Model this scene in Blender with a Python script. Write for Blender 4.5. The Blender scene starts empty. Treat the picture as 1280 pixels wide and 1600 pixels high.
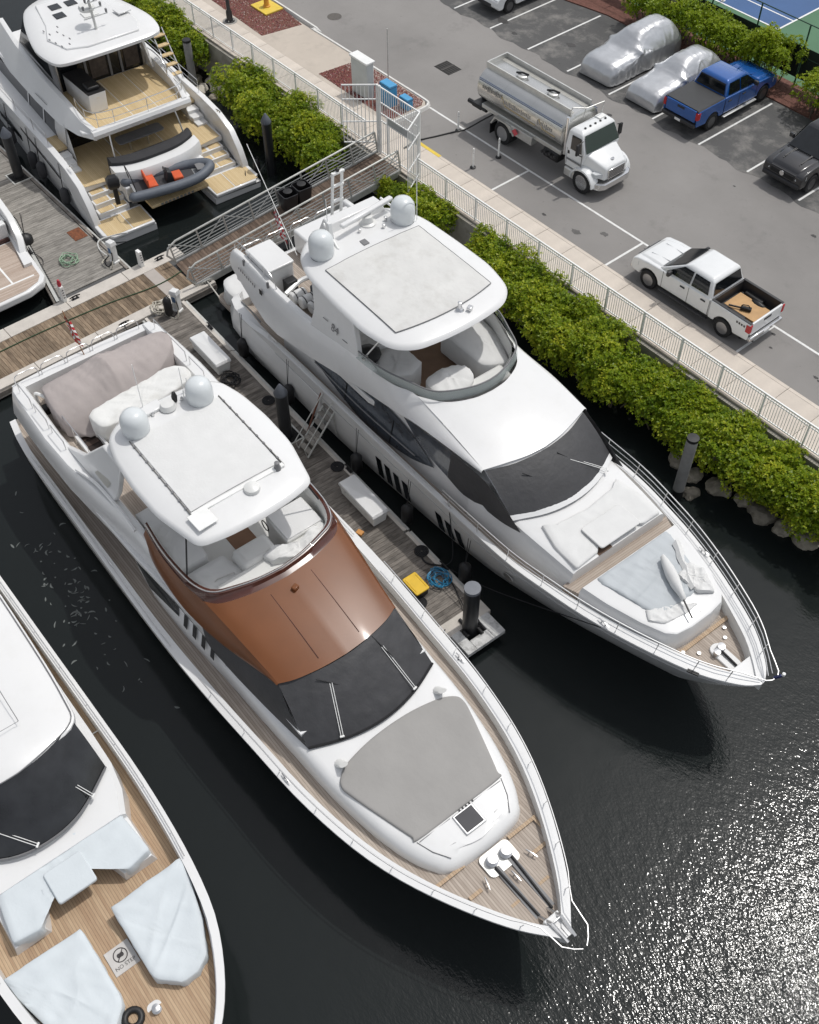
import bpy, bmesh, math, random
import numpy as np
from mathutils import Vector, Matrix, noise as mnoise

# ------------------------------------------------------------------ camera, world, sun, exposure
S = bpy.context.scene
COL = S.collection
rad = math.radians
CAM = Vector((21.92, -28.41, 27.8))
def cam_matrix(pitch, roll, heading):
    cp, sp = math.cos(pitch), math.sin(pitch)
    F = Vector((math.cos(heading)*cp, math.sin(heading)*cp, -sp))
    right = Vector((math.sin(heading), -math.cos(heading), 0)); up = right.cross(F)
    cr, sr = math.cos(roll), math.sin(roll)
    right, up = right*cr+up*sr, up*cr-right*sr
    return Matrix(((right.x, up.x, -F.x, CAM.x), (right.y, up.y, -F.y, CAM.y), (right.z, up.z, -F.z, CAM.z), (0, 0, 0, 1)))
cd = bpy.data.cameras.new('camera'); cam = bpy.data.objects.new('camera', cd); COL.objects.link(cam)
cd.sensor_fit = 'HORIZONTAL'; cd.sensor_width = 36; cd.lens = 36*1701.07/1280; cd.clip_start = .5; cd.clip_end = 3000
cam.matrix_world = cam_matrix(rad(51.0976), rad(-.4567), rad(140.31))
S.camera = cam
SUN_AZ, SUN_EL = 87.0, 64.8            # degrees from +X towards +Y, and above the horizon
W = bpy.data.worlds.new('World'); S.world = W; W.use_nodes = True
nt = W.node_tree; nt.nodes.clear()
sky = nt.nodes.new('ShaderNodeTexSky'); sky.sky_type = 'NISHITA'; sky.sun_disc = False
sky.sun_elevation = rad(SUN_EL); sky.sun_rotation = rad(90-SUN_AZ); sky.dust_density = 2.2; sky.air_density = 1.0; sky.ozone_density = .8
bg = nt.nodes.new('ShaderNodeBackground'); bg.inputs[1].default_value = .15
out = nt.nodes.new('ShaderNodeOutputWorld')
hz = nt.nodes.new('ShaderNodeHueSaturation'); hz.inputs['Saturation'].default_value = .28; hz.inputs['Value'].default_value = 1.3   # thin white haze all over the sky
nt.links.new(sky.outputs[0], hz.inputs['Color']); nt.links.new(hz.outputs[0], bg.inputs[0]); nt.links.new(bg.outputs[0], out.inputs[0])
sd = bpy.data.lights.new('sun', 'SUN'); sd.energy = 2.6; sd.angle = rad(.8); sd.color = (1, .975, .93)
sun = bpy.data.objects.new('sun', sd); COL.objects.link(sun); sun.location = (0, 20, 50)
sv = Vector((math.cos(rad(SUN_AZ))*math.cos(rad(SUN_EL)), math.sin(rad(SUN_AZ))*math.cos(rad(SUN_EL)), math.sin(rad(SUN_EL))))
sun.rotation_euler = (-sv).to_track_quat('-Z', 'Y').to_euler()
S.view_settings.view_transform = 'Standard'; S.view_settings.look = 'None'; S.view_settings.exposure = -.45; S.view_settings.gamma = 1
S.view_settings.use_curve_mapping = False
try:
    S.cycles.max_bounces = 6; S.cycles.diffuse_bounces = 3; S.cycles.glossy_bounces = 3; S.cycles.transmission_bounces = 4; S.cycles.transparent_max_bounces = 6
    S.cycles.sample_clamp_indirect = 4.0
except Exception: pass

ZW = -1.9          # water level; the street is z = 0
ZD = -1.4          # deck of the floating docks
rnd = random.Random(7)

# ------------------------------------------------------------------ materials
MATS = {}
def mat(name, col, rough=.5, metal=0., var=.08, scale=3., bump=0., bscale=40., coat=0., rand=0., spec=.5, col2=None, dirt=0., dscale=1.2, dcol=(.05,.05,.045), island=0., detail=4.):
    if name in MATS: return MATS[name]
    m = bpy.data.materials.new(name); m.use_nodes = True; n = m.node_tree.nodes; l = m.node_tree.links
    p = n['Principled BSDF']
    p.inputs['Roughness'].default_value = rough; p.inputs['Metallic'].default_value = metal
    p.inputs['Coat Weight'].default_value = coat; p.inputs['Coat Roughness'].default_value = .06
    p.inputs['Specular IOR Level'].default_value = spec
    tc = n.new('ShaderNodeTexCoord')
    nz = n.new('ShaderNodeTexNoise'); nz.inputs['Scale'].default_value = scale; nz.inputs['Detail'].default_value = detail
    l.new(tc.outputs['Object'], nz.inputs['Vector'])
    r = n.new('ShaderNodeValToRGB'); r.color_ramp.elements[0].position = .3; r.color_ramp.elements[1].position = .7
    c2 = col2 or tuple(min(1, c*(1+var)) for c in col); c1 = col if col2 else tuple(c*(1-var) for c in col)
    r.color_ramp.elements[0].color = (*c1, 1); r.color_ramp.elements[1].color = (*c2, 1)
    l.new(nz.outputs['Fac'], r.inputs[0]); c = r.outputs[0]
    if rand or island:
        if island:
            o = n.new('ShaderNodeNewGeometry'); ro = o.outputs['Random Per Island']
        else:
            o = n.new('ShaderNodeObjectInfo'); ro = o.outputs['Random']
        k = rand or island
        mr = n.new('ShaderNodeMapRange'); mr.inputs[3].default_value = 1-k; mr.inputs[4].default_value = 1+k; l.new(ro, mr.inputs[0])
        hs = n.new('ShaderNodeHueSaturation'); l.new(mr.outputs[0], hs.inputs['Value']); l.new(c, hs.inputs['Color']); c = hs.outputs[0]
        if island:
            mh = n.new('ShaderNodeMapRange'); mh.inputs[3].default_value = .47; mh.inputs[4].default_value = .525
            wn = n.new('ShaderNodeTexWhiteNoise'); wn.noise_dimensions = '1D'; l.new(ro, wn.inputs['W']); l.new(wn.outputs['Value'], mh.inputs[0]); l.new(mh.outputs[0], hs.inputs['Hue'])
    if dirt:
        n2 = n.new('ShaderNodeTexNoise'); n2.inputs['Scale'].default_value = dscale; n2.inputs['Detail'].default_value = 6; n2.inputs['Roughness'].default_value = .65
        l.new(tc.outputs['Object'], n2.inputs['Vector'])
        r2 = n.new('ShaderNodeValToRGB'); r2.color_ramp.elements[0].position = .5; r2.color_ramp.elements[1].position = .75
        r2.color_ramp.elements[0].color = (0, 0, 0, 1); r2.color_ramp.elements[1].color = (dirt, dirt, dirt, 1); l.new(n2.outputs['Fac'], r2.inputs[0])
        mx = n.new('ShaderNodeMix'); mx.data_type = 'RGBA'; l.new(r2.outputs[0], mx.inputs[0]); l.new(c, mx.inputs[6]); mx.inputs[7].default_value = (*dcol, 1); c = mx.outputs[2]
    l.new(c, p.inputs['Base Color'])
    if bump:
        n3 = n.new('ShaderNodeTexNoise'); n3.inputs['Scale'].default_value = bscale; n3.inputs['Detail'].default_value = 5
        l.new(tc.outputs['Object'], n3.inputs['Vector'])
        b = n.new('ShaderNodeBump'); b.inputs['Strength'].default_value = bump; b.inputs['Distance'].default_value = .05
        l.new(n3.outputs['Fac'], b.inputs['Height']); l.new(b.outputs[0], p.inputs['Normal'])
    MATS[name] = m
    return m
def teak(name, c1, c2, axis='Y', width=.075, caulk=.5):
    """laid deck: thin caulked strips along one axis"""
    if name in MATS: return MATS[name]
    m = bpy.data.materials.new(name); m.use_nodes = True; n = m.node_tree.nodes; l = m.node_tree.links; p = n['Principled BSDF']
    p.inputs['Roughness'].default_value = .75; p.inputs['Specular IOR Level'].default_value = .25
    tc = n.new('ShaderNodeTexCoord'); sp = n.new('ShaderNodeSeparateXYZ'); l.new(tc.outputs['Object'], sp.inputs[0])
    dv = n.new('ShaderNodeMath'); dv.operation = 'DIVIDE'; dv.inputs[1].default_value = width; l.new(sp.outputs[axis], dv.inputs[0])
    fl = n.new('ShaderNodeMath'); fl.operation = 'FLOOR'; l.new(dv.outputs[0], fl.inputs[0])
    fr = n.new('ShaderNodeMath'); fr.operation = 'FRACT'; l.new(dv.outputs[0], fr.inputs[0])
    wn = n.new('ShaderNodeTexWhiteNoise'); wn.noise_dimensions = '1D'; l.new(fl.outputs[0], wn.inputs['W'])
    mp = n.new('ShaderNodeMapping'); mp.inputs['Scale'].default_value = (1.2, 9, 1) if axis == 'Y' else (9, 1.2, 1); l.new(tc.outputs['Object'], mp.inputs[0])
    nz = n.new('ShaderNodeTexNoise'); nz.inputs['Scale'].default_value = 2.2; nz.inputs['Detail'].default_value = 7; nz.inputs['Roughness'].default_value = .7; l.new(mp.outputs[0], nz.inputs['Vector'])
    ad = n.new('ShaderNodeMath'); ad.operation = 'MULTIPLY_ADD'; ad.inputs[1].default_value = .45; l.new(wn.outputs['Value'], ad.inputs[0]); 
    sb = n.new('ShaderNodeMath'); sb.operation = 'SUBTRACT'; sb.inputs[1].default_value = .22; l.new(nz.outputs['Fac'], sb.inputs[0]); l.new(sb.outputs[0], ad.inputs[2])
    r = n.new('ShaderNodeValToRGB'); r.color_ramp.elements[0].position = .2; r.color_ramp.elements[1].position = .8
    r.color_ramp.elements[0].color = (*c1, 1); r.color_ramp.elements[1].color = (*c2, 1); l.new(ad.outputs[0], r.inputs[0])
    ck = n.new('ShaderNodeMath'); ck.operation = 'LESS_THAN'; ck.inputs[1].default_value = .14; l.new(fr.outputs[0], ck.inputs[0])
    ml = n.new('ShaderNodeMath'); ml.operation = 'MULTIPLY'; ml.inputs[1].default_value = caulk; l.new(ck.outputs[0], ml.inputs[0])
    mx = n.new('ShaderNodeMix'); mx.data_type = 'RGBA'; l.new(ml.outputs[0], mx.inputs[0]); l.new(r.outputs[0], mx.inputs[6]); mx.inputs[7].default_value = (.03, .028, .025, 1)
    l.new(mx.outputs[2], p.inputs['Base Color'])
    MATS[name] = m
    return m
def glassy(name, col, rough=.04):
    if name in MATS: return MATS[name]
    m = mat(name, col, rough, 0, .1, 1.5, coat=0, spec=.6); return m

# ------------------------------------------------------------------ mesh builder
def V(*a): return Vector(a)
class G:
    def __init__(s): s.v = []; s.f = []
    def add(s, vs, fs):
        o = len(s.v); s.v += [tuple(p) for p in vs]; s.f += [tuple(i+o for i in f) for f in fs]; return s
    def box(s, x0, x1, y0, y1, z0, z1):
        return s.add([(x0,y0,z0),(x1,y0,z0),(x1,y1,z0),(x0,y1,z0),(x0,y0,z1),(x1,y0,z1),(x1,y1,z1),(x0,y1,z1)],
                     [(3,2,1,0),(4,5,6,7),(0,1,5,4),(1,2,6,5),(2,3,7,6),(3,0,4,7)])
    def obox(s, c, size, rz=0., ry=0., rx=0.):
        M_ = Matrix.Translation(c) @ Matrix.Rotation(rz, 4, 'Z') @ Matrix.Rotation(ry, 4, 'Y') @ Matrix.Rotation(rx, 4, 'X')
        a, b, c_ = (q/2 for q in size)
        g = G().box(-a, a, -b, b, -c_, c_); return s.add([M_ @ Vector(p) for p in g.v], g.f)
    def prism(s, pts, z0, z1, top=None):
        """outline pts (x,y), counter-clockwise; z0/z1 numbers or functions of (x,y); top: optional other outline for the top"""
        n = len(pts); t = top or pts
        zf0 = z0 if callable(z0) else (lambda x, y: z0); zf1 = z1 if callable(z1) else (lambda x, y: z1)
        vs = [(x, y, zf0(x, y)) for x, y in pts]+[(x, y, zf1(x, y)) for x, y in t]
        fs = [tuple(range(n-1, -1, -1)), tuple(range(n, 2*n))]+[(i, (i+1) % n, n+(i+1) % n, n+i) for i in range(n)]
        return s.add(vs, fs)
    def loft(s, rings, closed=True, cap=(True, True)):
        m = len(rings[0]); vs = [p for r in rings for p in r]; fs = []
        for i in range(len(rings)-1):
            for j in range(m if closed else m-1):
                k = (j+1) % m; fs.append((i*m+j, i*m+k, (i+1)*m+k, (i+1)*m+j))
        if closed and cap[0]: fs.append(tuple(range(m-1, -1, -1)))
        if closed and cap[1]: fs.append(tuple(range((len(rings)-1)*m, len(rings)*m)))
        return s.add(vs, fs)
    def grid(s, rows): return s.loft(rows, closed=False)
    def tube(s, pts, r, n=6, closed=False):
        pts = [Vector(p) for p in pts]; rings = []; N = len(pts); up = None
        for i, p in enumerate(pts):
            a = pts[(i-1) % N] if (closed or i) else p; b = pts[(i+1) % N] if (closed or i < N-1) else p
            t = (b-a).normalized() if (b-a).length > 1e-9 else Vector((0, 0, 1))
            if up is None: up = Vector((0, 0, 1)) if abs(t.z) < .9 else Vector((1, 0, 0))
            u = t.cross(up)
            if u.length < 1e-6: u = t.cross(Vector((1, .3, 0)))
            u.normalize(); w = u.cross(t); up = w
            rr = r[i] if isinstance(r, (list, tuple)) else r
            rings.append([p+(u*math.cos(q*2*math.pi/n)+w*math.sin(q*2*math.pi/n))*rr for q in range(n)])
        if closed: rings.append(rings[0]); return s.loft(rings, True, (False, False))
        return s.loft(rings)
    def lathe(s, prof, c=(0, 0, 0), n=16, axis='Z', sx=1., sy=1., cap=True):
        rings = []
        for r, z in prof:
            ring = []
            for q in range(n):
                a = q*2*math.pi/n; x, y = r*math.cos(a)*sx, r*math.sin(a)*sy
                if axis == 'Z': p = (c[0]+x, c[1]+y, c[2]+z)
                elif axis == 'Y': p = (c[0]+x, c[1]+z, c[2]-y)
                else: p = (c[0]+z, c[1]+x, c[2]+y)
                ring.append(p)
            rings.append(ring)
        return s.loft(rings, True, (cap, cap))
    def flip(s): s.f = [f[::-1] for f in s.f]; return s
    def mirror_y(s):
        n = len(s.v); s.v += [(x, -y, z) for x, y, z in s.v]; s.f += [tuple(i+n for i in f[::-1]) for f in s.f]; return s
    def xf(s, M_): s.v = [tuple(M_ @ Vector(p)) for p in s.v]; return s
    def mesh(s, name, mt, smooth=True, angle=38, recalc=True):
        me = bpy.data.meshes.new(name); me.from_pydata(s.v, [], s.f)
        if recalc:
            bm = bmesh.new(); bm.from_mesh(me); bmesh.ops.recalc_face_normals(bm, faces=bm.faces); bm.to_mesh(me); bm.free()
        for m_ in (mt if isinstance(mt, (list, tuple)) else [mt]): me.materials.append(m_)
        if smooth:
            me.polygons.foreach_set('use_smooth', [True]*len(me.polygons)); me.set_sharp_from_angle(angle=rad(angle))
        return me
    def build(s, name, mt, parent=None, smooth=True, angle=38, bevel=0., seg=2, world=False, subd=0, recalc=True):
        return link(name, s.mesh(name, mt, smooth, angle, recalc), parent, bevel, seg, world, subd)
def link(name, me, parent=None, bevel=0., seg=2, world=False, subd=0):
    o = bpy.data.objects.new(name, me); COL.objects.link(o)
    if parent is not None:
        o.parent = parent
        if world: o.matrix_parent_inverse = (Matrix.Translation(parent.location) @ parent.rotation_euler.to_matrix().to_4x4()).inverted()
    if subd:
        md = o.modifiers.new('smooth', 'SUBSURF'); md.levels = md.render_levels = subd
    if bevel:
        md = o.modifiers.new('edge', 'BEVEL'); md.width = bevel; md.segments = seg; md.limit_method = 'ANGLE'; md.angle_limit = rad(30); md.harden_normals = False
    return o
def thing(name, label, cat, loc=(0, 0, 0), rz=0., group=None):
    o = bpy.data.objects.new(name, None); COL.objects.link(o); o.location = loc; o.rotation_euler = (0, 0, rz); o.empty_display_size = .3
    return tag(o, label, cat, group)
def tag(o, label, cat, group=None, kind=None):
    if label: o['label'] = label
    if cat: o['category'] = cat
    if group: o['group'] = group
    if kind: o['kind'] = kind
    return o
def struct(o): o['kind'] = 'structure'; return o
def stuff(o, label=None, cat=None): return tag(o, label, cat, None, 'stuff')
def copy_tree(o, parent=None):
    c = o.copy(); COL.objects.link(c); c.parent = parent
    if parent is not None: c.matrix_parent_inverse = o.matrix_parent_inverse.copy()
    for ch in o.children: copy_tree(ch, c)
    return c
def curve(pts, n=8, closed=False):
    """Catmull-Rom through points"""
    P = [Vector(p) for p in pts]; N = len(P); out_ = []
    for i in range(N if closed else N-1):
        a, b, c, d = (P[(i-1) % N] if (closed or i) else P[0]), P[i], P[(i+1) % N], (P[(i+2) % N] if (closed or i < N-2) else P[-1])
        for k in range(n):
            t = k/n
            out_.append(.5*((2*b)+(c-a)*t+(2*a-5*b+4*c-d)*t*t+(3*b-a-3*c+d)*t**3))
    if not closed: out_.append(P[-1])
    return out_
def lerp(a, b, t): return a+(b-a)*t
def tab(T, x):
    if x <= T[0][0]: return T[0][1]
    for (a, b), (c, d) in zip(T, T[1:]):
        if x <= c: return b+(d-b)*(x-a)/(c-a)
    return T[-1][1]
def stab(T, x):
    """smooth table"""
    xs = [p[0] for p in T]; ys = [p[1] for p in T]; N = len(T)
    if x <= xs[0]: return ys[0]
    if x >= xs[-1]: return ys[-1]
    i = max(k for k in range(N) if xs[k] <= x); i = min(i, N-2); h = xs[i+1]-xs[i]; t = (x-xs[i])/h
    def m(k):
        if k == 0: return (ys[1]-ys[0])/(xs[1]-xs[0])
        if k == N-1: return (ys[-1]-ys[-2])/(xs[-1]-xs[-2])
        return (ys[k+1]-ys[k-1])/(xs[k+1]-xs[k-1])
    return (2*t**3-3*t*t+1)*ys[i]+(t**3-2*t*t+t)*h*m(i)+(-2*t**3+3*t*t)*ys[i+1]+(t**3-t*t)*h*m(i+1)
def rrect(x0, x1, y0, y1, r, n=4):
    pts = []
    for cx, cy, a0 in ((x1-r, y0+r, -90), (x1-r, y1-r, 0), (x0+r, y1-r, 90), (x0+r, y0+r, 180)):
        for k in range(n+1):
            a = rad(a0+90*k/n); pts.append((cx+r*math.cos(a), cy+r*math.sin(a)))
    return pts
# ------------------------------------------------------------------ shared materials
M_white = mat('gelcoat white', (.735, .735, .73), .24, var=.02, scale=.7, coat=.2, dirt=.10, dscale=2.2, dcol=(.50, .48, .43))
M_white2 = mat('gelcoat off white', (.70, .70, .68), .35, var=.03, scale=1.1)
M_fabricw = mat('white canvas', (.68, .68, .67), .85, var=.03, scale=2.5, bump=.10, bscale=14)
M_fabrich = mat('white canvas with mildew', (.74, .74, .72), .85, var=.04, scale=2., bump=.12, bscale=12, dirt=.35, dscale=1.6, dcol=(.42, .40, .35))
M_fabricb = mat('pale blue white canvas', (.60, .645, .67), .8, var=.03, scale=1.6, bump=.10, bscale=14)
M_black = mat('black rubber', (.012, .012, .013), .5, var=.3)
M_blackp = mat('black plastic', (.02, .02, .022), .35, var=.2)
M_mesh = mat('black windscreen cover', (.042, .042, .045), .55, var=.15, scale=2, bump=.25, bscale=6)
M_glass = mat('dark glass', (.008, .010, .012), .05, var=.3, spec=.7)
M_glassb = mat('blue grey glass', (.05, .06, .075), .06, var=.3, spec=.7)
M_steel = mat('stainless steel', (.70, .70, .70), .32, metal=1., var=.05)
M_alu = mat('brushed aluminium', (.62, .62, .60), .42, metal=.7, var=.08)
M_galv = mat('weathered aluminium', (.55, .55, .52), .5, metal=.35, var=.12, scale=6)
M_grey = mat('grey plastic', (.18, .18, .185), .5, var=.08)
M_rope = mat('rope', (.5, .47, .40), .9, var=.2, scale=30)
M_ropeb = mat('black rope', (.02, .02, .022), .9, var=.2, scale=30)
M_wpaint = mat('white paint metal', (.82, .82, .80), .4, var=.05, scale=4)
M_red = mat('red cloth', (.42, .02, .03), .8)
M_blue = mat('navy cloth', (.02, .03, .12), .8)
M_teakg = teak('weathered teak deck', (.34, .285, .24), (.49, .425, .365))
M_teakb = teak('warm teak deck', (.37, .25, .16), (.52, .385, .255))
M_teakc = teak('pale synthetic teak', (.56, .42, .23), (.66, .52, .31), caulk=.25)
M_tyre = mat('tyre', (.015, .015, .016), .8, var=.2)
M_rim = mat('alloy wheel', (.45, .45, .46), .35, metal=.8)

# ------------------------------------------------------------------ ground, road, water
def asphalt(name, base, dark, seed, lightmix=0., stain=.5, cracks=.0):
    m = bpy.data.materials.new(name); m.use_nodes = True; n = m.node_tree.nodes; l = m.node_tree.links; p = n['Principled BSDF']
    p.inputs['Roughness'].default_value = .85; p.inputs['Specular IOR Level'].default_value = .3
    tc = n.new('ShaderNodeTexCoord'); mp = n.new('ShaderNodeMapping'); mp.inputs['Location'].default_value = (seed, seed*.7, 0); l.new(tc.outputs['Object'], mp.inputs[0])
    def noi(sc, det=6, ro=.6):
        q = n.new('ShaderNodeTexNoise'); q.inputs['Scale'].default_value = sc; q.inputs['Detail'].default_value = det; q.inputs['Roughness'].default_value = ro; l.new(mp.outputs[0], q.inputs['Vector']); return q.outputs['Fac']
    def ramp(src, a, b, ca, cb):
        r = n.new('ShaderNodeValToRGB'); r.color_ramp.elements[0].position = a; r.color_ramp.elements[1].position = b
        r.color_ramp.elements[0].color = (*ca, 1); r.color_ramp.elements[1].color = (*cb, 1); l.new(src, r.inputs[0]); return r.outputs[0]
    def mix(fac, a, b):
        x = n.new('ShaderNodeMix'); x.data_type = 'RGBA'; l.new(fac, x.inputs[0]); l.new(a, x.inputs[6])
        if isinstance(b, tuple): x.inputs[7].default_value = (*b, 1)
        else: l.new(b, x.inputs[7])
        return x.outputs[2]
    c = ramp(noi(.16, 5), .35, .65, tuple(q*.88 for q in base), tuple(q*1.08 for q in base))
    c = mix(ramp(noi(.55, 8, .7), .56, .74, (0, 0, 0), (stain, stain, stain)), c, dark)
    c = mix(ramp(noi(2.6, 9, .75), .635, .68, (0, 0, 0), (stain, stain, stain)), c, tuple(q*.55 for q in dark))
    if lightmix: c = mix(ramp(noi(.8, 9, .72), .48, .66, (0, 0, 0), (lightmix,)*3), c, (.30, .285, .265))
    if cracks:
        vo = n.new('ShaderNodeTexVoronoi'); vo.feature = 'DISTANCE_TO_EDGE'; vo.inputs['Scale'].default_value = .33; l.new(mp.outputs[0], vo.inputs['Vector'])
        c = mix(ramp(vo.outputs['Distance'], 0., .012, (cracks,)*3, (0, 0, 0)), c, tuple(q*.5 for q in dark))
    g = noi(90, 4)
    c = mix(ramp(g, .35, .75, (.0,)*3, (.16,)*3), c, (.02, .02, .02))
    l.new(c, p.inputs['Base Color'])
    b = n.new('ShaderNodeBump'); b.inputs['Strength'].default_value = .35; b.inputs['Distance'].default_value = .02; l.new(g, b.inputs['Height']); l.new(b.outputs[0], p.inputs['Normal'])
    return m
M_road = asphalt('light worn asphalt', (.275, .262, .25), (.165, .158, .152), 3., stain=.55, cracks=0.)
M_stall = asphalt('dark worn asphalt', (.105, .104, .103), (.055, .055, .056), 9., lightmix=.6, stain=.6, cracks=0.)
M_conc = mat('sidewalk concrete', (.60, .535, .465), .85, var=.06, scale=1.2, bump=.2, bscale=60, rand=.05, dirt=.25, dscale=.9, dcol=(.34, .31, .27))
M_line = mat('road paint', (.72, .72, .70), .6, var=.08, scale=5, dirt=.45, dscale=3., dcol=(.34, .33, .32))
M_mulch = mat('red mulch', (.12, .055, .04), .95, col2=(.20, .09, .07), scale=8, bump=.8, bscale=20)
M_wall = mat('seawall concrete', (.33, .31, .27), .9, var=.15, scale=1.5, dirt=.6, dscale=2., dcol=(.10, .09, .07))

g = G().box(-150, 150, -2.1, 150, -.6, 0); road = struct(g.build('road', M_road, smooth=False))
g = G().box(-150, 150, -2.25, -2.1, -4, .0); struct(g.build('seawall', M_wall, smooth=False))
def marking(name, x0, x1, y0, y1, z=.004, m=None): return G().box(x0, x1, y0, y1, z-.003, z).build(name, m or M_line, road, smooth=False)
# parking bays across the road: a darker sheet with a ragged worn edge
pts = [(-60, 15.0)]; x = -60
edge = []
while x < 40: edge.append((x, 9.42+.10*math.sin(x*1.7)+.07*math.sin(x*4.1+1)+rnd.uniform(-.05, .05))); x += .35
G().prism(edge+[(40, 15.0), (-60, 15.0)], .001, .004).build('parking_bay_asphalt', M_stall, road, smooth=False)
for k in range(-14, 14):
    x = -3.2+2.76*k; marking('painted_line', x-.05, x+.05, 9.5, 14.75, .008)
marking('painted_line', -13.4, 40, 2.27, 2.37)
for x in (-6.7, 0., 6.66, 13.3): marking('painted_line', x-.05, x+.05, .06, 2.27)
G().lathe([(0, .004), (.38, .004), (.38, .008), (0, .008)], (-23.15, 4.2, 0), 20).build('manhole_cover', mat('cast iron', (.10, .09, .08), .7, var=.2, scale=10), road)
# oil stains, tyre scuffs and patched spots
sr = random.Random(12); M_oil = mat('oil stained asphalt', (.115, .11, .106), .8, var=.2, scale=3, bump=.2, bscale=90); M_oild = mat('oil spot', (.05, .048, .047), .7, var=.2, scale=3)
for i in list(range(16))+list(range(26, 46)):
    if i < 10: x, y, r, m_ = sr.uniform(-6, 12), sr.uniform(.3, 2.1), sr.uniform(.06, .22), M_oil
    elif i < 26: x, y, r, m_ = sr.uniform(-12, 12), sr.uniform(2.6, 8.8), sr.uniform(.05, .16), M_oild
    elif i < 36: x, y, r, m_ = sr.uniform(-19, 2), sr.uniform(9.8, 13.5), sr.uniform(.1, .35), M_oild
    else: x, y, r, m_ = sr.uniform(-4, 12), sr.uniform(.3, 2.1), sr.uniform(.04, .1), M_oild
    pts = [(x+r*sr.uniform(.55, 1.1)*1.3*math.cos(a), y+r*sr.uniform(.5, 1.1)*.8*math.sin(a)) for a in [q*.3307 for q in range(19)]]
    G().prism(pts, .0045, .0058+.0001*i).build('oil_stain', m_, road, smooth=False)
# storm drain grate
gr = thing('drain_grate', 'black square storm drain grate let into the open grey road', 'grate', (-15.5, 5.3, 0))
G().box(-.55, .55, -.42, .42, .001, .006).build('recess', mat('grate black', (.012, .012, .012), .8), gr, smooth=False)
for k in range(9): G().box(-.52+k*.125, -.48+k*.125, -.4, .4, .006, .02).build('bar', mat('grate iron', (.06, .055, .05), .7), gr, smooth=False)
G().box(-.06, .06, -.41, .41, .02, .03).build('cross_bar', MATS['grate iron'], gr, smooth=False)

# sidewalk slabs with joints
walk = struct(G().box(-60, 40, -2.08, -.16, .004, .085).build('sidewalk', M_wall, smooth=False))
x = -9.2-1.53*30
slab_me = None
while x < 22:
    if slab_me is None: slab_me = G().box(.008, 1.522, -2.1, -.165, .05, .12).mesh('slab', M_conc, False)
    s = link('slab', slab_me, walk, .006, 1); s.location = (x, 0, 0)
    if x+1.53 > -13.4:
        k = link('kerb_stone', bpy.data.meshes.get('kerb_stone') or G().box(.006, 1.524, -.158, 0, .001, .118).mesh('kerb_stone', M_conc, False), walk, .01, 1); k.location = (x, 0, 0)
    x += 1.53
M_yel = mat('yellow paint', (.72, .52, .06), .6, var=.1, scale=6, dirt=.3, dscale=5, dcol=(.4, .35, .2))
G().box(-11.55, -9.9, -.165, .006, .119, .126).build('yellow_kerb_paint', M_yel, walk, smooth=False)
# the planted island left of the gate: pale slab, white kerb, two gravel beds
isl = struct(G().prism([(-60, -.16), (-13.85, -.16), (-13.5, .1), (-13.5, 2.15), (-13.8, 2.38), (-60, 2.38)], .003, .112).build('island_pavement', mat('pale pavement', (.50, .44, .375), .85, var=.05, scale=.8, bump=.15, bscale=50, dirt=.2), smooth=False))
ker = [(-13.55, -.3), (-13.40, .2), (-13.38, 1.9), (-13.5, 2.28), (-13.85, 2.45), (-16, 2.45), (-18.7, 2.45), (-21.5, 2.44), (-22.8, 2.44), (-25.6, 2.7), (-60, 2.7)]
kp = curve([(a, b, 0) for a, b in ker], 4)
g = G(); rings = []
for i, p in enumerate(kp):
    t = (kp[min(i+1, len(kp)-1)]-kp[max(i-1, 0)]).normalized(); nrm = Vector((-t.y, t.x, 0))
    a, b = p+nrm*.09, p-nrm*.09
    rings.append([(a.x, a.y, .002), (b.x, b.y, .002), (b.x*.5+p.x*.5, b.y*.5+p.y*.5, .165), (a.x*.5+p.x*.5, a.y*.5+p.y*.5, .165)])
g.loft(rings); g.build('white_kerb', mat('white kerb paint', (.70, .69, .66), .7, var=.06, scale=3, dirt=.3, dscale=4, dcol=(.4, .38, .35)), isl)
M_grav = mat('red lava gravel', (.17, .05, .045), .95, col2=(.30, .115, .10), scale=14, bump=.6, bscale=40, island=.55)
M_gravp = mat('pale gravel', (.50, .40, .36), .95, var=.15, scale=10, island=.3)
def gravel(name, label, poly, n, palefn):
    o = G().prism(poly, .10, .122).build(name, M_mulch, smooth=False)
    xs = [p[0] for p in poly]; ys = [p[1] for p in poly]; g1, g2 = G(), G(); r_ = random.Random(len(poly)*n)
    def inside(x, y):
        c = False
        for i in range(len(poly)):
            (x1, y1), (x2, y2) = poly[i], poly[i-1]
            if (y1 > y) != (y2 > y) and x < (x2-x1)*(y-y1)/(y2-y1)+x1: c = not c
        return c
    k = 0
    while k < n:
        x, y = r_.uniform(min(xs), max(xs)), r_.uniform(min(ys), max(ys))
        if not inside(x, y): continue
        k += 1; s = r_.uniform(.018, .045); gg = g2 if r_.random() < palefn(x, y) else g1
        a = r_.uniform(0, 6.28); z = .122
        pts = [(x+s*math.cos(a+q*1.5708)*r_.uniform(.7, 1.2), y+s*math.sin(a+q*1.5708)*r_.uniform(.7, 1.2), z) for q in range(4)]
        gg.add(pts+[(x+r_.uniform(-.3, .3)*s, y+r_.uniform(-.3, .3)*s, z+s*r_.uniform(.6, 1.1))], [(0, 1, 4), (1, 2, 4), (2, 3, 4), (3, 0, 4)])
    stuff(o, label, 'gravel')
    g1.build('red_chips', M_grav, o, smooth=False)['kind'] = 'stuff'
    if g2.v: g2.build('pale_chips', M_gravp, o, smooth=False)['kind'] = 'stuff'
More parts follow.
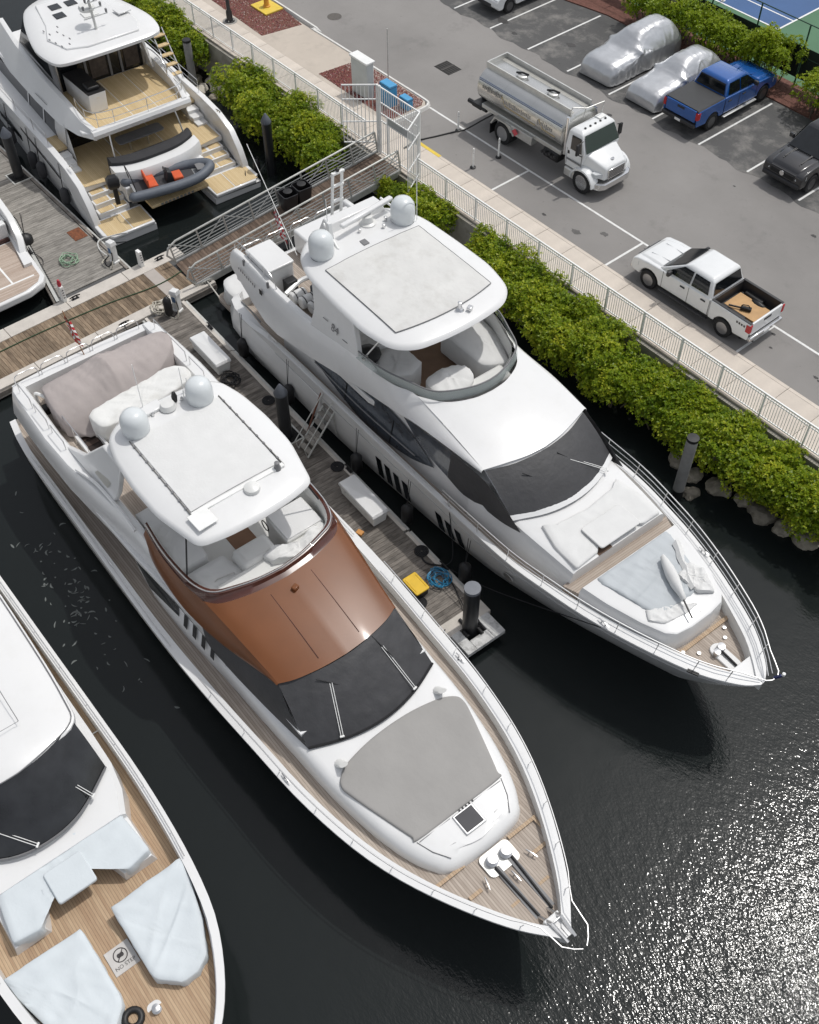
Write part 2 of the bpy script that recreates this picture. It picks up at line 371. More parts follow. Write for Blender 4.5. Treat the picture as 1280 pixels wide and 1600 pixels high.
gravel('gravel_bed', 'red and pale lava gravel bed behind the white security gate', [(-19.0, .06), (-13.9, .06), (-13.62, .3), (-13.62, 2.0), (-13.9, 2.33), (-18.75, 2.33)], 5200, lambda x, y: .55 if (y > 1.5 or x > -15.6) and y > .9 else .05)
gravel('gravel_bed', 'red lava gravel bed around the yellow hydrant base at the top edge', [(-34, .4), (-23.8, .08), (-23.4, 2.3), (-25.5, 2.55), (-34, 2.6)], 5200, lambda x, y: .12)

# water
m = bpy.data.materials.new('dark marina water'); m.use_nodes = True; n = m.node_tree.nodes; l = m.node_tree.links; p = n['Principled BSDF']
p.inputs['Base Color'].default_value = (.0115, .0145, .0145, 1); p.inputs['Roughness'].default_value = .11; p.inputs['IOR'].default_value = 1.33
tc = n.new('ShaderNodeTexCoord')
def wnoise(scale, det, sx, sy, rot=0.):
    mp = n.new('ShaderNodeMapping'); mp.inputs['Scale'].default_value = (sx, sy, 1); mp.inputs['Rotation'].default_value = (0, 0, rot); l.new(tc.outputs['Object'], mp.inputs[0])
    q = n.new('ShaderNodeTexNoise'); q.inputs['Scale'].default_value = scale; q.inputs['Detail'].default_value = det; q.inputs['Roughness'].default_value = .55; l.new(mp.outputs[0], q.inputs['Vector']); return q.outputs['Fac']
def bump(h, st, dist, prev=None):
    b = n.new('ShaderNodeBump'); b.inputs['Strength'].default_value = st; b.inputs['Distance'].default_value = dist
    if hasattr(h, 'is_linked'): l.new(h, b.inputs['Height'])
    if prev: l.new(prev, b.inputs['Normal'])
    return b
# wind ripples are stronger in the open fairway than between the hulls
sep = n.new('ShaderNodeSeparateXYZ'); l.new(tc.outputs['Object'], sep.inputs[0])
mr = n.new('ShaderNodeMapRange'); mr.inputs[1].default_value = 14.; mr.inputs[2].default_value = 21.; mr.inputs[3].default_value = .035; mr.inputs[4].default_value = 1.; l.new(sep.outputs['X'], mr.inputs[0])
pn = n.new('ShaderNodeTexNoise'); pn.inputs['Scale'].default_value = .16; pn.inputs['Detail'].default_value = 3; l.new(tc.outputs['Object'], pn.inputs['Vector'])
pm = n.new('ShaderNodeMapRange'); pm.inputs[1].default_value = .35; pm.inputs[2].default_value = .65; pm.inputs[3].default_value = .7; pm.inputs[4].default_value = 1.; l.new(pn.outputs['Fac'], pm.inputs[0])
mu = n.new('ShaderNodeMath'); mu.operation = 'MULTIPLY'; l.new(mr.outputs[0], mu.inputs[0]); l.new(pm.outputs[0], mu.inputs[1])
b1 = bump(wnoise(.7, 2, 1, 1), .12, .10)
b2 = bump(wnoise(2.6, 2., 1.0, 2.0, .55), .5, .03, b1.outputs[0]); l.new(mu.outputs[0], b2.inputs['Strength'])
b3 = bump(wnoise(10.0, 1.5, 1.0, 1.6, .3), .5, .016, b2.outputs[0]); l.new(mu.outputs[0], b3.inputs['Strength'])
l.new(b3.outputs[0], p.inputs['Normal'])
MATS['water'] = m
g = G().add([(-150, -150, ZW), (150, -150, ZW), (150, -2.2, ZW), (-150, -2.2, ZW)], [(0, 1, 2, 3)])
struct(g.build('water', m, smooth=False, recalc=False))

# foam and floating flecks between the two lower yachts
fr_ = random.Random(8); gf = G()
for k in range(90):
    u = fr_.gauss(0, 1); x = -1.4+1.5*u+fr_.gauss(0, .9); y = -23.7-.35*u*.3+fr_.gauss(0, .42)
    if fr_.random() < .25: x += 1.8; y -= .6
    L_ = fr_.uniform(.04, .26); a = fr_.uniform(0, 6.28); w_ = fr_.uniform(.012, .035); c1 = fr_.uniform(-1.2, 1.2); pts = []
    for q in range(5):
        f = q/4; aa = a+c1*f; pts.append((x+L_*f*math.cos(aa), y+L_*f*math.sin(aa)))
    row = []
    for q, (px_, py_) in enumerate(pts):
        ww_ = w_*math.sin(math.pi*(q+.4)/4.8); row.append([(px_-ww_*math.sin(a+c1), py_+ww_*math.cos(a+c1), ZW+.012), (px_+ww_*math.sin(a+c1), py_-ww_*math.cos(a+c1), ZW+.012)])
    gf.grid(row)
stuff(gf.build('foam_flecks', mat('foam', (.17, .185, .18), .9, var=.2, scale=9), smooth=False), 'thin pale foam flecks drifting on the dark water left of the bronze yacht', 'foam')
# ------------------------------------------------------------------ picket fences on the sea wall
def fence(x0, x1, y, label, top=1.22):
    t = thing('picket_fence', label, 'fence', (x0, y, .12))
    L = x1-x0; h = top-.12
    for nm, z, s in (('top_rail', h, .028), ('mid_rail', h-.13, .018), ('bottom_rail', .09, .02)):
        G().box(0, L, -s, s, z-s, z+s).build(nm, M_wpaint, t, smooth=False)
    pm_ = G().box(-.03, .03, -.032, .032, -.12, h+.02).mesh('post', M_wpaint, False)
    nP = round(L/1.85)
    for k in range(nP+1): link('post', pm_, t).location = (L*k/nP, 0, 0)
    pk = G().box(-.0095, .0095, -.0095, .0095, .09, h-.02).mesh('picket', M_wpaint, False)
    N = int(L/.108)
    if N > 290: N = 290
    for k in range(1, N): link('picket', pk, t).location = (L*k/N, 0, 0)
fence(-9.15, 14.9, -2.02, 'long white metal picket fence right of the gate, along the sidewalk above the mangroves')
fence(-30.5, -12.9, -1.88, 'white metal picket fence left of the gate, behind the mangroves at the top')

# security gate with flared wings
gt = thing('security_gate', 'tall white metal security gate with flared side wings at the head of the gangway', 'gate', (-11.95, -1.9, .1))
GW, GH = 2.75, 3.25
for nm, x in (('post', 0.), ('post', .14), ('post', GW)):
    G().box(x-.05, x+.05, -.05, .05, 0, GH).build(nm, M_wpaint, gt, smooth=False)
def panel(a, b, z0, z1, rails, nm='wing_panel', n=9, bar=.011):
    a, b = Vector(a), Vector(b); L = (b-a).length; ang = math.atan2(b.y-a.y, b.x-a.x)
    o = G().obox(((a.x+b.x)/2, (a.y+b.y)/2, rails[0]), (L, .05, .05), ang).build(nm, M_wpaint, gt, smooth=False)
    for z in rails[1:]: G().obox(((a.x+b.x)/2, (a.y+b.y)/2, z), (L, .045, .045), ang).build('rail', M_wpaint, o, smooth=False)
    pkm = G().box(-bar, bar, -bar, bar, z0, z1).mesh('picket', M_wpaint, False)
    for k in range(n+1):
        q = a.lerp(b, k/n); pk = link('picket', pkm, o); pk.location = (q.x, q.y, 0)
    return o
panel((.2, 0, 0), (GW-.06, 0, 0), .12, GH-.1, (GH-.04, GH-.75, 2.0, 1.65, .12), 'gate_leaf', 17)
panel((-.05, -.02, 0), (-1.0, -1.15, 0), .5, GH-.1, (GH-.04, 2.55, 1.5, .5), 'wing_panel', 9)
panel((GW+.05, -.02, 0), (GW+.75, -1.25, 0), .3, GH-.1, (GH-.04, 2.3, 1.3, .35), 'wing_panel', 9)
G().box(.62, .70, -.04, .04, .12, 2.0).build('leaf_stile', M_wpaint, gt, smooth=False)
G().box(.7, 2.6, -.012, .012, 1.66, 1.99).build('lock_plate', mat('gate plate', (.5, .52, .53), .4, metal=.4), gt, smooth=False)

# grey utility wall, blue boxes, sign pole behind the gate
u = thing('utility_pillar', 'pale grey rounded utility pillar with white cap in the gravel behind the gate', 'pillar', (-16.0, .55, .11))
G().box(-.75, .45, -.22, .22, 0, 1.75).build('pillar_body', mat('pale grey stucco', (.52, .54, .53), .8, var=.05), u, bevel=.06)
G().box(-.8, .5, -.26, .26, 1.75, 1.85).build('cap', M_wpaint, u, bevel=.02)
for lx, ly, s, lab in ((-14.75, .95, (.75, .45, 1.05), 'bright blue utility box seen through the gate bars'), (-13.95, 1.35, (.6, .35, .55), 'low bright blue box beside the white kerb tip behind the gate')):
    bb = thing('utility_box', lab, 'box', (lx, ly, .11))
    G().box(-s[0]/2, s[0]/2, -s[1]/2, s[1]/2, 0, s[2]).build('body', mat('bright blue plastic', (.07, .32, .58), .5), bb, bevel=.03)
    G().box(-s[0]/2-.015, s[0]/2+.015, -s[1]/2-.015, s[1]/2+.015, s[2]-.12, s[2]-.08).build('lid_seam', mat('dark blue plastic', (.03, .12, .25), .5), bb, bevel=.01)
sp_ = thing('sign_pole', 'thin bare grey pole standing in the gravel by the white kerb', 'pole', (-16.3, 2.2, .1))
G().tube([(0, 0, 0), (0, 0, 2.6)], .03, 8).build('pole', M_galv, sp_); G().lathe([(.08, 0), (.08, .04), (.04, .06)], n=10).build('foot', M_galv, sp_)
lp = thing('lamp_post', 'black lamp post with flanged base on the sidewalk at the top edge', 'lamp post', (-26.1, -.3, .12))
G().lathe([(.26, 0), (.26, .04), (.16, .06), (.16, .5), (.10, .62), (.085, 3.4), (.085, 4.4), (0, 4.4)], n=14).build('shaft', M_blackp, lp)
G().lathe([(.38, -.005), (.38, .012), (0, .012)], n=20).build('footing', mat('grey footing', (.30, .29, .27), .9), lp)
for k in range(4): G().lathe([(.03, .04), (.03, .1), (0, .1)], (.21*math.cos(k*1.57+.7), .21*math.sin(k*1.57+.7), 0), 8).build('bolt', M_galv, lp)
hy = thing('fire_hydrant', 'yellow fire hydrant on a yellow square pad in red gravel', 'hydrant', (-26.0, 1.95, .12))
G().box(-.7, .7, -.55, .55, 0, .09).build('pad', M_yel, hy, bevel=.02)
G().lathe([(.2, .09), (.2, .14), (.14, .16), (.13, .6), (.18, .62), (.17, .68), (.1, .8), (.04, .85), (0, .86)], n=14).build('barrel', mat('orange hydrant paint', (.68, .33, .05), .5), hy)
for s in (-1, 1): G().lathe([(.07, 0), (.07, .12), (0, .12)], (0, .1*s, .48), 10, 'Y' ).build('nozzle', MATS['orange hydrant paint'], hy)
# flexible delineator posts and the fuel hose
for i, (x, y, lab) in enumerate(((-11.06, 2.03, 'white plastic delineator post where the fuel hose crosses the line'), (-8.45, .58, 'white plastic delineator post nearest the sidewalk kerb'), (-8.3, 1.97, 'white plastic delineator post in front of the tanker rear wheel'))):
    t = thing('delineator_post', lab, 'post', (x, y, 0), group='delineator posts beside the tanker')
    G().lathe([(.13, .005), (.13, .05), (.06, .08), (0, .08)], n=12).build('base', M_black, t)
    G().lathe([(.045, .06), (.042, .9), (.03, .96), (0, .97)], n=10).build('tube', M_wpaint, t)
    for z in (.72, .84): G().lathe([(.0465, z), (.0465, z+.05)], n=10).build('band', mat('reflective band', (.6, .6, .6), .3), t)
hp = curve([(-9.9, 3.6, .95), (-10.4, 3.0, .5), (-10.85, 2.3, .06), (-11.1, 1.7, .035), (-11.35, .9, .035), (-11.55, .3, .04), (-11.5, -.1, .15), (-11.4, -.9, .16)], 6)
tag(G().tube(hp, .035, 8).build('fuel_hose', M_black), 'black fuel hose trailing from the tanker across the road to the gate', 'hose')

# ------------------------------------------------------------------ docks
def wood(name, c1, c2, rand=.25, axis='X', stain=.4):
    m = bpy.data.materials.new(name); m.use_nodes = True; n = m.node_tree.nodes; l = m.node_tree.links; p = n['Principled BSDF']
    p.inputs['Roughness'].default_value = .8; p.inputs['Specular IOR Level'].default_value = .25
    tc = n.new('ShaderNodeTexCoord'); oi = n.new('ShaderNodeObjectInfo')
    ofs = n.new('ShaderNodeVectorMath'); ofs.operation = 'ADD'; l.new(tc.outputs['Object'], ofs.inputs[0])
    cx = n.new('ShaderNodeCombineXYZ'); mm = n.new('ShaderNodeMath'); mm.operation = 'MULTIPLY'; mm.inputs[1].default_value = 57.; l.new(oi.outputs['Random'], mm.inputs[0]); l.new(mm.outputs[0], cx.inputs[2]); l.new(cx.outputs[0], ofs.inputs[1])
    mp = n.new('ShaderNodeMapping'); mp.inputs['Scale'].default_value = (1.3, 14, 4) if axis == 'X' else (14, 1.3, 4); l.new(ofs.outputs[0], mp.inputs[0])
    nz = n.new('ShaderNodeTexNoise'); nz.inputs['Scale'].default_value = 2.; nz.inputs['Detail'].default_value = 7; nz.inputs['Roughness'].default_value = .65; l.new(mp.outputs[0], nz.inputs['Vector'])
    r = n.new('ShaderNodeValToRGB'); r.color_ramp.elements[0].position = .28; r.color_ramp.elements[1].position = .72; r.color_ramp.elements[0].color = (*c1, 1); r.color_ramp.elements[1].color = (*c2, 1); l.new(nz.outputs['Fac'], r.inputs[0])
    n2 = n.new('ShaderNodeTexNoise'); n2.inputs['Scale'].default_value = 1.6; n2.inputs['Detail'].default_value = 5; l.new(ofs.outputs[0], n2.inputs['Vector'])
    r2 = n.new('ShaderNodeValToRGB'); r2.color_ramp.elements[0].position = .45; r2.color_ramp.elements[1].position = .7; r2.color_ramp.elements[0].color = (1, 1, 1, 1); r2.color_ramp.elements[1].color = (1-stain,)*3+(1,); l.new(n2.outputs['Fac'], r2.inputs[0])
    mx = n.new('ShaderNodeMix'); mx.data_type = 'RGBA'; mx.blend_type = 'MULTIPLY'; mx.inputs[0].default_value = 1; l.new(r.outputs[0], mx.inputs[6]); l.new(r2.outputs[0], mx.inputs[7])
    wn = n.new('ShaderNodeTexWhiteNoise'); wn.noise_dimensions = '1D'; l.new(mm.outputs[0], wn.inputs['W'])
    mr = n.new('ShaderNodeMapRange'); mr.inputs[3].default_value = 1-rand; mr.inputs[4].default_value = 1+rand; l.new(wn.outputs['Value'], mr.inputs[0])
    hs = n.new('ShaderNodeHueSaturation'); l.new(mr.outputs[0], hs.inputs['Value']); l.new(mx.outputs[2], hs.inputs['Color']); l.new(hs.outputs[0], p.inputs['Base Color'])
    b = n.new('ShaderNodeBump'); b.inputs['Strength'].default_value = .4; b.inputs['Distance'].default_value = .01; l.new(nz.outputs['Fac'], b.inputs['Height']); l.new(b.outputs[0], p.inputs['Normal'])
    MATS[name] = m; return m
M_wbrown = wood('brown timber', (.135, .092, .06), (.31, .24, .17), .33, 'X')
M_wgrey = wood('silver grey timber', (.20, .185, .165), (.36, .34, .31), .16, 'Y', .3)
M_wdark = wood('dark dock timber', (.12, .105, .09), (.27, .245, .22), .22, 'Y', .45)
M_dconc = mat('dock concrete edge', (.56, .52, .47), .8, var=.07, scale=2, bump=.15, bscale=30, dirt=.4, dscale=1.5, dcol=(.32, .30, .27))
M_float = mat('dock float', (.10, .10, .10), .8, var=.2)
def planks(parent, spots, mt, th=.04):
    """spots: (cx, cy, length_x, length_y) each one board on the deck"""
    cache = {}
    for cx, cy, lx, ly in spots:
        k = (round(lx, 2), round(ly, 2))
        if k not in cache: cache[k] = G().box(-lx/2, lx/2, -ly/2, ly/2, -th, 0).mesh('plank', mt, False)
        o = link('plank', cache[k], parent); o.location = (cx, cy, rnd.uniform(-.004, .004)); o.rotation_euler = (rnd.uniform(-.004, .004), rnd.uniform(-.003, .003), rnd.uniform(-.003, .003))
# main walkway along Y
wk = thing('timber_walkway', 'brown timber dock walkway with pale concrete edges and an inlaid grey strip', 'dock walkway', (-12.3, -13.2, ZD))
pl = []; y = .9
while y > -19.8:
    y -= .152
    if abs(y+.15) < .25: continue
    pl.append((0, y, 1.9, .142))
planks(wk, pl, M_wbrown)
G().box(-.95, .95, -20, 1.6, -.35, -.045).build('float', M_float, wk, smooth=False)
G().box(-.95, .95, -.42, .10, -.04, .012).build('grey_strip', mat('grey strip', (.42, .38, .345), .8, var=.05), wk, smooth=False)
for nm, x0, x1 in (('edge_kerb', -1.62, -.955), ('edge_kerb', .955, 1.47)):
    for k in range(8): G().box(x0, x1, -20+2.7*k+.008, -20+2.7*(k+1)-.008, -.42, .03).build(nm, M_dconc, wk, bevel=.02, smooth=False)
for x0, x1 in ((-1.66, -1.62), (1.47, 1.51)): G().box(x0, x1, -20, 1.6, -.30, -.10).build('rub_strake', M_wdark, wk, smooth=False)
tag(G().tube(curve([(-13.2, -33, ZD+.03), (-12.55, -27, ZD+.03), (-12.75, -20, ZD+.03), (-12.55, -16, ZD+.03), (-12.2, -13.4, ZD+.04), (-12.55, -11, ZD+.06), (-12.3, -8.6, ZD+.45), (-11.9, -5, ZD+1.0), (-11.5, -2.4, ZD+1.45)], 10), .022, 6).build('garden_hose', mat('dark green hose', (.03, .07, .03), .5)), 'dark green hose running down the middle of the brown walkway', 'hose')
# right finger dock, slightly turned like the yachts
FR = thing('finger_dock', 'grey weathered finger dock between the bronze yacht and the white yacht', 'dock', (-10.75, -14.05, ZD), rad(-2.6))
pl = []; x = .1
while x < 18.75:
    x += .148; pl.append((x, -.12, .139, 1.55))
planks(FR, pl, M_wdark)
G().box(0, 19, -.95, .72, -.4, -.05).build('float', M_float, FR, smooth=False)
for y0, y1, z in ((.665, .80, .02), (.83, .93, -.05), (-1.03, -.905, .02), (-1.15, -1.05, -.05)):
    for k in range(5): G().box(.02+3.78*k, 3.76*(k+1), y0, y1, -.2, z).build('edge_board', M_dconc if z > 0 else M_galv, FR, smooth=False, bevel=.01)
G().box(18.78, 19.3, -1.2, .95, -.3, .015).build('end_beam', M_dconc, FR, bevel=.02)
# left finger dock with a flared root
FL_ = thing('finger_dock', 'pale silver finger dock beside the catamaran, upper left', 'dock', (-14.0, -14.9, ZD))
pl = []; x = -.1
while x > -13.5:
    x -= .150
    y1 = .86; y0 = -1.0-.19*max(0, 6.2+x) if x > -6.2 else -1.0
    pl.append((x, (y0+y1)/2, .141, y1-y0))
planks(FL_, pl, M_wgrey)
G().prism([(-13.6, -1.05), (-6.2, -1.05), (0, -2.25), (0, .9), (-13.6, .9)], -.4, -.05).build('float', M_float, FL_, smooth=False)
def strip(a, b, w, z0, z1, nm, mt, par):
    a, b = Vector(a), Vector(b); G().obox(((a.x+b.x)/2, (a.y+b.y)/2, (z0+z1)/2), ((b-a).length, w, z1-z0), math.atan2(b.y-a.y, b.x-a.x)).build(nm, mt, par, smooth=False, bevel=.008)
strip((-13.6, .96, 0), (0, .96, 0), .13, -.2, .02, 'edge_board', M_wdark, FL_); strip((-13.6, 1.08, 0), (0, 1.08, 0), .09, -.25, -.04, 'edge_board', M_galv, FL_)
strip((-6.2, -1.12, 0), (0, -2.32, 0), .13, -.2, .02, 'edge_board', M_galv, FL_); strip((-13.6, -1.12, 0), (-6.2, -1.12, 0), .13, -.2, .02, 'edge_board', M_galv, FL_)
strip((-6.2, -1.26, 0), (0, -2.46, 0), .09, -.25, -.04, 'edge_board', M_wdark, FL_)
G().box(-3.85, -3.05, .2, .8, .003, .02).build('rusty_plate', mat('rusty hatch plate', (.17, .055, .02), .7, var=.4, scale=9), FL_, smooth=False)

# gangway with truss rails
GA, GB = Vector((-11.12, -2.0, .12)), Vector((-12.0, -12.3, ZD+.08))
gl = (GB-GA).length; ang = math.atan2(GB.y-GA.y, GB.x-GA.x); tilt = -math.asin((GB.z-GA.z)/gl)
gw = thing('gangway', 'sloping aluminium gangway with truss handrails and timber deck', 'gangway', GA)
gw.rotation_euler = (0, tilt, ang)
pl = []; x = .05
while x < gl-.1: x += .150; pl.append((x, 0, .141, 1.66))
M_wgang = wood('gangway timber', (.10, .07, .052), (.21, .155, .12), .25, 'Y'); planks(gw, pl, M_wgang)
for s in (-1, 1):
    y = s*.9
    G().box(0, gl, y-.05, y+.05, -.22, .06).build('side_beam', M_galv, gw, smooth=False)
    G().tube([(0, y, 1.02), (gl-.3, y, 1.02), (gl+.1, y, .85), (gl+.25, y, .55), (gl, y, .1)], .045, 8).build('handrail', M_galv, gw)
    for z in (.78, .62, .46, .30, .17): G().tube([(0, y, z), (gl, y, z)], .02, 6).build('rail', M_galv, gw)
    nP = 8
    for k in range(nP+1):
        x = gl*k/nP; G().box(x-.03, x+.03, y-.03, y+.03, .05, 1.0).build('stanchion', M_galv, gw, smooth=False)
        if k < nP:
            a, b = (x, gl*(k+1)/nP); z0, z1 = (.06, .98) if k % 2 else (.98, .06)
            G().tube([(a, y+.02*s, z0), (b, y+.02*s, z1)], .022, 6).build('brace', M_galv, gw)
# two black bins standing on the gangway
for x, lab, r in ((4.25, 'black round-topped dock cart tub on the gangway, nearer the gate', .36), (4.95, 'black square dock cart tub on the gangway, lower of the two', .36)):
    P_ = GA+(GB-GA)*(x/gl); t = thing('dock_cart_tub', lab, 'tub', (P_.x-.45, P_.y, P_.z+.02), ang, 'black tubs on the gangway')
    g = G(); g.loft([[(px_*s_, py_*s_, z) for px_, py_ in rrect(-r, r, -r, r, .12)] for s_, z in ((.8, 0), (1., .72), (1., .76), (.9, .76), (.75, .2))]); g.build('tub', M_blackp, t)
    G().lathe([(.16, .74), (.2, .8), (.2, .84), (.1, .86), (0, .86)], n=14).build('lid', M_black, t)

# ------------------------------------------------------------------ pilings
def piling(x, y, top, base, r, label, cone=True, grey=False, water_sleeve=False):
    t = thing('piling', label, 'piling', (x, y, base), group='mooring pilings')
    mtp = mat('weathered grey sleeve', (.26, .255, .245), .6, var=.15, scale=3) if grey else mat('black piling sleeve', (.02, .021, .023), .38, var=.25, scale=2)
    h = top-base
    G().lathe([(r, -1.5), (r, h), (0, h)], n=18).build('shaft', mtp, t)
    if grey and water_sleeve: G().lathe([(r*1.02, -.4), (r*1.02, .45)], n=18).build('tide_band', M_black, t)
    if cone: G().lathe([(r*1.08, h-.02), (r*1.1, h+.05), (r*.2, h+.42), (0, h+.45)], n=18).build('cap', mat('slate grey cap', (.10, .11, .13), .45, var=.1), t)
    else: G().lathe([(r*1.04, h-.1), (r*1.04, h+.02), (0, h+.03)], n=18).build('cap', M_black if grey else mat('flat slate cap', (.16, .17, .19), .5), t)
    return t
piling(9.05, -5.45, 1.15, ZW, .2, 'weathered grey piling with flat black cap in the water right of the white yacht', False, True, True)
piling(-1.85, -14.5, .8, ZD, .23, 'black piling with grey conical cap halfway along the right finger dock')
piling(8.62, -14.92, .75, ZW, .25, 'thick black piling with flat grey top at the end of the right finger dock', False)
piling(-23.0, -14.3, .7, ZD, .23, 'black piling with pointed grey cap on the left finger dock')
piling(-16.3, -4.9, .75, ZW, .22, 'black piling with pointed cap in front of the mangroves by the gangway')
piling(-25.2, -3.45, .55, ZW, .2, 'grey timber piling with flat black cap behind the catamaran', False, True)
# guide collars where pilings pass through the docks
for x, y, rz in ((-1.85, -14.5, -2.6), (-23.0, -14.3, 0)):
    t = thing('pile_well', 'dark square pile opening around the black piling on the %s finger dock' % ('right' if x > -10 else 'left'), 'pile guide', (x, y, ZD), rad(rz))
    G().box(-.42, .42, -.42, .42, -.03, .012).build('opening', mat('opening black', (.006, .006, .006), .9), t, smooth=False)
    for a, b, c, d in ((-.48, .48, -.48, -.42), (-.48, .48, .42, .48), (-.48, -.42, -.42, .42), (.42, .48, -.42, .42)): G().box(a, b, c, d, -.03, .03).build('rim', M_galv, t, smooth=False)
t = thing('pile_guide', 'white metal pile guide bracket around the piling at the dock end', 'pile guide', (8.65, -14.9, ZD-.05), rad(-2.6))
for a, b, c, d, nm in ((-.62, .75, -.72, -.36, 'plate'), (-.62, .75, .36, .8, 'plate'), (.36, .75, -.36, .36, 'plate'), (-.62, -.36, -.36, .36, 'plate')):
    G().box(a, b, c, d, -.12, .06).build(nm, mat('scuffed white bracket', (.55, .55, .54), .6, var=.15, scale=6, dirt=.7, dscale=4), t, bevel=.02)
for a in range(4):
    q = a*math.pi/2+.4; G().lathe([(.06, -.12), (.06, .12)], (.33*math.cos(q), .33*math.sin(q), .1), 10, 'X').build('roller', M_black, t)

# ------------------------------------------------------------------ mangroves, rocks, hedges
def leafmat(name, c1, c2, c3, hue=.03):
    m = bpy.data.materials.new(name); m.use_nodes = True; n = m.node_tree.nodes; l = m.node_tree.links; p = n['Principled BSDF']
    p.inputs['Roughness'].default_value = .42; p.inputs['Specular IOR Level'].default_value = .35
    ge = n.new('ShaderNodeNewGeometry'); r = n.new('ShaderNodeValToRGB'); e = r.color_ramp.elements
    e[0].position = 0; e[0].color = (*c1, 1); e[1].position = 1; e[1].color = (*c3, 1); k = e.new(.55); k.color = (*c2, 1)
    tc = n.new('ShaderNodeTexCoord'); nz = n.new('ShaderNodeTexNoise'); nz.inputs['Scale'].default_value = .9; nz.inputs['Detail'].default_value = 2; l.new(tc.outputs['Object'], nz.inputs['Vector'])
    ad = n.new('ShaderNodeMath'); ad.operation = 'MULTIPLY_ADD'; ad.inputs[1].default_value = .62; l.new(ge.outputs['Random Per Island'], ad.inputs[0])
    sb = n.new('ShaderNodeMath'); sb.operation = 'MULTIPLY_ADD'; sb.inputs[1].default_value = 1.5; sb.inputs[2].default_value = -.56; l.new(nz.outputs['Fac'], sb.inputs[0]); l.new(sb.outputs[0], ad.inputs[2])
    l.new(ad.outputs[0], r.inputs[0]); l.new(r.outputs[0], p.inputs['Base Color'])
    tr = n.new('ShaderNodeBsdfTranslucent'); l.new(r.outputs[0], tr.inputs['Color']); mx = n.new('ShaderNodeMixShader'); mx.inputs[0].default_value = .42
    l.new(p.outputs[0], mx.inputs[1]); l.new(tr.outputs[0], mx.inputs[2]); l.new(mx.outputs[0], n['Material Output'].inputs[0])
    MATS[name] = m; return m
M_leaf = leafmat('mangrove leaves', (.10, .19, .007), (.27, .36, .014), (.58, .58, .04))
M_leafy = leafmat('yellow green hedge leaves', (.13, .22, .008), (.30, .40, .012), (.46, .50, .03))
M_twig = mat('bare twigs', (.16, .13, .10), .9, var=.25, scale=8)
def crown_mesh(name, blobs, nleaf, size, rng, mt, upbias=.35):
    """leaves in rosettes on and inside a set of ellipsoids (centre, radii)"""
    vols = np.array([b[1][0]*b[1][1]+b[1][0]*b[1][2] for b in blobs]); pr = vols/vols.sum()
    per = 7; nr = nleaf//per
    ci = rng.choice(len(blobs), nr, p=pr)
    C = np.array([b[0] for b in blobs])[ci]; R = np.array([b[1] for b in blobs])[ci]
    d = rng.normal(size=(nr, 3)); d[:, 2] = np.where(d[:, 2] < -.8, -d[:, 2], d[:, 2]); d /= np.linalg.norm(d, axis=1)[:, None]
    rr = rng.uniform(.55, 1.06, (nr, 1))**.6
    P0 = C+d*R*rr+rng.normal(scale=.03, size=(nr, 3))
    axis = d*.75+np.array([0, 0, upbias+.25])+rng.normal(scale=.22, size=(nr, 3)); axis /= np.linalg.norm(axis, axis=1)[:, None]
    P0 = np.repeat(P0, per, 0); A = np.repeat(axis, per, 0); n = len(P0)
    t = rng.normal(size=(n, 3)); t -= (t*A).sum(1)[:, None]*A; t /= np.linalg.norm(t, axis=1)[:, None]
    t = t+A*rng.uniform(.15, .95, (n, 1)); t /= np.linalg.norm(t, axis=1)[:, None]
    w = np.cross(t, A+rng.normal(scale=.12, size=(n, 3))); w /= np.linalg.norm(w, axis=1)[:, None]+1e-9
    s = size*rng.uniform(.65, 1.25, (n, 1)); st = P0+t*s*.12
    nn = np.cross(w, t)
    v = np.stack([st, st+t*s*.5+w*s*.26+nn*s*.05, st+t*s, st+t*s*.5-w*s*.26+nn*s*.05], 1).reshape(-1, 3)
    me = bpy.data.meshes.new(name); me.vertices.add(4*n); me.vertices.foreach_set('co', v.ravel().astype(np.float32))
    me.loops.add(4*n); me.loops.foreach_set('vertex_index', np.arange(4*n, dtype=np.int32)); me.polygons.add(n)
    me.polygons.foreach_set('loop_start', np.arange(0, 4*n, 4, dtype=np.int32)); me.polygons.foreach_set('loop_total', np.full(n, 4, np.int32))
    me.update(calc_edges=True); me.validate(); me.materials.append(mt); return me
def shrub(name, label, cat, group, loc, blobs, nleaf, size, mt, seed, stems=7, spread=.6, stemh=1.0):
    rng = np.random.default_rng(seed); t = thing(name, label, cat, loc, group=group); r_ = random.Random(seed)
    g = G()
    for k in range(stems):
        b = blobs[k % len(blobs)]; e = Vector(b[0])+Vector((r_.uniform(-.5, .5)*b[1][0], r_.uniform(-.5, .5)*b[1][1], r_.uniform(.1, .5)*b[1][2]))
        s0 = Vector((e.x*.35+r_.uniform(-.3, .3), e.y*.35+r_.uniform(-.25, .25), -.1)); mid = s0.lerp(e, .5)+Vector((r_.uniform(-.15, .15), r_.uniform(-.15, .15), .1))
        g.tube([s0, mid, e], [.035, .025, .01], 5)
        for q in range(3):
            e2 = mid+Vector((r_.uniform(-.5, .5), r_.uniform(-.5, .5), r_.uniform(.0, .5))); g.tube([mid, e2], [.015, .006], 4)
    g.build('trunk', M_twig, t)
    link('crown', crown_mesh('crown', blobs, nleaf, size, rng, mt), t)
    return t
def blobrow(rng_, w, d, h, n, z0=.2):
    out_ = []
    for k in range(n):
        fx = rng_.uniform(-.5, .5)*w*.78; fy = rng_.uniform(-.5, .5)*d*.72; out_.append(((fx, fy, rng_.uniform(.35, .62)*h+z0), (rng_.uniform(.32, .5)*w*.62, rng_.uniform(.34, .5)*d*.66, rng_.uniform(.32, .45)*h)))
    return out_
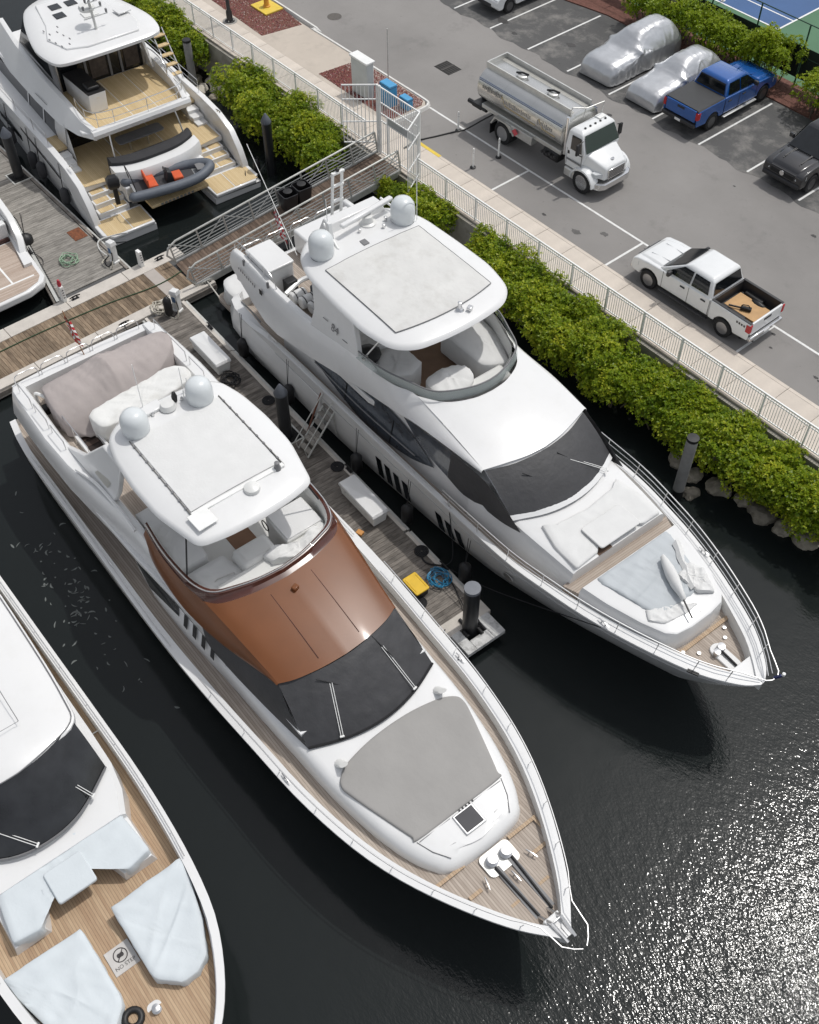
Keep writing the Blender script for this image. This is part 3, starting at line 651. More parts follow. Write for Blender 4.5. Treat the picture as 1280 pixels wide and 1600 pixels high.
#        x      y     w    d    h   leaves  where
MANG = [(-9.3, -2.95, 1.7, 1.1, 1.35, 5200, 'mangrove shrub under the gangway head at the fence corner'),
        (-7.5, -3.0, 2.2, 1.5, 1.75, 8500, 'mangrove shrub beside the white yacht mast, left of the rock gap'),
        (-3.4, -3.1, 2.0, 1.7, 1.75, 9000, 'mangrove shrub just right of the bare rock gap in the hedge'),
        (-1.5, -3.2, 2.2, 1.9, 1.8, 9500, 'mangrove shrub directly behind the white yacht hardtop corner'),
        (.6, -3.35, 2.2, 2.1, 1.75, 10000, 'mangrove shrub opposite the nose of the parked white pickup'),
        (2.7, -3.5, 2.3, 2.2, 1.75, 10500, 'mangrove shrub opposite the front door of the white pickup'),
        (4.8, -3.6, 2.3, 2.2, 1.6, 10000, 'mangrove shrub opposite the bed of the white pickup'),
        (6.7, -3.45, 2.1, 1.9, 1.4, 8500, 'lower mangrove shrub where the fence foot shows, left of the grey piling'),
        (8.4, -3.4, 2.0, 1.9, 1.5, 8500, 'mangrove shrub right behind the grey piling top'),
        (10.1, -3.3, 2.0, 1.9, 1.6, 9000, 'yellowish mangrove shrub one right of the grey piling'),
        (11.9, -3.15, 2.1, 1.8, 1.7, 9000, 'mangrove shrub at the right picture edge above the boulders'),
        (13.6, -3.1, 2.2, 1.8, 1.75, 6500, 'rightmost mangrove shrub, half outside the picture'),
        (-14.7, -3.1, 2.1, 2.0, 1.7, 8500, 'mangrove shrub left of the gangway, nearest the gate'),
        (-16.6, -3.05, 2.2, 2.1, 1.8, 9500, 'mangrove shrub behind the pointed black piling'),
        (-18.5, -3.2, 2.2, 2.3, 1.75, 9000, 'mangrove shrub in the middle of the clump beside the catamaran'),
        (-20.8, -2.85, 2.7, 1.7, 1.65, 9000, 'mangrove shrub at the left end of the clump, right of the pale boulders'),
        (-26.4, -2.75, 2.2, 1.4, 1.65, 6500, 'mangrove shrub left of the pale boulders, behind the grey timber piling'),
        (-28.5, -2.9, 2.2, 1.7, 1.8, 7000, 'mangrove shrub behind the catamaran stair, near the top edge'),
        (-30.8, -3.1, 2.4, 2.0, 1.9, 7000, 'topmost mangrove shrub behind the catamaran roof')]
for i, (x, y, w, d, h, nl, lab) in enumerate(MANG):
    shrub('mangrove_shrub', lab, 'shrub', 'mangrove shrubs along the sea wall', (x, y, ZW+.15), blobrow(random.Random(100+i), w*1.3, d*1.28, h*1.32, 13), int(nl*2.5), .108, M_leaf, 200+i, stems=10)
M_rock = mat('lime boulder', (.30, .27, .22), .9, var=.25, scale=4, bump=.6, bscale=6, rand=.25, dirt=.6, dscale=3, dcol=(.10, .085, .05))
M_rockw = mat('pale boulder', (.58, .54, .47), .9, var=.15, scale=4, bump=.5, bscale=6, dirt=.4, dscale=3, dcol=(.25, .2, .14))
def boulder(x, y, z, r, label, seed, mt, grp):
    bm = bmesh.new(); bmesh.ops.create_icosphere(bm, subdivisions=3, radius=1.)
    for v in bm.verts:
        q = v.co.copy(); k = 1+.45*mnoise.noise(q*1.1+Vector((seed*3.1, seed, 0)))+.18*mnoise.noise(q*2.7+Vector((seed, 0, seed)))
        v.co = Vector((q.x*k*r*1.15, q.y*k*r*.95, q.z*k*r*.75))
    me = bpy.data.meshes.new('boulder'); bm.to_mesh(me); bm.free(); me.materials.append(mt)
    me.polygons.foreach_set('use_smooth', [True]*len(me.polygons)); me.set_sharp_from_angle(angle=rad(32))
    o = link('boulder', me); o.location = (x, y, z); o.rotation_euler = (0, 0, seed*1.3); tag(o, label, 'boulder', grp)
BL = [(-24.85, -2.5, .42, 'largest pale boulder in the gap between the upper mangroves', 1), (-24.15, -2.75, .33, 'pale boulder right of the largest one in the upper gap', 1), (-24.6, -3.35, .34, 'pale boulder in front of the largest one at the waterline', 1),
      (-23.5, -2.6, .36, 'pale boulder against the mangrove at the right of the upper gap', 1), (-23.6, -3.3, .26, 'small tan boulder low in the upper gap', 0), (-25.5, -3.2, .4, 'brown submerged boulder left of the pale ones', 0), (-24.2, -4.0, .36, 'yellowish boulder awash in front of the upper gap', 0),
      (-5.75, -2.65, .5, 'grey boulder in the bare gap beside the hardtop', 0), (-5.2, -3.1, .45, 'dark boulder low in the bare gap beside the hardtop', 0), (-6.1, -3.3, .38, 'grey boulder at the left of the bare hedge gap', 0), (-4.9, -2.45, .33, 'small boulder high against the sea wall in the bare gap', 0),
      (8.0, -4.15, .36, 'tan boulder at the waterline right of the grey piling', 0), (8.8, -4.3, .3, 'brown boulder awash below the grey piling shrub', 0), (9.8, -4.05, .42, 'rust brown boulder under the yellowish mangrove', 0), (10.7, -3.75, .34, 'grey boulder under the mangroves right of the rust brown one', 0),
      (11.5, -3.85, .42, 'large tan boulder at the lower right shore', 0), (12.4, -3.7, .38, 'orange tan boulder beside the large one at the right shore', 0), (13.2, -3.6, .4, 'boulder at the right picture edge on the shore', 0), (9.3, -5.0, .3, 'small pale rock under water in front of the shore', 0)]
for i, (x, y, r, lab, pale) in enumerate(BL): boulder(x, y, ZW+.12*r, r, lab, i+2, M_rockw if pale else M_rock, 'shore boulders')
for i, q in enumerate(MANG[:12]):      # rip rap in the shade of the shrubs
    boulder(q[0]+.3, -2.75-.2*rnd.random(), ZW+.1, rnd.uniform(.3, .42), 'shaded boulder beneath '+q[6], i+40, M_rock, 'shaded rip rap')

# hedge strip, court and screen fence beyond the parking
struct(G().prism([(-60, 14.95), (-16.6, 14.5), (-14, 15.0), (40, 15.0), (40, 16.9), (-60, 16.9)], .001, .06).build('mulch_strip', M_mulch, smooth=False))
struct(G().box(-60, 60, 16.9, 60, .001, .03).build('court_surround', mat('court green', (.07, .17, .09), .7, var=.08, scale=.6), smooth=False))
M_cblue = mat('court blue', (.035, .10, .25), .6, var=.06, scale=.6)
struct(G().box(-31, -7.3, 20.45, 32, .031, .036).build('court', M_cblue, smooth=False))
for x0, x1, y0, y1 in ((-31, -7.3, 20.45, 20.55), (-7.4, -7.3, 20.55, 32), (-31, -7.4, 21.75, 21.83), (-13.4, -13.32, 21.83, 30)): G().box(x0, x1, y0, y1, .037, .042).build('court_line', M_wpaint, bpy.data.objects['court'], smooth=False)
M_dgreen = mat('dark green steel', (.012, .05, .03), .5)
cf = thing('court_fence', 'dark green court fence with black windscreen behind the hedge, upper right', 'fence', (-20, 16.75, 0))
for k in range(11):
    G().tube([(k*2.75, 0, 0), (k*2.75, 0, 3.0)], .04, 8).build('post', M_dgreen, cf)
for z in (3.0, 1.5): G().tube([(0, 0, z), (27.5, 0, z)], .025, 6).build('rail', M_dgreen, cf)
for k in range(10): G().box(k*2.75+.05, (k+1)*2.75-.05, -.008, .008, .45, 1.95).build('windscreen', mat('windscreen mesh', (.008, .016, .012), .9), cf, smooth=False)
cn = thing('court_net_post', 'white footed net post with green cable on the blue court', 'net post', (-11.1, 20.7, .04))
G().tube([(0, 0, 0), (0, 0, 1.1)], .04, 8).build('post', M_dgreen, cn); G().lathe([(.12, 0), (.12, .05), (0, .05)], n=12).build('foot', M_wpaint, cn)
hr = random.Random(5)
HG = [(-9.6, 15.75, 2.0, 1.5, 1.75, 'hedge bush right behind the taller silver covered car'), (-7.9, 15.85, 2.1, 1.5, 1.7, 'bright hedge bush behind the lower silver covered car'), (-6.2, 15.9, 2.0, 1.4, 1.65, 'bright hedge bush behind the roof of the blue pickup'), (-4.6, 15.95, 1.8, 1.3, 1.75, 'leggy hedge bush with bare stems in front of the blue pickup hood'),
      (-11.6, 15.6, 2.0, 1.3, 1.2, 'hedge bush with bare trunks left of the leaning palm trunk'), (-1.0, 15.3, 2.4, 1.9, 1.7, 'round bush at the right edge above the black pickup'), (.9, 15.6, 2.4, 1.7, 1.6, 'hedge bush behind the black pickup, mostly outside the picture')]
for i, (x, y, w, d, h, lab) in enumerate(HG):
    z0 = .55 if i in (3, 4) else .25
    shrub('hedge_bush', lab, 'bush', 'hedge bushes along the court fence', (x, y, .05), blobrow(random.Random(60+i), w*1.25, d*1.3, h*1.12, 12, z0), 13000, .10, M_leafy, 300+i, stems=14 if i in (3, 4) else 8)
pt = thing('palm_trunk', 'bare grey palm trunk rising out of the picture behind the silver covered car', 'tree', (-10.75, 15.9, .05))
G().tube([(0, 0, 0), (.03, .02, 1.5), (.1, .1, 3.5), (.22, .2, 6.5)], [.19, .15, .14, .13], 10).build('trunk', mat('palm bark', (.24, .22, .19), .9, var=.2, scale=5, bump=.5, bscale=12), pt)
# ------------------------------------------------------------------ boat kit (local frame: x forward, y to port, z above the water)
def boat(name, label, cat, ox, oy, head): return thing(name, label, cat, (ox, oy, ZW), rad(head))
def make_hull(par, L, Lw, BT, ZT, wl=(.93, .45), capw=.16, drop=.45, deckmat=None, N=44, hullmat=None, stem=1.0, boot=False, decklift=0., x0=0., fe=2.2, rub=.8, rubmat=None, rubr=.035):
    cw = capw if callable(capw) else (lambda x: capw)
    hullmat = hullmat or M_white
    ts = [1-(1-i/N)**1.7 for i in range(N+1)]
    B = lambda x: max(.02, stab(BT, x)); Z = lambda x: stab(ZT, x)
    fz = [0, .12, .3, .5, .68, .84, 1.]
    rows = []
    for t in ts:
        xs = x0+t*(L-x0); zs = Z(xs); half = []
        for f in fz:
            z = -.55+(zs+.55)*f; ww = max(0, z)/zs
            x = x0+t*(lerp(Lw, L, ww**.75)-x0)
            k = lerp(lerp(wl[0], wl[1], t**fe), 1., ww**.85) * (1. if z > 0 else lerp(.55, 1, (z+.55)/.55))
            half.append((x, B(xs)*k, z))
        rows.append([(x, -y, z) for x, y, z in half[::-1]]+half)
    g = G().grid(rows); m = len(rows[0]); g.f.append(tuple(range(m-1, -1, -1)))
    hull = g.build('hull', hullmat, par, angle=50)
    m2 = len(fz)
    for a in (m2-1-5, m2+5):
        G().tube([rows[i][a] for i in range(1, N)], rubr, 6).build('rub_rail', rubmat or M_steel, par)
    if boot:
        r2 = []
        for t in ts:
            xs = x0+t*(L-x0); k = lerp(wl[0], wl[1], t**2.2)*1.006; b = B(xs)*k
            r2.append([(x0+t*(Lw*1.003-x0), -b-.004, -.2), (x0+t*(Lw*1.003-x0), -b-.012, .1)])
        for s in (1, -1): G().grid([[(x, y*s, z) for x, y, z in r] for r in r2]).build('boot_stripe', mat('navy boot stripe', (.01, .012, .02), .3), hull)
    xs_ = [x0+t*(L-x0) for t in ts]
    capg, inn, dk = G(), G(), []
    for s in (-1, 1):
        ro, ri = [], []
        for x in xs_:
            b = B(x); z = Z(x); bi = max(.01, b-cw(x)); e = .025
            ro.append([(x, s*(b+e), z-.03), (x+.0, s*(b+e), z+.035), (x-.0, s*bi, z+.04), (x, s*bi, z-.02)])
            ri.append([(x, s*(bi+.002), z), (x-.02, s*max(.01, bi-.03), z-drop+decklift)])
        capg.loft(ro); inn.grid(ri)
    capg.build('gunwale', M_white, par, angle=50); inn.build('bulwark_inside', M_white2, par)
    rows = []
    for x in xs_:
        b = max(.005, B(x)-cw(x)-.02); z = Z(x)-drop+decklift
        rows.append([(x, -b, z), (x, -b*.33, z+.02), (x, b*.33, z+.02), (x, b, z)])
    G().grid(rows).build('deck', deckmat or M_teakg, par, angle=60)
    return hull
def rail(par, pts, feet, r=.016, mids=(), name='handrail', mt=None):
    """a stainless rail: top tube through pts, one post from each (foot, top) pair in feet"""
    mt = mt or M_steel
    o = G().tube(pts, r, 6).build(name, mt, par)
    for f, t in feet: G().tube([f, t], r*.85, 5).build('stanchion', mt, o)
    for mp_ in mids: G().tube(mp_, r*.7, 5).build('mid_rail', mt, o)
    return o
def cleat(par, x, y, z, rz=0., s=1., mt=None):
    g = G(); c, sn = math.cos(rz), math.sin(rz)
    def q(a, b, h): return (x+(a*c-b*sn)*s, y+(a*sn+b*c)*s, z+h*s)
    g.tube([q(-.16, 0, .075), q(-.06, 0, .09), q(.06, 0, .09), q(.16, 0, .075)], [.014*s, .022*s, .022*s, .014*s], 6)
    for a in (-.06, .06): g.tube([q(a, 0, 0), q(a, 0, .085)], .022*s, 6)
    return g.build('cleat', mt or M_steel, par)
def dome(par, x, y, z, r, h, name='satellite_dome', base=True):
    d = G().lathe([(r*.86, 0), (r*.98, .1*h), (r, .3*h), (r, .55*h), (r*.93, .74*h), (r*.72, .9*h), (r*.38, .98*h), (0, h)], (x, y, z), 22).build(name, mat('dome plastic', (.66, .69, .70), .3, var=.03), par, angle=60)
    if base: G().lathe([(r*.8, -.06*h), (r*.9, -.06*h), (r*.9, .0)], (x, y, z), 22).build('dome_base', M_grey, d)
    return d
def wiper(par, a, b, n, gap=.075, mt=None):
    """parallel arm wiper from pivot a to tip b, blade along n"""
    a, b = Vector(a), Vector(b); d = (b-a).normalized(); s = Vector((-d.y, d.x, 0))*gap/2
    o = G().tube([a+s, b+s], .011, 5).tube([a-s, b-s], .011, 5).tube([a-s*2, a+s*2], .03, 6).build('wiper', mt or M_wpaint, par)
    n = Vector(n); G().tube([b-n, b+n], .014, 5).build('wiper_blade', M_black, o)
    return o
def fillet(poly, r, n=5):
    out_ = []; N = len(poly)
    for i in range(N):
        p = Vector((*poly[i], 0)); a = Vector((*poly[i-1], 0)); b = Vector((*poly[(i+1) % N], 0)); da, db = (a-p), (b-p); ra = min(r, da.length*.45, db.length*.45)
        p0, p1 = p+da.normalized()*ra, p+db.normalized()*ra
        for k in range(n+1):
            t = k/n; q = p0*(1-t)**2+p*2*t*(1-t)+p1*t*t; out_.append((q.x, q.y))
    return out_
def cushion(par, name, outline, z0, th, mt, r=.06, crown=.03, zf=None, n=10):
    """soft slab with rounded rim over an outline (x,y) ccw, z0 number or function"""
    P = [Vector((a, b, 0)) for a, b in outline]; c = sum(P, Vector())/len(P)
    zf = zf or (lambda x, y: z0)
    rings = []
    for off, h in ((0, 0), (0, th*.55), (r*.35, th*.86), (r, th), (r*2.2, th+crown*.35)):
        rings.append([(p.x+(c.x-p.x)/max(.2, (c-p).length)*off, p.y+(c.y-p.y)/max(.2, (c-p).length)*off, zf(p.x, p.y)+h) for p in P])
    for k in (.66, .33):
        rings.append([(c.x+(p.x-c.x)*k, c.y+(p.y-c.y)*k, zf(c.x+(p.x-c.x)*k, c.y+(p.y-c.y)*k)+th+crown*(1-k*.6)) for p in P])
    return G().loft(rings).build(name, mt, par, angle=70)
def drape(par, name, outline, zbase, topfn, mt, seed=0, res=.12, wr=.03, wf=2.2, skirt=True, floor=None):
    """a loose cover: a wrinkled height field over an outline, falling to zbase round the rim"""
    xs = [p[0] for p in outline]; ys = [p[1] for p in outline]; n = len(outline)
    def sd(x, y):
        best = 9; ins = False
        for i in range(n):
            (x1, y1), (x2, y2) = outline[i], outline[i-1]
            if (y1 > y) != (y2 > y) and x < (x2-x1)*(y-y1)/(y2-y1)+x1: ins = not ins
            dx, dy = x2-x1, y2-y1; t = max(0, min(1, ((x-x1)*dx+(y-y1)*dy)/(dx*dx+dy*dy+1e-12)))
            best = min(best, math.hypot(x-x1-t*dx, y-y1-t*dy))
        return best if ins else -best
    c = Vector((sum(xs)/n, sum(ys)/n, 0)); K = max(16, int(sum(math.dist(outline[i], outline[i-1]) for i in range(n))/res))
    # resample rim evenly
    per = [0]
    for i in range(n): per.append(per[-1]+math.dist(outline[i], outline[(i+1) % n]))
    rim = []
    for k in range(K):
        s = per[-1]*k/K; i = max(j for j in range(n) if per[j] <= s); t = (s-per[i])/(per[i+1]-per[i]+1e-9)
        a, b = outline[i], outline[(i+1) % n]; rim.append((a[0]+(b[0]-a[0])*t, a[1]+(b[1]-a[1])*t))
    rings = []; R = max(6, int(max(max(xs)-min(xs), max(ys)-min(ys))/2/res))
    zb = zbase if callable(zbase) else (lambda x, y: zbase)
    ring0 = []
    for k, (x, y) in enumerate(rim):
        fl = 1+.012*math.sin(k*1.9+seed)+.012*math.sin(k*.77+seed*2); ring0.append((c.x+(x-c.x)*fl, c.y+(y-c.y)*fl, zb(x, y)))
    rings.append(ring0)
    for q in range(R+1):
        f = 1-q/R*.96 if q > 1 else (.998 if q == 0 else .975); ring = []
        for x, y in rim:
            X, Y = c.x+(x-c.x)*f, c.y+(y-c.y)*f; z = topfn(X, Y)
            v = Vector((X*wf+seed, Y*wf, seed*.37)); w = mnoise.noise(v*.6); an = seed*1.7; uu = X*math.cos(an)+Y*math.sin(an); vv = -X*math.sin(an)+Y*math.cos(an)
            rdg = 1-abs(mnoise.noise(Vector((uu*wf*.35+seed*2, vv*wf*1.5, 4.))))*5
            rd2 = 1-abs(mnoise.noise(Vector((vv*wf*.4+seed*5, uu*wf*1.7, 9.))))*6
            ring.append((X, Y, z+wr*(w*.5+max(0, rdg)*.8+max(0, rd2)*.5)-(.05 if q == 0 else 0.008 if q == 1 else 0)))
        rings.append(ring)
    return G().loft(rings, True, (False, True)).build(name, mt, par, angle=75)
def flag(par, lo, hi, fly):
    """a limp striped ensign hanging from the upper half of its staff, one strip of cloth per stripe"""
    d = hi-lo
    for k in range(9):
        rows = []
        for q in range(7):
            f = q/6; a = lo+d*(.35+.6*k/9); b = lo+d*(.35+.6*(k+1)/9)
            off_ = Vector((.10*math.sin(f*9+k*.2)+.06*f, .12*math.cos(f*7)*f+.05*f, -fly*f*(1.0-.04*k)))*1.0
            rows.append([a+off_, b+off_*.98])
        G().grid(rows).build('stripe', M_red if k % 2 == 0 else M_fabricw, par, angle=80)
    rows = []
    for q in range(4):
        f = q/6; off_ = Vector((.10*math.sin(f*9+1.2)+.06*f+.012, .12*math.cos(f*7)*f+.05*f+.012, -fly*f)); rows.append([lo+d*.68+off_, lo+d*.95+off_])
    G().grid(rows).build('canton', M_blue, par, angle=80)
def text_mesh(body, size, mt, parent, M_, name='lettering', depth=.004):
    c = bpy.data.curves.new(name, 'FONT'); c.body = body; c.size = size; c.extrude = depth; c.align_x = 'CENTER'; c.align_y = 'CENTER'; c.resolution_u = 3
    o = bpy.data.objects.new(name, c); me = bpy.data.meshes.new_from_object(o); bpy.data.objects.remove(o); bpy.data.curves.remove(c)
    me.materials.clear(); me.materials.append(mt); ob = link(name, me, parent); ob.matrix_local = M_
    return ob
# ------------------------------------------------------------------ the bronze-roofed yacht
BY = boat('motor_yacht', 'white motor yacht with bronze brown wheelhouse roof and grey foredeck sunpad', 'yacht', -7.6, -19.22, -2)
M_bronze = mat('bronze metallic paint', (.165, .058, .019), .36, metal=.0, var=.10, scale=.8, coat=.22, spec=.3, bump=.04, bscale=.9)
M_seamshade = mat('bronze seams and rim shade', (.075, .022, .014), .25, var=.1, coat=.5)  # rim lip's shade and reflection painted in as darker bronze; seams share it
M_taupe = mat('taupe canvas', (.40, .355, .34), .9, var=.05, scale=1.5, bump=.25, bscale=5)
M_greyp = mat('grey sunpad fabric', (.325, .315, .302), .9, var=.05, scale=1.2, bump=.2, bscale=5)
BT = [(0, 2.95), (1.6, 3.2), (5, 3.3), (8, 3.36), (11.4, 3.42), (14, 3.36), (16.5, 3.2), (18.2, 3.08), (19.7, 2.86), (20.9, 2.58), (22.05, 2.17), (23.35, 1.54), (24.5, .84), (25.35, .12)]
ZT = [(0, 1.75), (5, 2.2), (11, 2.36), (16.5, 2.5), (21, 2.64), (25.35, 2.82)]
make_hull(BY, 25.4, 23.4, BT, ZT, capw=lambda x: .2+.09*min(1, max(0, (x-6)/8)), drop=.3, fe=3.)
# swim platform
G().prism([(-1.2, -2.5), (-1.25, 2.5), (-.9, 2.75), (.1, 2.9), (.1, -2.9), (-.9, -2.75)][::-1], .35, .5).build('swim_platform', M_teakg, BY)
# deckhouse walls and cockpit
g = G()
hw = [(3.4, 2.25), (6, 2.3), (9, 2.32), (12, 2.36), (13.6, 2.38), (15.5, 2.28), (17.2, 2.15)]
g.loft([[(x, -w, 1.5), (x, w, 1.5), (x, w-.02, 3.3), (x, -w+.02, 3.3)] for x, w in hw]); g.build('deckhouse', M_white, BY, angle=30)
for s in (-1, 1):
    G().add([(8.6, s*2.36, 2.35), (9.6, s*2.37, 2.2), (13.3, s*2.42, 2.35), (12.6, s*2.42, 2.9), (9.3, s*2.37, 3.1)], [(0, 1, 2, 3, 4)]).build('side_window', M_glass, BY)
    G().box(4.0, 8.3, s*2.33-.01, s*2.33+.01, 2.1, 3.0).build('side_window', M_glass, BY, smooth=False)
G().box(3.36, 3.39, -1.7, 1.7, 1.6, 3.25).build('cockpit_door', M_glass, BY, smooth=False)
# flybridge deck plate
fp = [(.95, -2.7), (1.3, -2.9), (3.5, -3.0), (9.5, -2.75), (12.5, -2.5), (13.3, -1.8), (13.4, 1.8), (12.5, 2.5), (9.5, 2.75), (3.5, 3.0), (1.3, 2.9), (.95, 2.7)]
G().prism(fp, 3.28, 3.5).build('flybridge_deck', M_white, BY, bevel=.04)
G().prism([(1.2, -2.3), (8.4, -2.2), (8.4, 2.2), (1.2, 2.3)], 3.501, 3.515).build('boat_deck', M_teakg, BY, smooth=False)
# side coamings sweeping down into the wings
cs = [(.95, 2.62, 2.3, 2.82, 4.08, 3.2), (1.3, 2.76, 2.28, 2.95, 4.14, 3.18), (2.5, 2.84, 2.3, 3.02, 4.2, 3.2), (4, 2.9, 2.36, 3.03, 4.22, 3.2), (5.5, 2.86, 2.34, 3.0, 4.28, 3.18), (7, 2.72, 2.25, 2.88, 4.45, 3.16), (8.2, 2.6, 2.25, 2.76, 4.58, 3.12), (9.2, 2.5, 2.25, 2.66, 4.62, 3.1), (10.2, 2.46, 2.25, 2.6, 4.4, 3.08), (11.4, 2.48, 2.25, 2.56, 4.1, 3.06), (12.6, 2.48, 2.25, 2.52, 3.9, 3.05), (13.6, 2.42, 2.2, 2.46, 3.6, 3.0), (14.4, 2.38, 2.2, 2.4, 3.1, 2.85)]
for s in (-1, 1):
    rings = []
    for x, yo, yi, yb, zt, zb in cs:
        rings.append([(x, s*(yb-.06), zb-.04), (x, s*yb, zb+.1), (x, s*lerp(yb, yo, .55), lerp(zb, zt, .6)), (x, s*(yo+.015), zt-.08), (x, s*(yo-.05), zt), (x, s*(yi+.05), zt+.01), (x, s*yi, zt-.05), (x, s*yi, max(zb, min(3.45, zt-.3)))])
    w = G().loft(rings).build('coaming', M_white, BY, angle=42)
    # raised swoosh and slots
    G().tube(curve([(6.0, s*2.72, 4.43), (7.0, s*2.55, 4.60), (8.3, s*2.50, 4.66), (9.4, s*2.52, 4.63)], 5), .06, 6).build('moulding', M_white, w)
    for k in range(4):
        x = 11.75+k*.46; y = 2.62-.022*k
        G().add([(x, s*(y-.07), 3.06), (x+.20, s*(y-.075), 3.06), (x+.36, s*(y+.10), 2.80), (x+.16, s*(y+.105), 2.80)], [(0, 1, 2, 3)]).build('slot', M_black, w, smooth=False)
    G().grid([[(8.7+.0*q, s*(2.60+.02*q), 3.10-.02*q), (9.9, s*2.60, 3.06), (11.9, s*2.53, 3.04), (13.8, s*2.44, 2.98)] if q == 0 else [(8.9, s*2.66, 2.95), (10.0, s*2.78, 2.66), (12.0, s*2.72, 2.72), (13.9, s*2.52, 2.74)] if q == 1 else [(9.0, s*2.64, 2.2), (10.0, s*2.72, 1.9), (12.0, s*2.70, 1.95), (13.9, s*2.56, 2.0)] for q in range(3)]).build('window_ledge', M_white, w, angle=30)
    G().add([(8.75, s*2.625, 3.10), (9.9, s*2.625, 3.075), (11.45, s*2.57, 3.06), (11.6, s*2.68, 2.86), (10.05, s*2.80, 2.675), (9.2, s*2.71, 2.90)], [(0, 1, 2, 3, 4, 5)]).build('side_window', M_glass, w, smooth=False)
# aft coaming
G().loft([[(.92-.1*(1-(y/2.6)**2), y, 3.2), (.86-.1*(1-(y/2.6)**2), y, 3.9), (.92-.1*(1-(y/2.6)**2), y, 4.05), (1.25, y, 4.05), (1.3, y, 3.5)] for y in [-2.62+.262*k for k in range(21)]]).build('aft_coaming', M_white, BY, angle=45)
# rails on the aft coaming: separate hoops
for y0 in (-2.5, -1.55, -.6, .35, 1.3):
    y1 = y0+.85; x = 1.05
    rail(BY, curve([(x, y0, 4.05), (x-.03, y0+.06, 4.42), (x-.06, (y0+y1)/2, 4.45), (x-.03, y1-.06, 4.42), (x, y1, 4.05)], 4), [], .017)
for s in (-1, 1):
    for x0 in (1.5, 2.7, 3.9):
        y = s*2.55; rail(BY, [(x0, y, 4.2), (x0+.03, y, 4.6), (x0+.95, y, 4.62), (x0+.98, y, 4.22)], [], .017)
# companion hatch in the boat deck with rail
ho = G()
for a, b, c, d in ((3.3, 4.95, -1.95, -1.85), (3.3, 4.95, -1.32, -1.22), (3.2, 3.3, -1.95, -1.22), (4.95, 5.05, -1.95, -1.22)): ho.box(a, b, c, d, 3.51, 3.72)
ho = ho.build('stair_hatch', M_white, BY, bevel=.02)
G().box(3.3, 4.95, -1.85, -1.32, 3.516, 3.53).build('opening', mat('dark stairwell', (.02, .012, .010), .8), ho, smooth=False)
for k in range(4): G().box(3.4+k*.3, 3.6+k*.3, -1.82, -1.35, 3.53, 3.545).build('tread', mat('dark stair tread', (.05, .03, .022), .7), ho, smooth=False)
rail(BY, [(3.15, -1.2, 3.52), (3.15, -1.2, 4.35), (3.15, -2.0, 4.35), (5.3, -2.0, 4.35)], [((3.15, -2.0, 3.5), (3.15, -2.0, 4.35)), ((4.2, -2.0, 3.5), (4.2, -2.0, 4.35)), ((5.3, -2.0, 3.5), (5.3, -2.0, 4.35))], .017)
# davit bits in the port corner
G().tube(curve([(1.7, -2.15, 3.5), (1.7, -2.15, 4.0), (2.1, -2.0, 4.1), (2.6, -1.7, 4.0)], 4), .06, 8).build('crane_arm', M_wpaint, BY)
G().lathe([(.16, 3.5), (.16, 3.75), (.1, 3.8), (0, 3.8)], (2.2, -2.1, 0), 12).build('crane_winch', M_black, BY)
# bronze wheelhouse shell between the flybridge rim and the windscreen: flat top panel, creased shoulders, flaring sides
rimc = [(9.7, -2.28, 4.97), (10.9, -2.4, 5.0), (12.1, -2.36, 5.02), (12.72, -2.2, 5.02), (13.02, -1.95, 5.02), (13.18, -1.55, 5.02), (13.38, -.8, 5.02), (13.46, 0, 5.02)]
rimc = [tuple(v) for v in curve(rimc, 4)]; inn = rimc+[(x, -y, z) for x, y, z in rimc[-2::-1]]
Fc = [(12.85, -2.27, 4.74), (13.25, -1.92, 4.79), (13.55, -1.0, 4.84), (13.66, 0, 4.86)]; Wc = [(16.0, -1.95, 4.18), (16.2, -1.5, 4.22), (16.36, -.75, 4.26), (16.42, 0, 4.28)]
Fc = curve(Fc, 5); Wc = curve(Wc, 5)
Fc = Fc+[Vector((v.x, -v.y, v.z)) for v in Fc[-2::-1]]; Wc = Wc+[Vector((v.x, -v.y, v.z)) for v in Wc[-2::-1]]
rows = []
for q in range(9):
    f = q/8; rows.append([a.lerp(b, f)+Vector((0, 0, .035*math.sin(math.pi*f))) for a, b in zip(Fc, Wc)])
shell = G().grid(rows).build('wheelhouse_shell', M_bronze, BY, angle=60)
U_ = curve([(9.7, -2.3, 4.8), (10.8, -2.42, 4.8), (12.1, -2.4, 4.78), (12.85, -2.27, 4.74), (14.0, -2.14, 4.56), (15.1, -2.03, 4.36), (16.0, -1.95, 4.18)], 5)
D_ = curve([(9.5, -2.36, 4.25), (10.45, -2.58, 4.1), (11.9, -2.66, 3.98), (12.9, -2.58, 3.92), (13.9, -2.42, 3.94), (15.1, -2.16, 4.02), (16.0, -1.97, 4.13)], 5)
for s in (-1, 1):
    G().grid([[(lerp(a.x, b.x, f), -s*(lerp(a.y, b.y, f)-.05*math.sin(math.pi*f)), lerp(a.z, b.z, f)) for a, b in zip(U_, D_)] for f in (0, .08, .3, .55, .8, .95, 1)]).build('side_shell', M_bronze, shell, angle=60)
Ub = [v for v in U_ if v.x < 12.84]; base = [tuple(v) for v in Ub]+[tuple(v) for v in Fc]+[(v.x, -v.y, v.z) for v in Ub[::-1]]
def resample(P, n):
    P = [Vector(p) for p in P]; d = [0]
    for a, b in zip(P, P[1:]): d.append(d[-1]+(b-a).length)
    out_ = []
    for k in range(n):
        t = d[-1]*k/(n-1); i = max(j for j in range(len(d)) if d[j] <= t+1e-9); i = min(i, len(P)-2); out_.append(P[i].lerp(P[i+1], (t-d[i])/(d[i+1]-d[i]+1e-9)))
    return out_
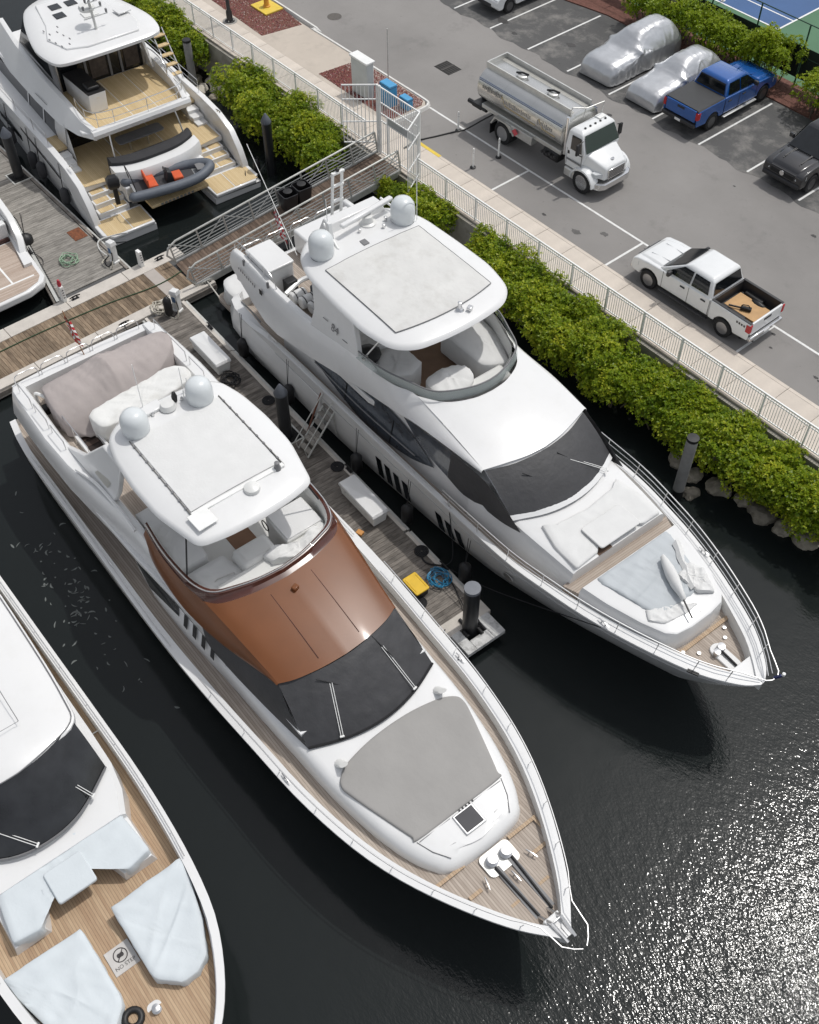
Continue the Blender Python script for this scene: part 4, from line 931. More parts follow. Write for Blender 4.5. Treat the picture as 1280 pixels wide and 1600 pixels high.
rb_, rt_ = resample(base, 61), resample(inn, 61)
G().grid([[a for a in rb_], [a.lerp(b, .45)-Vector((.05, 0, .03)) for a, b in zip(rb_, rt_)], [b+Vector((.02, 0, .0)) for b in rt_], [Vector((b.x-.06, b.y*.985, b.z+.03)) for b in rt_], [Vector((b.x-.1, b.y*.95, b.z)) for b in rt_]]).build('flybridge_rim', M_seamshade, shell, angle=50)
G().tube([(x-.03, y*.99, z+.035) for x, y, z in inn], .02, 6).build('rim_strip', M_steel, shell)
rows = [[(x-.1, y*.95, z) for x, y, z in inn], [(x-.16, y*.935, z-.1) for x, y, z in inn], [(x-.22, y*.92, 3.6) for x, y, z in inn]]
G().grid(rows).build('inner_coaming', M_white2, BY, angle=60)
# panel seams and the small horn box on the bronze roof
def shell_z(x, y):
    f = max(0, min(1, (x-13.6)/2.8)); return lerp(4.85, 4.275, f)+.035*math.sin(math.pi*f)+.004
for s in (-.7, .66):
    G().tube([(13.85+k*.25, s, shell_z(13.85+k*.25, s)-.012*abs(s)) for k in range(10)], .010, 4).build('panel_seam', M_seamshade, shell)
hb = G().obox((14.1, -.05, 4.82), (.16, .2, .16), .3).build('horn_box', M_bronze, shell, bevel=.03)
# side glass and windscreen under black covers
for s in (-1, 1):
    top = [(13.0, 2.55, 3.9), (14.0, 2.4, 3.93), (15.1, 2.14, 4.0), (15.97, 1.94, 4.11)]; bot = [(13.2, 2.5, 2.75), (14.6, 2.42, 2.82), (16.0, 2.3, 2.9), (17.5, 2.14, 2.98)]
    tp, bt_ = curve(top, 5), curve(bot, 5)
    G().grid([[(p.x, s*p.y, p.z) for p in tp], [(lerp(p.x, q.x, .5), s*(lerp(p.y, q.y, .5)+.06), lerp(p.z, q.z, .5)) for p, q in zip(tp, bt_)], [(q.x, s*q.y, q.z) for q in bt_]]).build('side_glass_cover', M_mesh, BY, angle=60)
wt = curve([(15.95, -1.95, 4.13), (16.3, -1.05, 4.21), (16.42, 0, 4.24), (16.3, 1.05, 4.21), (15.95, 1.95, 4.13)], 14); wb = curve([(17.5, -2.14, 2.98), (17.92, -1.1, 3.02), (18.08, 0, 3.04), (17.92, 1.1, 3.02), (17.5, 2.14, 2.98)], 14)
rows = []
for q in range(25):
    f = q/24; row = []
    for i, (a, b) in enumerate(zip(wt, wb)):
        v = a.lerp(b, f); v.z += .05*math.sin(math.pi*f)+.018*mnoise.noise(Vector((v.x*2.4+v.y, v.y*2.7, 3)))+.05*max(0, .25-abs(mnoise.noise(Vector((v.x*1.6+v.y*.9, v.y*1.3-v.x*2, 7)))))*(1 if .08 < f < .92 else 0)
        row.append(v)
    rows.append(row)
wsc = G().grid(rows).build('windscreen_cover', M_mesh, BY, angle=70)
G().tube([v+Vector((.015, 0, .02)) for v in wb], .035, 5).build('cover_hem', M_black, wsc)
wiper(BY, (17.85, -1.25, 3.14), (16.75, -.78, 3.98), (.25, .3, -.16)); wiper(BY, (17.9, 1.2, 3.14), (16.7, 1.0, 4.0), (-.35, -.1, .2))
# foredeck trunk
te = [(13.4, 2.46), (15.5, 2.36), (17.2, 2.26), (18.6, 2.18), (19.6, 2.06), (20.6, 1.88), (21.4, 1.62), (21.82, 1.42), (22.1, 1.2), (22.26, .9), (22.33, .4), (22.35, 0)]
tp = [tuple(v)[:2] for v in curve([(a, b, 0) for a, b in te], 4)]
ring = [(x, -y) for x, y in tp]+[(x, y) for x, y in tp[-2::-1]]
def off(r, d): return [(x+(d if x > 22 else d*.6 if x > 21 else 0), y+(d if y > .3 else -d if y < -.3 else d*y/.3)) for x, y in r]
zt_ = lambda x: 2.93-.035*max(0, x-18)+.0
rings = [[(x, y, 1.95) for x, y in off(ring, .13)], [(x, y, zt_(x)-.36) for x, y in off(ring, .12)], [(x, y, zt_(x)-.16) for x, y in off(ring, .08)], [(x, y, zt_(x)-.06) for x, y in off(ring, .0)], [(x, y, zt_(x)-.01) for x, y in off(ring, -.10)], [(x, y, zt_(x)+.01) for x, y in off(ring, -.2)], [(x, y*.55, zt_(x)+.05) for x, y in off(ring, -.12)]]
G().loft(rings).build('foredeck_trunk', M_white, BY, angle=50)
for s in (-1, 1): G().tube([(21.3, s*1.42, 2.83), (21.75, s*1.25, 2.815), (22.15, s*.98, 2.79)], .012, 4).build('locker_seam', M_grey, BY)
G().tube([(21.34, -1.36, 2.84), (21.34, -.36, 2.86)], .010, 4).build('locker_seam', M_grey, BY); G().tube([(21.34, .4, 2.86), (21.34, 1.36, 2.84)], .010, 4).build('locker_seam', M_grey, BY)
# narrow moulded ledge between window and deck
pad = [tuple(v)[:2] for v in curve([(18.72, -1.95, 0), (18.5, -1.6, 0), (18.34, -.8, 0), (18.3, 0, 0), (18.34, .8, 0), (18.5, 1.6, 0), (18.72, 2.0, 0), (18.95, 2.08, 0), (19.3, 2.02, 0), (20.3, 1.72, 0), (21.1, 1.46, 0), (21.28, 1.36, 0), (21.3, 0, 0), (21.28, -1.36, 0), (21.1, -1.46, 0), (20.3, -1.72, 0), (19.3, -2.02, 0), (18.95, -2.08, 0)], 4, True)]
pad = pad[::-1]
cushion(BY, 'sunpad', pad, 0, .09, M_greyp, .05, .01, zf=lambda x, y: zt_(x)+.0+.03*(1-abs(y)/2.2))
fh = G().obox((21.66, .02, 2.875), (.62, .66, .05), .0).build('foredeck_hatch', M_steel, BY, bevel=.02); G().obox((21.66, .02, 2.905), (.52, .56, .02)).build('hatch_glass', mat('smoked hatch', (.05, .05, .055), .25), fh, bevel=.01)
for k in range(5): G().obox((21.33, -.28+.11*k+.25, 2.885), (.05, .03, .04)).build('vent', M_black, BY)
for s, x in ((-1, 18.32), (1, 18.22)):
    v = G().loft([[(x+.02+.24*f+.15*math.cos(a)*(1-.35*f), s*1.72+.15*math.sin(a)*(1-.2*f), 2.92+.3*f+.07*math.cos(a)*f) for a in [q*math.pi/5 for q in range(10)]] for f in (0, .5, .85, 1)]).build('cowl_vent', M_white2, BY, angle=60)
# bow: windlass, chains, cleats, hatches on the teak
wz = 2.47
wl_ = G().lathe([(.17, 0), (.17, .1), (.1, .14), (.14, .22), (.14, .26), (0, .27)], (22.78, -.14, wz), 14).build('windlass', M_steel, BY)
G().lathe([(.17, 0), (.17, .1), (.1, .14), (.14, .22), (.14, .26), (0, .27)], (22.82, .28, wz+.0), 14).build('windlass', M_steel, BY)
G().prism(rrect(22.5, 23.15, -.42, .55, .15), wz-.03, wz+.03).build('windlass_plate', M_alu, BY)
for y0, y1, nm in ((-.18, -.12, 'chain'), (.34, .26, 'chain')):
    G().box(22.95, 24.55, min(y0, y1)-.05, max(y0, y1)+.05, wz-.01, wz+.035).build('chain_track', M_grey, BY)
    G().tube([(22.95, y0, wz+.06), (24.6, y1, wz+.06)], .035, 5).build(nm, M_black, BY)
cleat(BY, 23.25, .78, wz+.02, .3, 1.1); cleat(BY, 23.15, -.62, wz+.02, -.3, 1.1); cleat(BY, 23.45, .08, wz+.02, .05, 1.1)
M_teakl = teak('light teak margin', (.42, .30, .20), (.52, .40, .28))
for a, b, c, d in ((22.5, 22.6, .6, 1.55), (23.2, 23.3, .85, 1.3), (22.6, 23.2, 1.45, 1.53), (22.35, 22.45, -1.7, -.75), (23.1, 23.2, -1.2, -.8), (23.9, 23.98, -.5, -.2), (23.9, 23.98, .42, .75)): G().box(a, b, c, d, wz-.005, wz+.012).build('deck_margin', M_teakl, BY, smooth=False)
G().prism([(24.75, -.24), (25.3, -.08), (25.4, 0), (25.3, .08), (24.75, .26)], 2.3, 2.8).build('stem_head', M_white, BY, bevel=.03)
for s in (-.13, .17): G().tube([(24.4, s, 2.35), (24.95, s, 2.92), (25.5, s*.8, 2.85)], .05, 7).build('bow_roller', M_steel, BY)
cleat(BY, 24.95, -.02, 2.88, 1.57, .9)
for y in (-.62, .66): G().obox((24.35, y, 2.5), (.35, .05, .12), -.62 if y > 0 else .62).build('fairlead', M_black, BY)
# stainless rails: both sides from amidships to the stem
for s in (-1, 1):
    xs = [13.6+.59*k for k in range(20)]
    tops = [(x+.1, s*(stab(BT, x)-.1+.02), stab(ZT, x)+.04+(.36 if x < 22 else .36+.10*(x-22)/3)) for x in xs]+[(25.55, s*.42, 3.28), (25.9, s*.06, 3.3)]
    feet = [((x, s*(stab(BT, x)-.1), stab(ZT, x)+.02), (x+.1, s*(stab(BT, x)-.08), stab(ZT, x)+.4)) for x in [14.2, 15.8, 17.4, 18.9, 20.2, 21.4, 22.5, 23.5, 24.5]]
    rail(BY, [tuple(v) for v in curve(tops, 2)], feet, .017)
    # low rail on the after gunwale
    pts = [(x, s*(stab(BT, x)-.1), stab(ZT, x)+.13) for x in [2.2+.9*k for k in range(12)]]
    rail(BY, pts, [((x, y, z-.13), (x, y, z)) for x, y, z in pts[::2]], .014)
for s in (-1, 1):
    for x in (3.0, 8.2, 17.7): cleat(BY, x, s*(stab(BT, x)-.1), stab(ZT, x)+.03, 0, 1.2)
# hardtop with sliding canvas roof
hp_ = fillet([(7.02, 0), (7.06, -1.4), (7.42, -1.92), (8.3, -2.16), (9.5, -2.26), (10.8, -2.23), (12.42, -1.86), (12.62, -1.0), (12.68, 0), (12.62, 1.0), (12.42, 1.86), (10.8, 2.23), (9.5, 2.26), (8.3, 2.16), (7.42, 1.92), (7.06, 1.4)], .3)
sc = lambda f, dx=0: [(9.7+(x-9.7)*f+dx, y*f) for x, y in hp_]
zh = lambda x, y: 6.66-.02*(y*y)-.012*max(0, x-10)**2
rings = [[(x, y, zh(x, y)-.34) for x, y in sc(.86)], [(x, y, zh(x, y)-.30) for x, y in sc(.95)], [(x, y, zh(x, y)-.14) for x, y in sc(1.)], [(x, y, zh(x, y)-.05) for x, y in sc(.985)], [(x, y, zh(x, y)) for x, y in sc(.95)], [(x, y, zh(x, y)+.02) for x, y in sc(.6)]]
ht = G().loft(rings).build('hardtop', M_white, BY, angle=50)
cv = [[(8.12+3.28*a/12, -1.45+2.9*b/12, zh(8.12+3.28*a/12, -1.45+2.9*b/12)+.045+.008*mnoise.noise(Vector((a*.9, b*.9, 1)))) for b in range(13)] for a in range(13)]
G().grid(cv).build('canvas_roof', M_fabricw, ht, angle=80)
for s in (-1, 1):
    tr = G().box(8.05, 11.55, s*1.5-.013, s*1.5+.013, 6.60, 6.662).build('roof_track', mat('dark track', (.16, .155, .145), .6), ht, smooth=False)
    for k in range(9): G().box(8.3+k*.36, 8.38+k*.36, s*1.5-.028, s*1.5+.028, 6.62, 6.67).build('track_clip', M_grey, tr, smooth=False)
G().box(11.45, 11.6, -1.5, 1.5, 6.60, 6.68).build('roof_bow', M_wpaint, ht, bevel=.02)
G().obox((11.85, -1.35, 6.70), (.62, .62, .035), .05, .03).build('flat_antenna', M_wpaint, ht, bevel=.02)
G().lathe([(.22, 0), (.24, .06), (.22, .14), (.1, .2), (0, .21)], (11.75, .3, 6.6), 16).build('gps_dome', M_white2, ht)
nl = G().lathe([(.1, 0), (.1, .1), (.075, .14), (.075, .28), (0, .3)], (11.55, 1.28, 6.6), 12).build('navigation_light', M_grey, ht)
dome(BY, 7.82, -1.13, 6.62, .41, .82); dome(BY, 7.86, 1.0, 6.62, .41, .82)
rb = G().lathe([(.2, 0), (.26, .1), (.2, .25), (0, .28)], (7.6, .05, 6.62), 14).build('radar_dome', M_white2, BY)
G().obox((7.35, -.35, 6.72), (.4, .6, .12), .05).build('antenna_plinth', M_white, BY, bevel=.03)
G().lathe([(.07, 0), (.09, .2), (.05, .35), (0, .36)], (7.5, .35, 6.7), 10).build('searchlight', M_black, BY)
for x, y, h in ((7.2, -.55, 1.9), (7.3, .75, 1.1), (7.3, .9, .6), (7.6, .6, .5)): G().tube([(x, y, 6.6), (x+.04, y, 6.6+h)], .012, 5).build('whip_antenna', M_wpaint, BY)
for x, y in ((7.6, -.45), (7.7, -.1), (7.55, .55), (7.75, .7), (7.2, -.75)): G().lathe([(.05, 0), (.05, .12), (.02, .18), (0, .18)], (x, y, 6.62), 8).build('fitting', M_steel, BY)
# hardtop arch legs and struts
for s in (-1, 1):
    G().loft([[(4.75, s*2.5, 4.24), (8.0, s*2.5, 4.56), (8.0, s*2.3, 4.56), (4.75, s*2.34, 4.24)], [(5.9, s*2.36, 4.75), (8.2, s*2.36, 5.0), (8.2, s*2.18, 5.0), (5.9, s*2.2, 4.75)], [(7.2, s*2.05, 6.1), (8.6, s*2.15, 6.4), (8.6, s*1.95, 6.4), (7.2, s*1.85, 6.1)]]).build('arch_leg', M_white, BY, bevel=.04, angle=50)
    G().add([(6.7, s*2.40, 4.72), (7.6, s*2.42, 4.82), (7.85, s*2.33, 5.2), (7.1, s*2.30, 5.15)], [(0, 1, 2, 3)]).build('arch_opening', mat('pale recess', (.45, .44, .40), .8), BY, smooth=False)
    G().tube([(12.0, s*2.25, 4.95), (11.55, s*1.75, 6.4)], .028, 6).build('strut', M_blackp, BY)
# flybridge furniture under covers
G().box(8.5, 13.1, -2.2, 2.2, 3.505, 3.53).build('flybridge_floor', M_white2, BY, smooth=False)
G().box(9.2, 12.2, -.25, .5, 3.53, 3.54).build('sole', mat('brown sole', (.22, .12, .07), .7), BY, smooth=False)
drape(BY, 'covered_seat', [(8.6, -2.15), (11.3, -2.2), (11.3, -1.25), (8.6, -1.1)], 3.6, lambda x, y: 4.45+.1*math.sin(x*2), M_fabricw, 3, .16, .04)
drape(BY, 'covered_lounge', [(11.5, -2.1), (12.6, -1.9), (13.0, -1.2), (12.3, -.7), (11.5, -.9)], 3.6, lambda x, y: 4.35, M_fabricw, 4, .14, .03)
cushion(BY, 'helm_seat', rrect(11.75, 12.55, -.75, .45, .12)[::1], 4.1, .55, M_white2, .12, .03)
G().box(12.5, 13.2, -1.7, 1.9, 3.54, 4.55).build('dash_top', M_white2, BY, bevel=.06)
hc = G().box(11.3, 12.5, .75, 2.05, 3.54, 4.62).build('helm_console', M_white2, BY, bevel=.05)
G().box(11.35, 12.45, .8, 2.0, 4.625, 4.66).build('console_lid', M_white, hc, bevel=.02)
G().tube([(11.5+.18*math.cos(q*.7), .62, 4.5+.18*math.sin(q*.7)) for q in range(9)], .018, 6, True).build('wheel', M_black, hc)
for k in range(5): G().obox((11.25, .9+.22*k, 4.66), (.1, .12, .06)).build('instrument', M_black, hc)
drape(BY, 'crumpled_cover', [(12.55, -.1), (12.9, .0), (13.25, .9), (13.05, 1.7), (12.75, 2.05), (12.5, 1.9), (12.75, 1.0), (12.45, .4)], 4.55, lambda x, y: 4.72+.06*math.sin(y*6), M_fabricw, 8, .09, .09, 3.2)
G().tube([(12.15, -1.95, 4.0), (12.25, -1.5, 4.45), (12.35, -1.0, 4.45), (12.35, -.95, 4.0)], .018, 6).build('grab_rail', M_steel, BY)
# things carried on the boat deck
tn = thing('covered_tender', 'small boat under a taupe canvas cover on the bronze yacht aft deck', 'tender', BY.matrix_basis @ Vector((0, 0, 0))); tn.rotation_euler = BY.rotation_euler
tn.location = Vector((-7.6, -19.22, ZW))
def tz(x, y):
    u = (x-2.75)/1.35; v = (y-.3)/2.55
    return 3.72+1.02*max(0, 1-abs(u)**2.6)*(1-.28*max(0, v)**2-.2*max(0, -v)**2)+.26*math.exp(-((y-.1)/.42)**2)*max(0, 1-abs(u))+.1*max(0, v)*max(0, 1-u*u)
drape(tn, 'cover', [tuple(v)[:2] for v in curve([(1.6, -1.75, 0), (1.5, -.6, 0), (1.5, .8, 0), (1.62, 2.1, 0), (2.0, 2.55, 0), (2.9, 2.5, 0), (3.5, 1.9, 0), (3.95, .6, 0), (4.2, -.7, 0), (4.25, -1.5, 0), (3.6, -2.1, 0), (2.4, -2.05, 0)], 4, True)], 3.62, tz, M_taupe, 2, .11, .05, 1.5)
for y in (-1.2, 1.5): G().box(1.8, 3.6, y-.05, y+.05, 3.52, 3.62).build('chock', M_white2, tn, smooth=False)
sc_ = drape(BY, 'covered_bench', [tuple(v)[:2] for v in curve([(3.9, -1.15, 0), (3.75, .5, 0), (3.7, 1.8, 0), (4.1, 2.25, 0), (4.7, 2.1, 0), (4.85, .6, 0), (4.85, -1.0, 0), (4.4, -1.3, 0)], 3, True)], 3.56, lambda x, y: 4.32+.1*max(0, y-1), M_fabrich, 6, .12, .04, 2.)
en = thing('ensign', 'red and white striped flag furled on its staff at the bronze yacht stern', 'flag', (-6.55, -19.25, ZW+4.05), rad(-2))
G().tube([(0, 0, 0), (-.9, 0, 1.35)], .018, 6).build('staff', mat('varnished staff', (.25, .12, .05), .4), en)
flag(en, Vector((-.12, 0, .18)), Vector((-.86, 0, 1.28)), .55)
# ------------------------------------------------------------------ the white yacht on the right
RY = boat('motor_yacht', 'all white motor yacht with grey mildewed canvas roof, moored beside the mangroves', 'yacht', -7.4, -9.9, -2.5)
BT2 = [(-.4, 2.55), (.4, 2.85), (3, 2.92), (8, 2.92), (12.4, 2.88), (14.4, 2.86), (16.3, 2.8), (17.7, 2.6), (18.9, 2.38), (20.25, 2.02), (21.5, 1.59), (22.45, 1.19), (23.1, .78), (23.5, .46), (23.7, .22), (23.79, .06)]
ZT2 = [(-.4, 1.7), (1.0, 1.85), (3, 2.25), (8, 2.38), (14, 2.5), (18, 2.64), (23.76, 2.76)]
make_hull(RY, 23.8, 21.4, BT2, ZT2, wl=(.99, .35), capw=lambda x: .17+.25*min(1, max(0, (x-16)/6)), drop=.38, x0=-.4, fe=2.8, rubmat=mat('grey strake', (.40, .40, .40), .4), rubr=.025)
for s in (-1, 1):
    for x0, n in ((9.25, 4), (12.45, 3)):
        for k in range(n):
            x = x0+.48*k; w = .3
            def hy(xx, z):
                zs = stab(ZT2, xx); ww = z/zs; t = (xx+.4)/(lerp(21.4, 23.8, ww**.75)+.4); return s*(stab(BT2, -.4+t*24.2)*lerp(lerp(.99, .35, t**2.8), 1., ww**.85)+.015)
            G().grid([[(x+.05*f_, hy(x, z), z), (x+w+.05*f_, hy(x+w, z), z)] for f_, z in ((0, 1.5), (.5, 1.0), (1, .5))]).build('hull_window', M_glass, RY, smooth=False)
    for x in (2.0, 4.0): G().lathe([(.05, 0), (.06, .02), (.03, .03)], (x, s*2.85, 1.2), 8, 'Y').build('through_hull', M_steel, RY)
    ov = G().lathe([(.0, 0), (.13, .0), (.13, .03), (.0, .03)], (16.0, s*(stab(BT2, 16)*.93), 1.5), 12, 'Y', sx=1.6).build('porthole', M_steel, RY)
# stern bulge and swim platform with a covered toy
for s in (-1, 1):
    G().loft([[(x, s*(yo-.02), .35), (x, s*(yo+.22*k), 1.0), (x, s*(yo+.2*k), 1.35), (x, s*(yo+.02), 1.75+.1*k), (x, s*(yo-.35), 1.8+.1*k), (x, s*(yo-.4), .35)] for x, yo, k in ((-.75, 2.35, .1), (-.55, 2.6, .7), (0, 2.78, 1), (1.5, 2.9, 1), (3.5, 2.92, .6), (6, 2.92, .1))]).build('stern_quarter', M_white, RY, angle=50)
    G().tube(curve([(-.1, s*2.42, 1.92), (.6, s*2.44, 1.96), (1.4, s*2.5, 1.96)], 4), .035, 6).build('fairlead', M_grey, RY)
G().prism(rrect(-2.6, -.3, -2.3, 2.3, .3), .35, .5).build('swim_platform', M_teakg, RY)
drape(RY, 'covered_toy', [tuple(v)[:2] for v in curve([(-2.5, -1.9, 0), (-2.65, -1.2, 0), (-2.4, -.2, 0), (-1.0, -.1, 0), (-.6, -1.0, 0), (-.75, -1.9, 0), (-1.6, -2.2, 0)], 3, True)], .75, lambda x, y: 1.25-.12*((x+1.6)**2), M_fabricw, 12, .14, .03)
G().lathe([(.0, 0), (.2, 0), (.28, .3), (.2, .65), (0, .7)], (-1.9, -2.0, .45), 12).build('fender_ball', M_white2, RY)
M_teakx = teak('cross laid teak', (.31, .25, .205), (.45, .385, .325), axis='X')
# main deck house
G().loft([[(x, -w-.06, 1.75), (x, w+.06, 1.75), (x, w-.02, 4.0), (x, -w+.02, 4.0)] for x, w in ((11.35, 2.37), (13.4, 2.3), (14.2, 2.05))]).build('deckhouse', M_white, RY, angle=30)
G().loft([[(x, -w-.06, 1.75), (x, w+.06, 1.75), (x, w, 3.3), (x, -w, 3.3)] for x, w in ((3.0, 2.42), (8, 2.42), (11.4, 2.37))]).build('saloon', M_white, RY, angle=30)
for s in (-1, 1): G().grid([[(x, s*(w+.0), 3.28), (x, s*w, z)] for x, w, z in ((6.5, 2.42, 3.5), (8, 2.42, 3.8), (9.8, 2.4, 4.0), (11.4, 2.37, 4.2))]).build('upper_side', M_white, RY)
lens_t = curve([(4.9, 2.9), (7.2, 3.53), (9.3, 3.85), (10.8, 3.68), (12.0, 3.05)], 5) if False else None
def side_poly(par, top, bot, yfn, name, mt, s, n=14):
    T = curve([(a, 0, b) for a, b in top], 6); Bm = curve([(a, 0, b) for a, b in bot], 6)
    def samp(C, f):
        q = f*(len(C)-1); i = min(int(q), len(C)-2); return C[i].lerp(C[i+1], q-i)
    rows = []
    for k in range(n+1):
        a, b = samp(T, k/n), samp(Bm, k/n); rows.append([(lerp(a.x, b.x, h/3), s*yfn(lerp(a.x, b.x, h/3), lerp(a.z, b.z, h/3)), lerp(a.z, b.z, h/3)) for h in range(4)])
    return G().grid(rows).build(name, mt, par, angle=60)
ys = lambda x, z: tab([(3, 2.45), (8, 2.45), (11, 2.41), (13.4, 2.33), (14.2, 2.2), (15.6, 2.14), (17, 2.1)], x)+.06*(1-(z-1.75)/2.25)+.022
for s in (-1, 1):
    lw = side_poly(RY, [(4.9, 2.86), (7.2, 3.5), (9.3, 3.82), (10.8, 3.62), (11.95, 3.0)], [(4.9, 2.84), (6.8, 2.28), (8.4, 2.02), (10.5, 2.36), (11.95, 2.98)], ys, 'saloon_window', M_glassb, s)
    for x in (7.0, 9.6): G().tube([(x, s*(ys(x, 2.3)+.012), 2.25), (x+.25, s*(ys(x, 3.5)+.012), 3.5)], .02, 5).build('mullion', M_black, lw)
    G().tube(curve([(5.2, s*(ys(5, 2.8)+.015), 2.72), (8.0, s*(ys(8, 2.5)+.015), 2.62), (11.0, s*(ys(11, 2.8)+.015), 2.78)], 4), .03, 5).build('blind_edge', M_grey, lw)
    side_poly(RY, [(10.35, 4.08), (11.6, 4.26), (12.75, 4.42)], [(10.5, 3.98), (11.4, 3.4), (12.6, 3.12)], ys, 'forward_window', M_glassb, s)
    side_poly(RY, [(12.75, 4.44), (13.6, 4.4), (14.4, 4.18), (15.1, 3.85), (15.9, 3.38)], [(12.62, 3.14), (13.3, 2.98), (14.2, 3.02), (15.1, 3.1), (15.85, 3.34)], lambda x, z: ys(x, z)+.012, 'window_cover', M_mesh, s)
# forward house under the windscreen and the coachroof with seat
te2 = [(13.6, 2.32), (14.8, 2.2), (15.8, 2.13), (17, 2.04), (17.98, 1.95)]
G().prism([(17.9, -2.2), (18.6, -1.95), (18.6, 1.95), (17.9, 2.2)], 2.2, 2.82).build('foredeck_step', M_teakx, RY, bevel=.01)
G().loft([[(x, -w-.07, 1.8), (x, -w-.02, 3.0), (x, -w+.06, z-.06), (x, -w+.2, z), (x, w-.2, z), (x, w-.06, z-.06), (x, w+.02, 3.0), (x, w+.07, 1.8)] for (x, w), z in zip(te2, (3.5, 3.46, 3.4, 3.36, 3.3))]).build('coachroof', M_white, RY, angle=40)
# flybridge shell, roof brow and windscreen
inn2 = [(7.6, -2.5, 5.2), (8.6, -2.5, 5.28), (9.4, -2.38, 5.3), (10.2, -2.1, 5.3), (11.0, -1.76, 5.3), (11.42, -1.15, 5.3), (11.66, -.5, 5.3), (11.72, 0, 5.3)]
out2 = [(6.9, -2.68, 3.5), (8.4, -2.6, 3.82), (9.8, -2.52, 4.06), (11.0, -2.44, 4.3), (12.4, -2.38, 4.5), (13.5, -2.28, 4.55), (14.25, -1.2, 4.52), (14.43, 0, 4.53)]
inn2 = [tuple(v) for v in curve(inn2, 4)]; out2 = [tuple(v) for v in curve(out2, 4)]
inn2 += [(x, -y, z) for x, y, z in inn2[-2::-1]]; out2 += [(x, -y, z) for x, y, z in out2[-2::-1]]
F2 = curve([(10.55, -2.02, 4.93), (11.35, -1.5, 4.97), (11.78, -.7, 5.0), (11.88, 0, 5.01)], 5); W2 = curve([(13.97, -2.12, 4.5), (14.2, -1.4, 4.53), (14.38, -.7, 4.55), (14.45, 0, 4.56)], 5)
F2 = F2+[Vector((v.x, -v.y, v.z)) for v in F2[-2::-1]]; W2 = W2+[Vector((v.x, -v.y, v.z)) for v in W2[-2::-1]]
roof2 = G().grid([[a.lerp(b, q/8)+Vector((0, 0, .05*math.sin(math.pi*q/8))) for a, b in zip(F2, W2)] for q in range(9)]).build('wheelhouse_roof', M_white, RY, angle=60)
U2 = curve([(7.4, -2.54, 4.95), (8.7, -2.5, 4.96), (9.7, -2.32, 4.95), (10.55, -2.02, 4.93), (12.2, -2.07, 4.74), (13.97, -2.12, 4.5)], 6)
D2 = curve([(6.9, -2.68, 3.5), (8.4, -2.6, 3.82), (9.8, -2.53, 4.06), (11.0, -2.46, 4.3), (12.4, -2.38, 4.44), (14.0, -2.2, 4.42)], 6)
for s in (-1, 1):
    G().grid([[(lerp(a.x, b.x, f), -s*(lerp(a.y, b.y, f)-.035*math.sin(math.pi*f)), lerp(a.z, b.z, f)+.02*math.sin(math.pi*f)) for a, b in zip(U2, D2)] for f in (0, .06, .25, .5, .75, .94, 1)]).build('side_shell', M_white, roof2, angle=60)
M_defl = mat('green tinted deflector glass', (.50, .58, .56), .1, var=.05, spec=.6); M_defl.node_tree.nodes['Principled BSDF'].inputs['Alpha'].default_value = .38
G().grid([[(x+.05*(1 if x > 10 else .3), y*1.015, z-.3) for x, y, z in inn2], [(x, y, z+.02) for x, y, z in inn2], ]).build('wind_deflector', M_defl, RY, angle=60)
G().tube([(x-.015, y*.995, z+.03) for x, y, z in inn2], .03, 6).build('deflector_frame', M_grey, RY)
G().grid([[(x-.12, y*.94, z-.12) for x, y, z in inn2], [(x-.2, y*.92, 3.62) for x, y, z in inn2]]).build('inner_coaming', M_white2, RY, angle=60)
wt2 = curve([(13.95, -2.05, 4.46), (14.3, -1.1, 4.5), (14.43, 0, 4.52), (14.3, 1.1, 4.5), (13.95, 2.05, 4.46)], 5); wb2 = curve([(15.4, -2.12, 3.5), (15.85, -1.05, 3.52), (16.0, 0, 3.53), (15.85, 1.05, 3.52), (15.4, 2.12, 3.5)], 5)
def band(A, Bq, par, nm, mt, n=6, bulge=.06, inset=0.):
    rows = []
    for q in range(n+1):
        f = q/n; row = []
        for i, (a, b) in enumerate(zip(A, Bq)):
            v = Vector(a).lerp(Vector(b), f); v.z += bulge*math.sin(math.pi*f)+.012*mnoise.noise(v*2.2); row.append(v)
        rows.append(row)
    return G().grid(rows).build(nm, mt, par, angle=70)
band([v+Vector((-.06, 0, -.02)) for v in wt2], [v+Vector((.06, 0, -.03)) for v in wb2], RY, 'windscreen_frame', M_white, 6, .02)
band([v.lerp(w, .03)*1 for v, w in zip(wt2, wb2)], [w.lerp(v, .02) for v, w in zip(wt2, wb2)], RY, 'windscreen_cover', M_mesh, 7, .07)
wiper(RY, (15.62, -1.28, 3.58), (15.0, -.8, 4.12), (.28, .36, -.22)); wiper(RY, (15.8, 1.55, 3.6), (15.05, .55, 4.15), (-.3, -.3, .22))
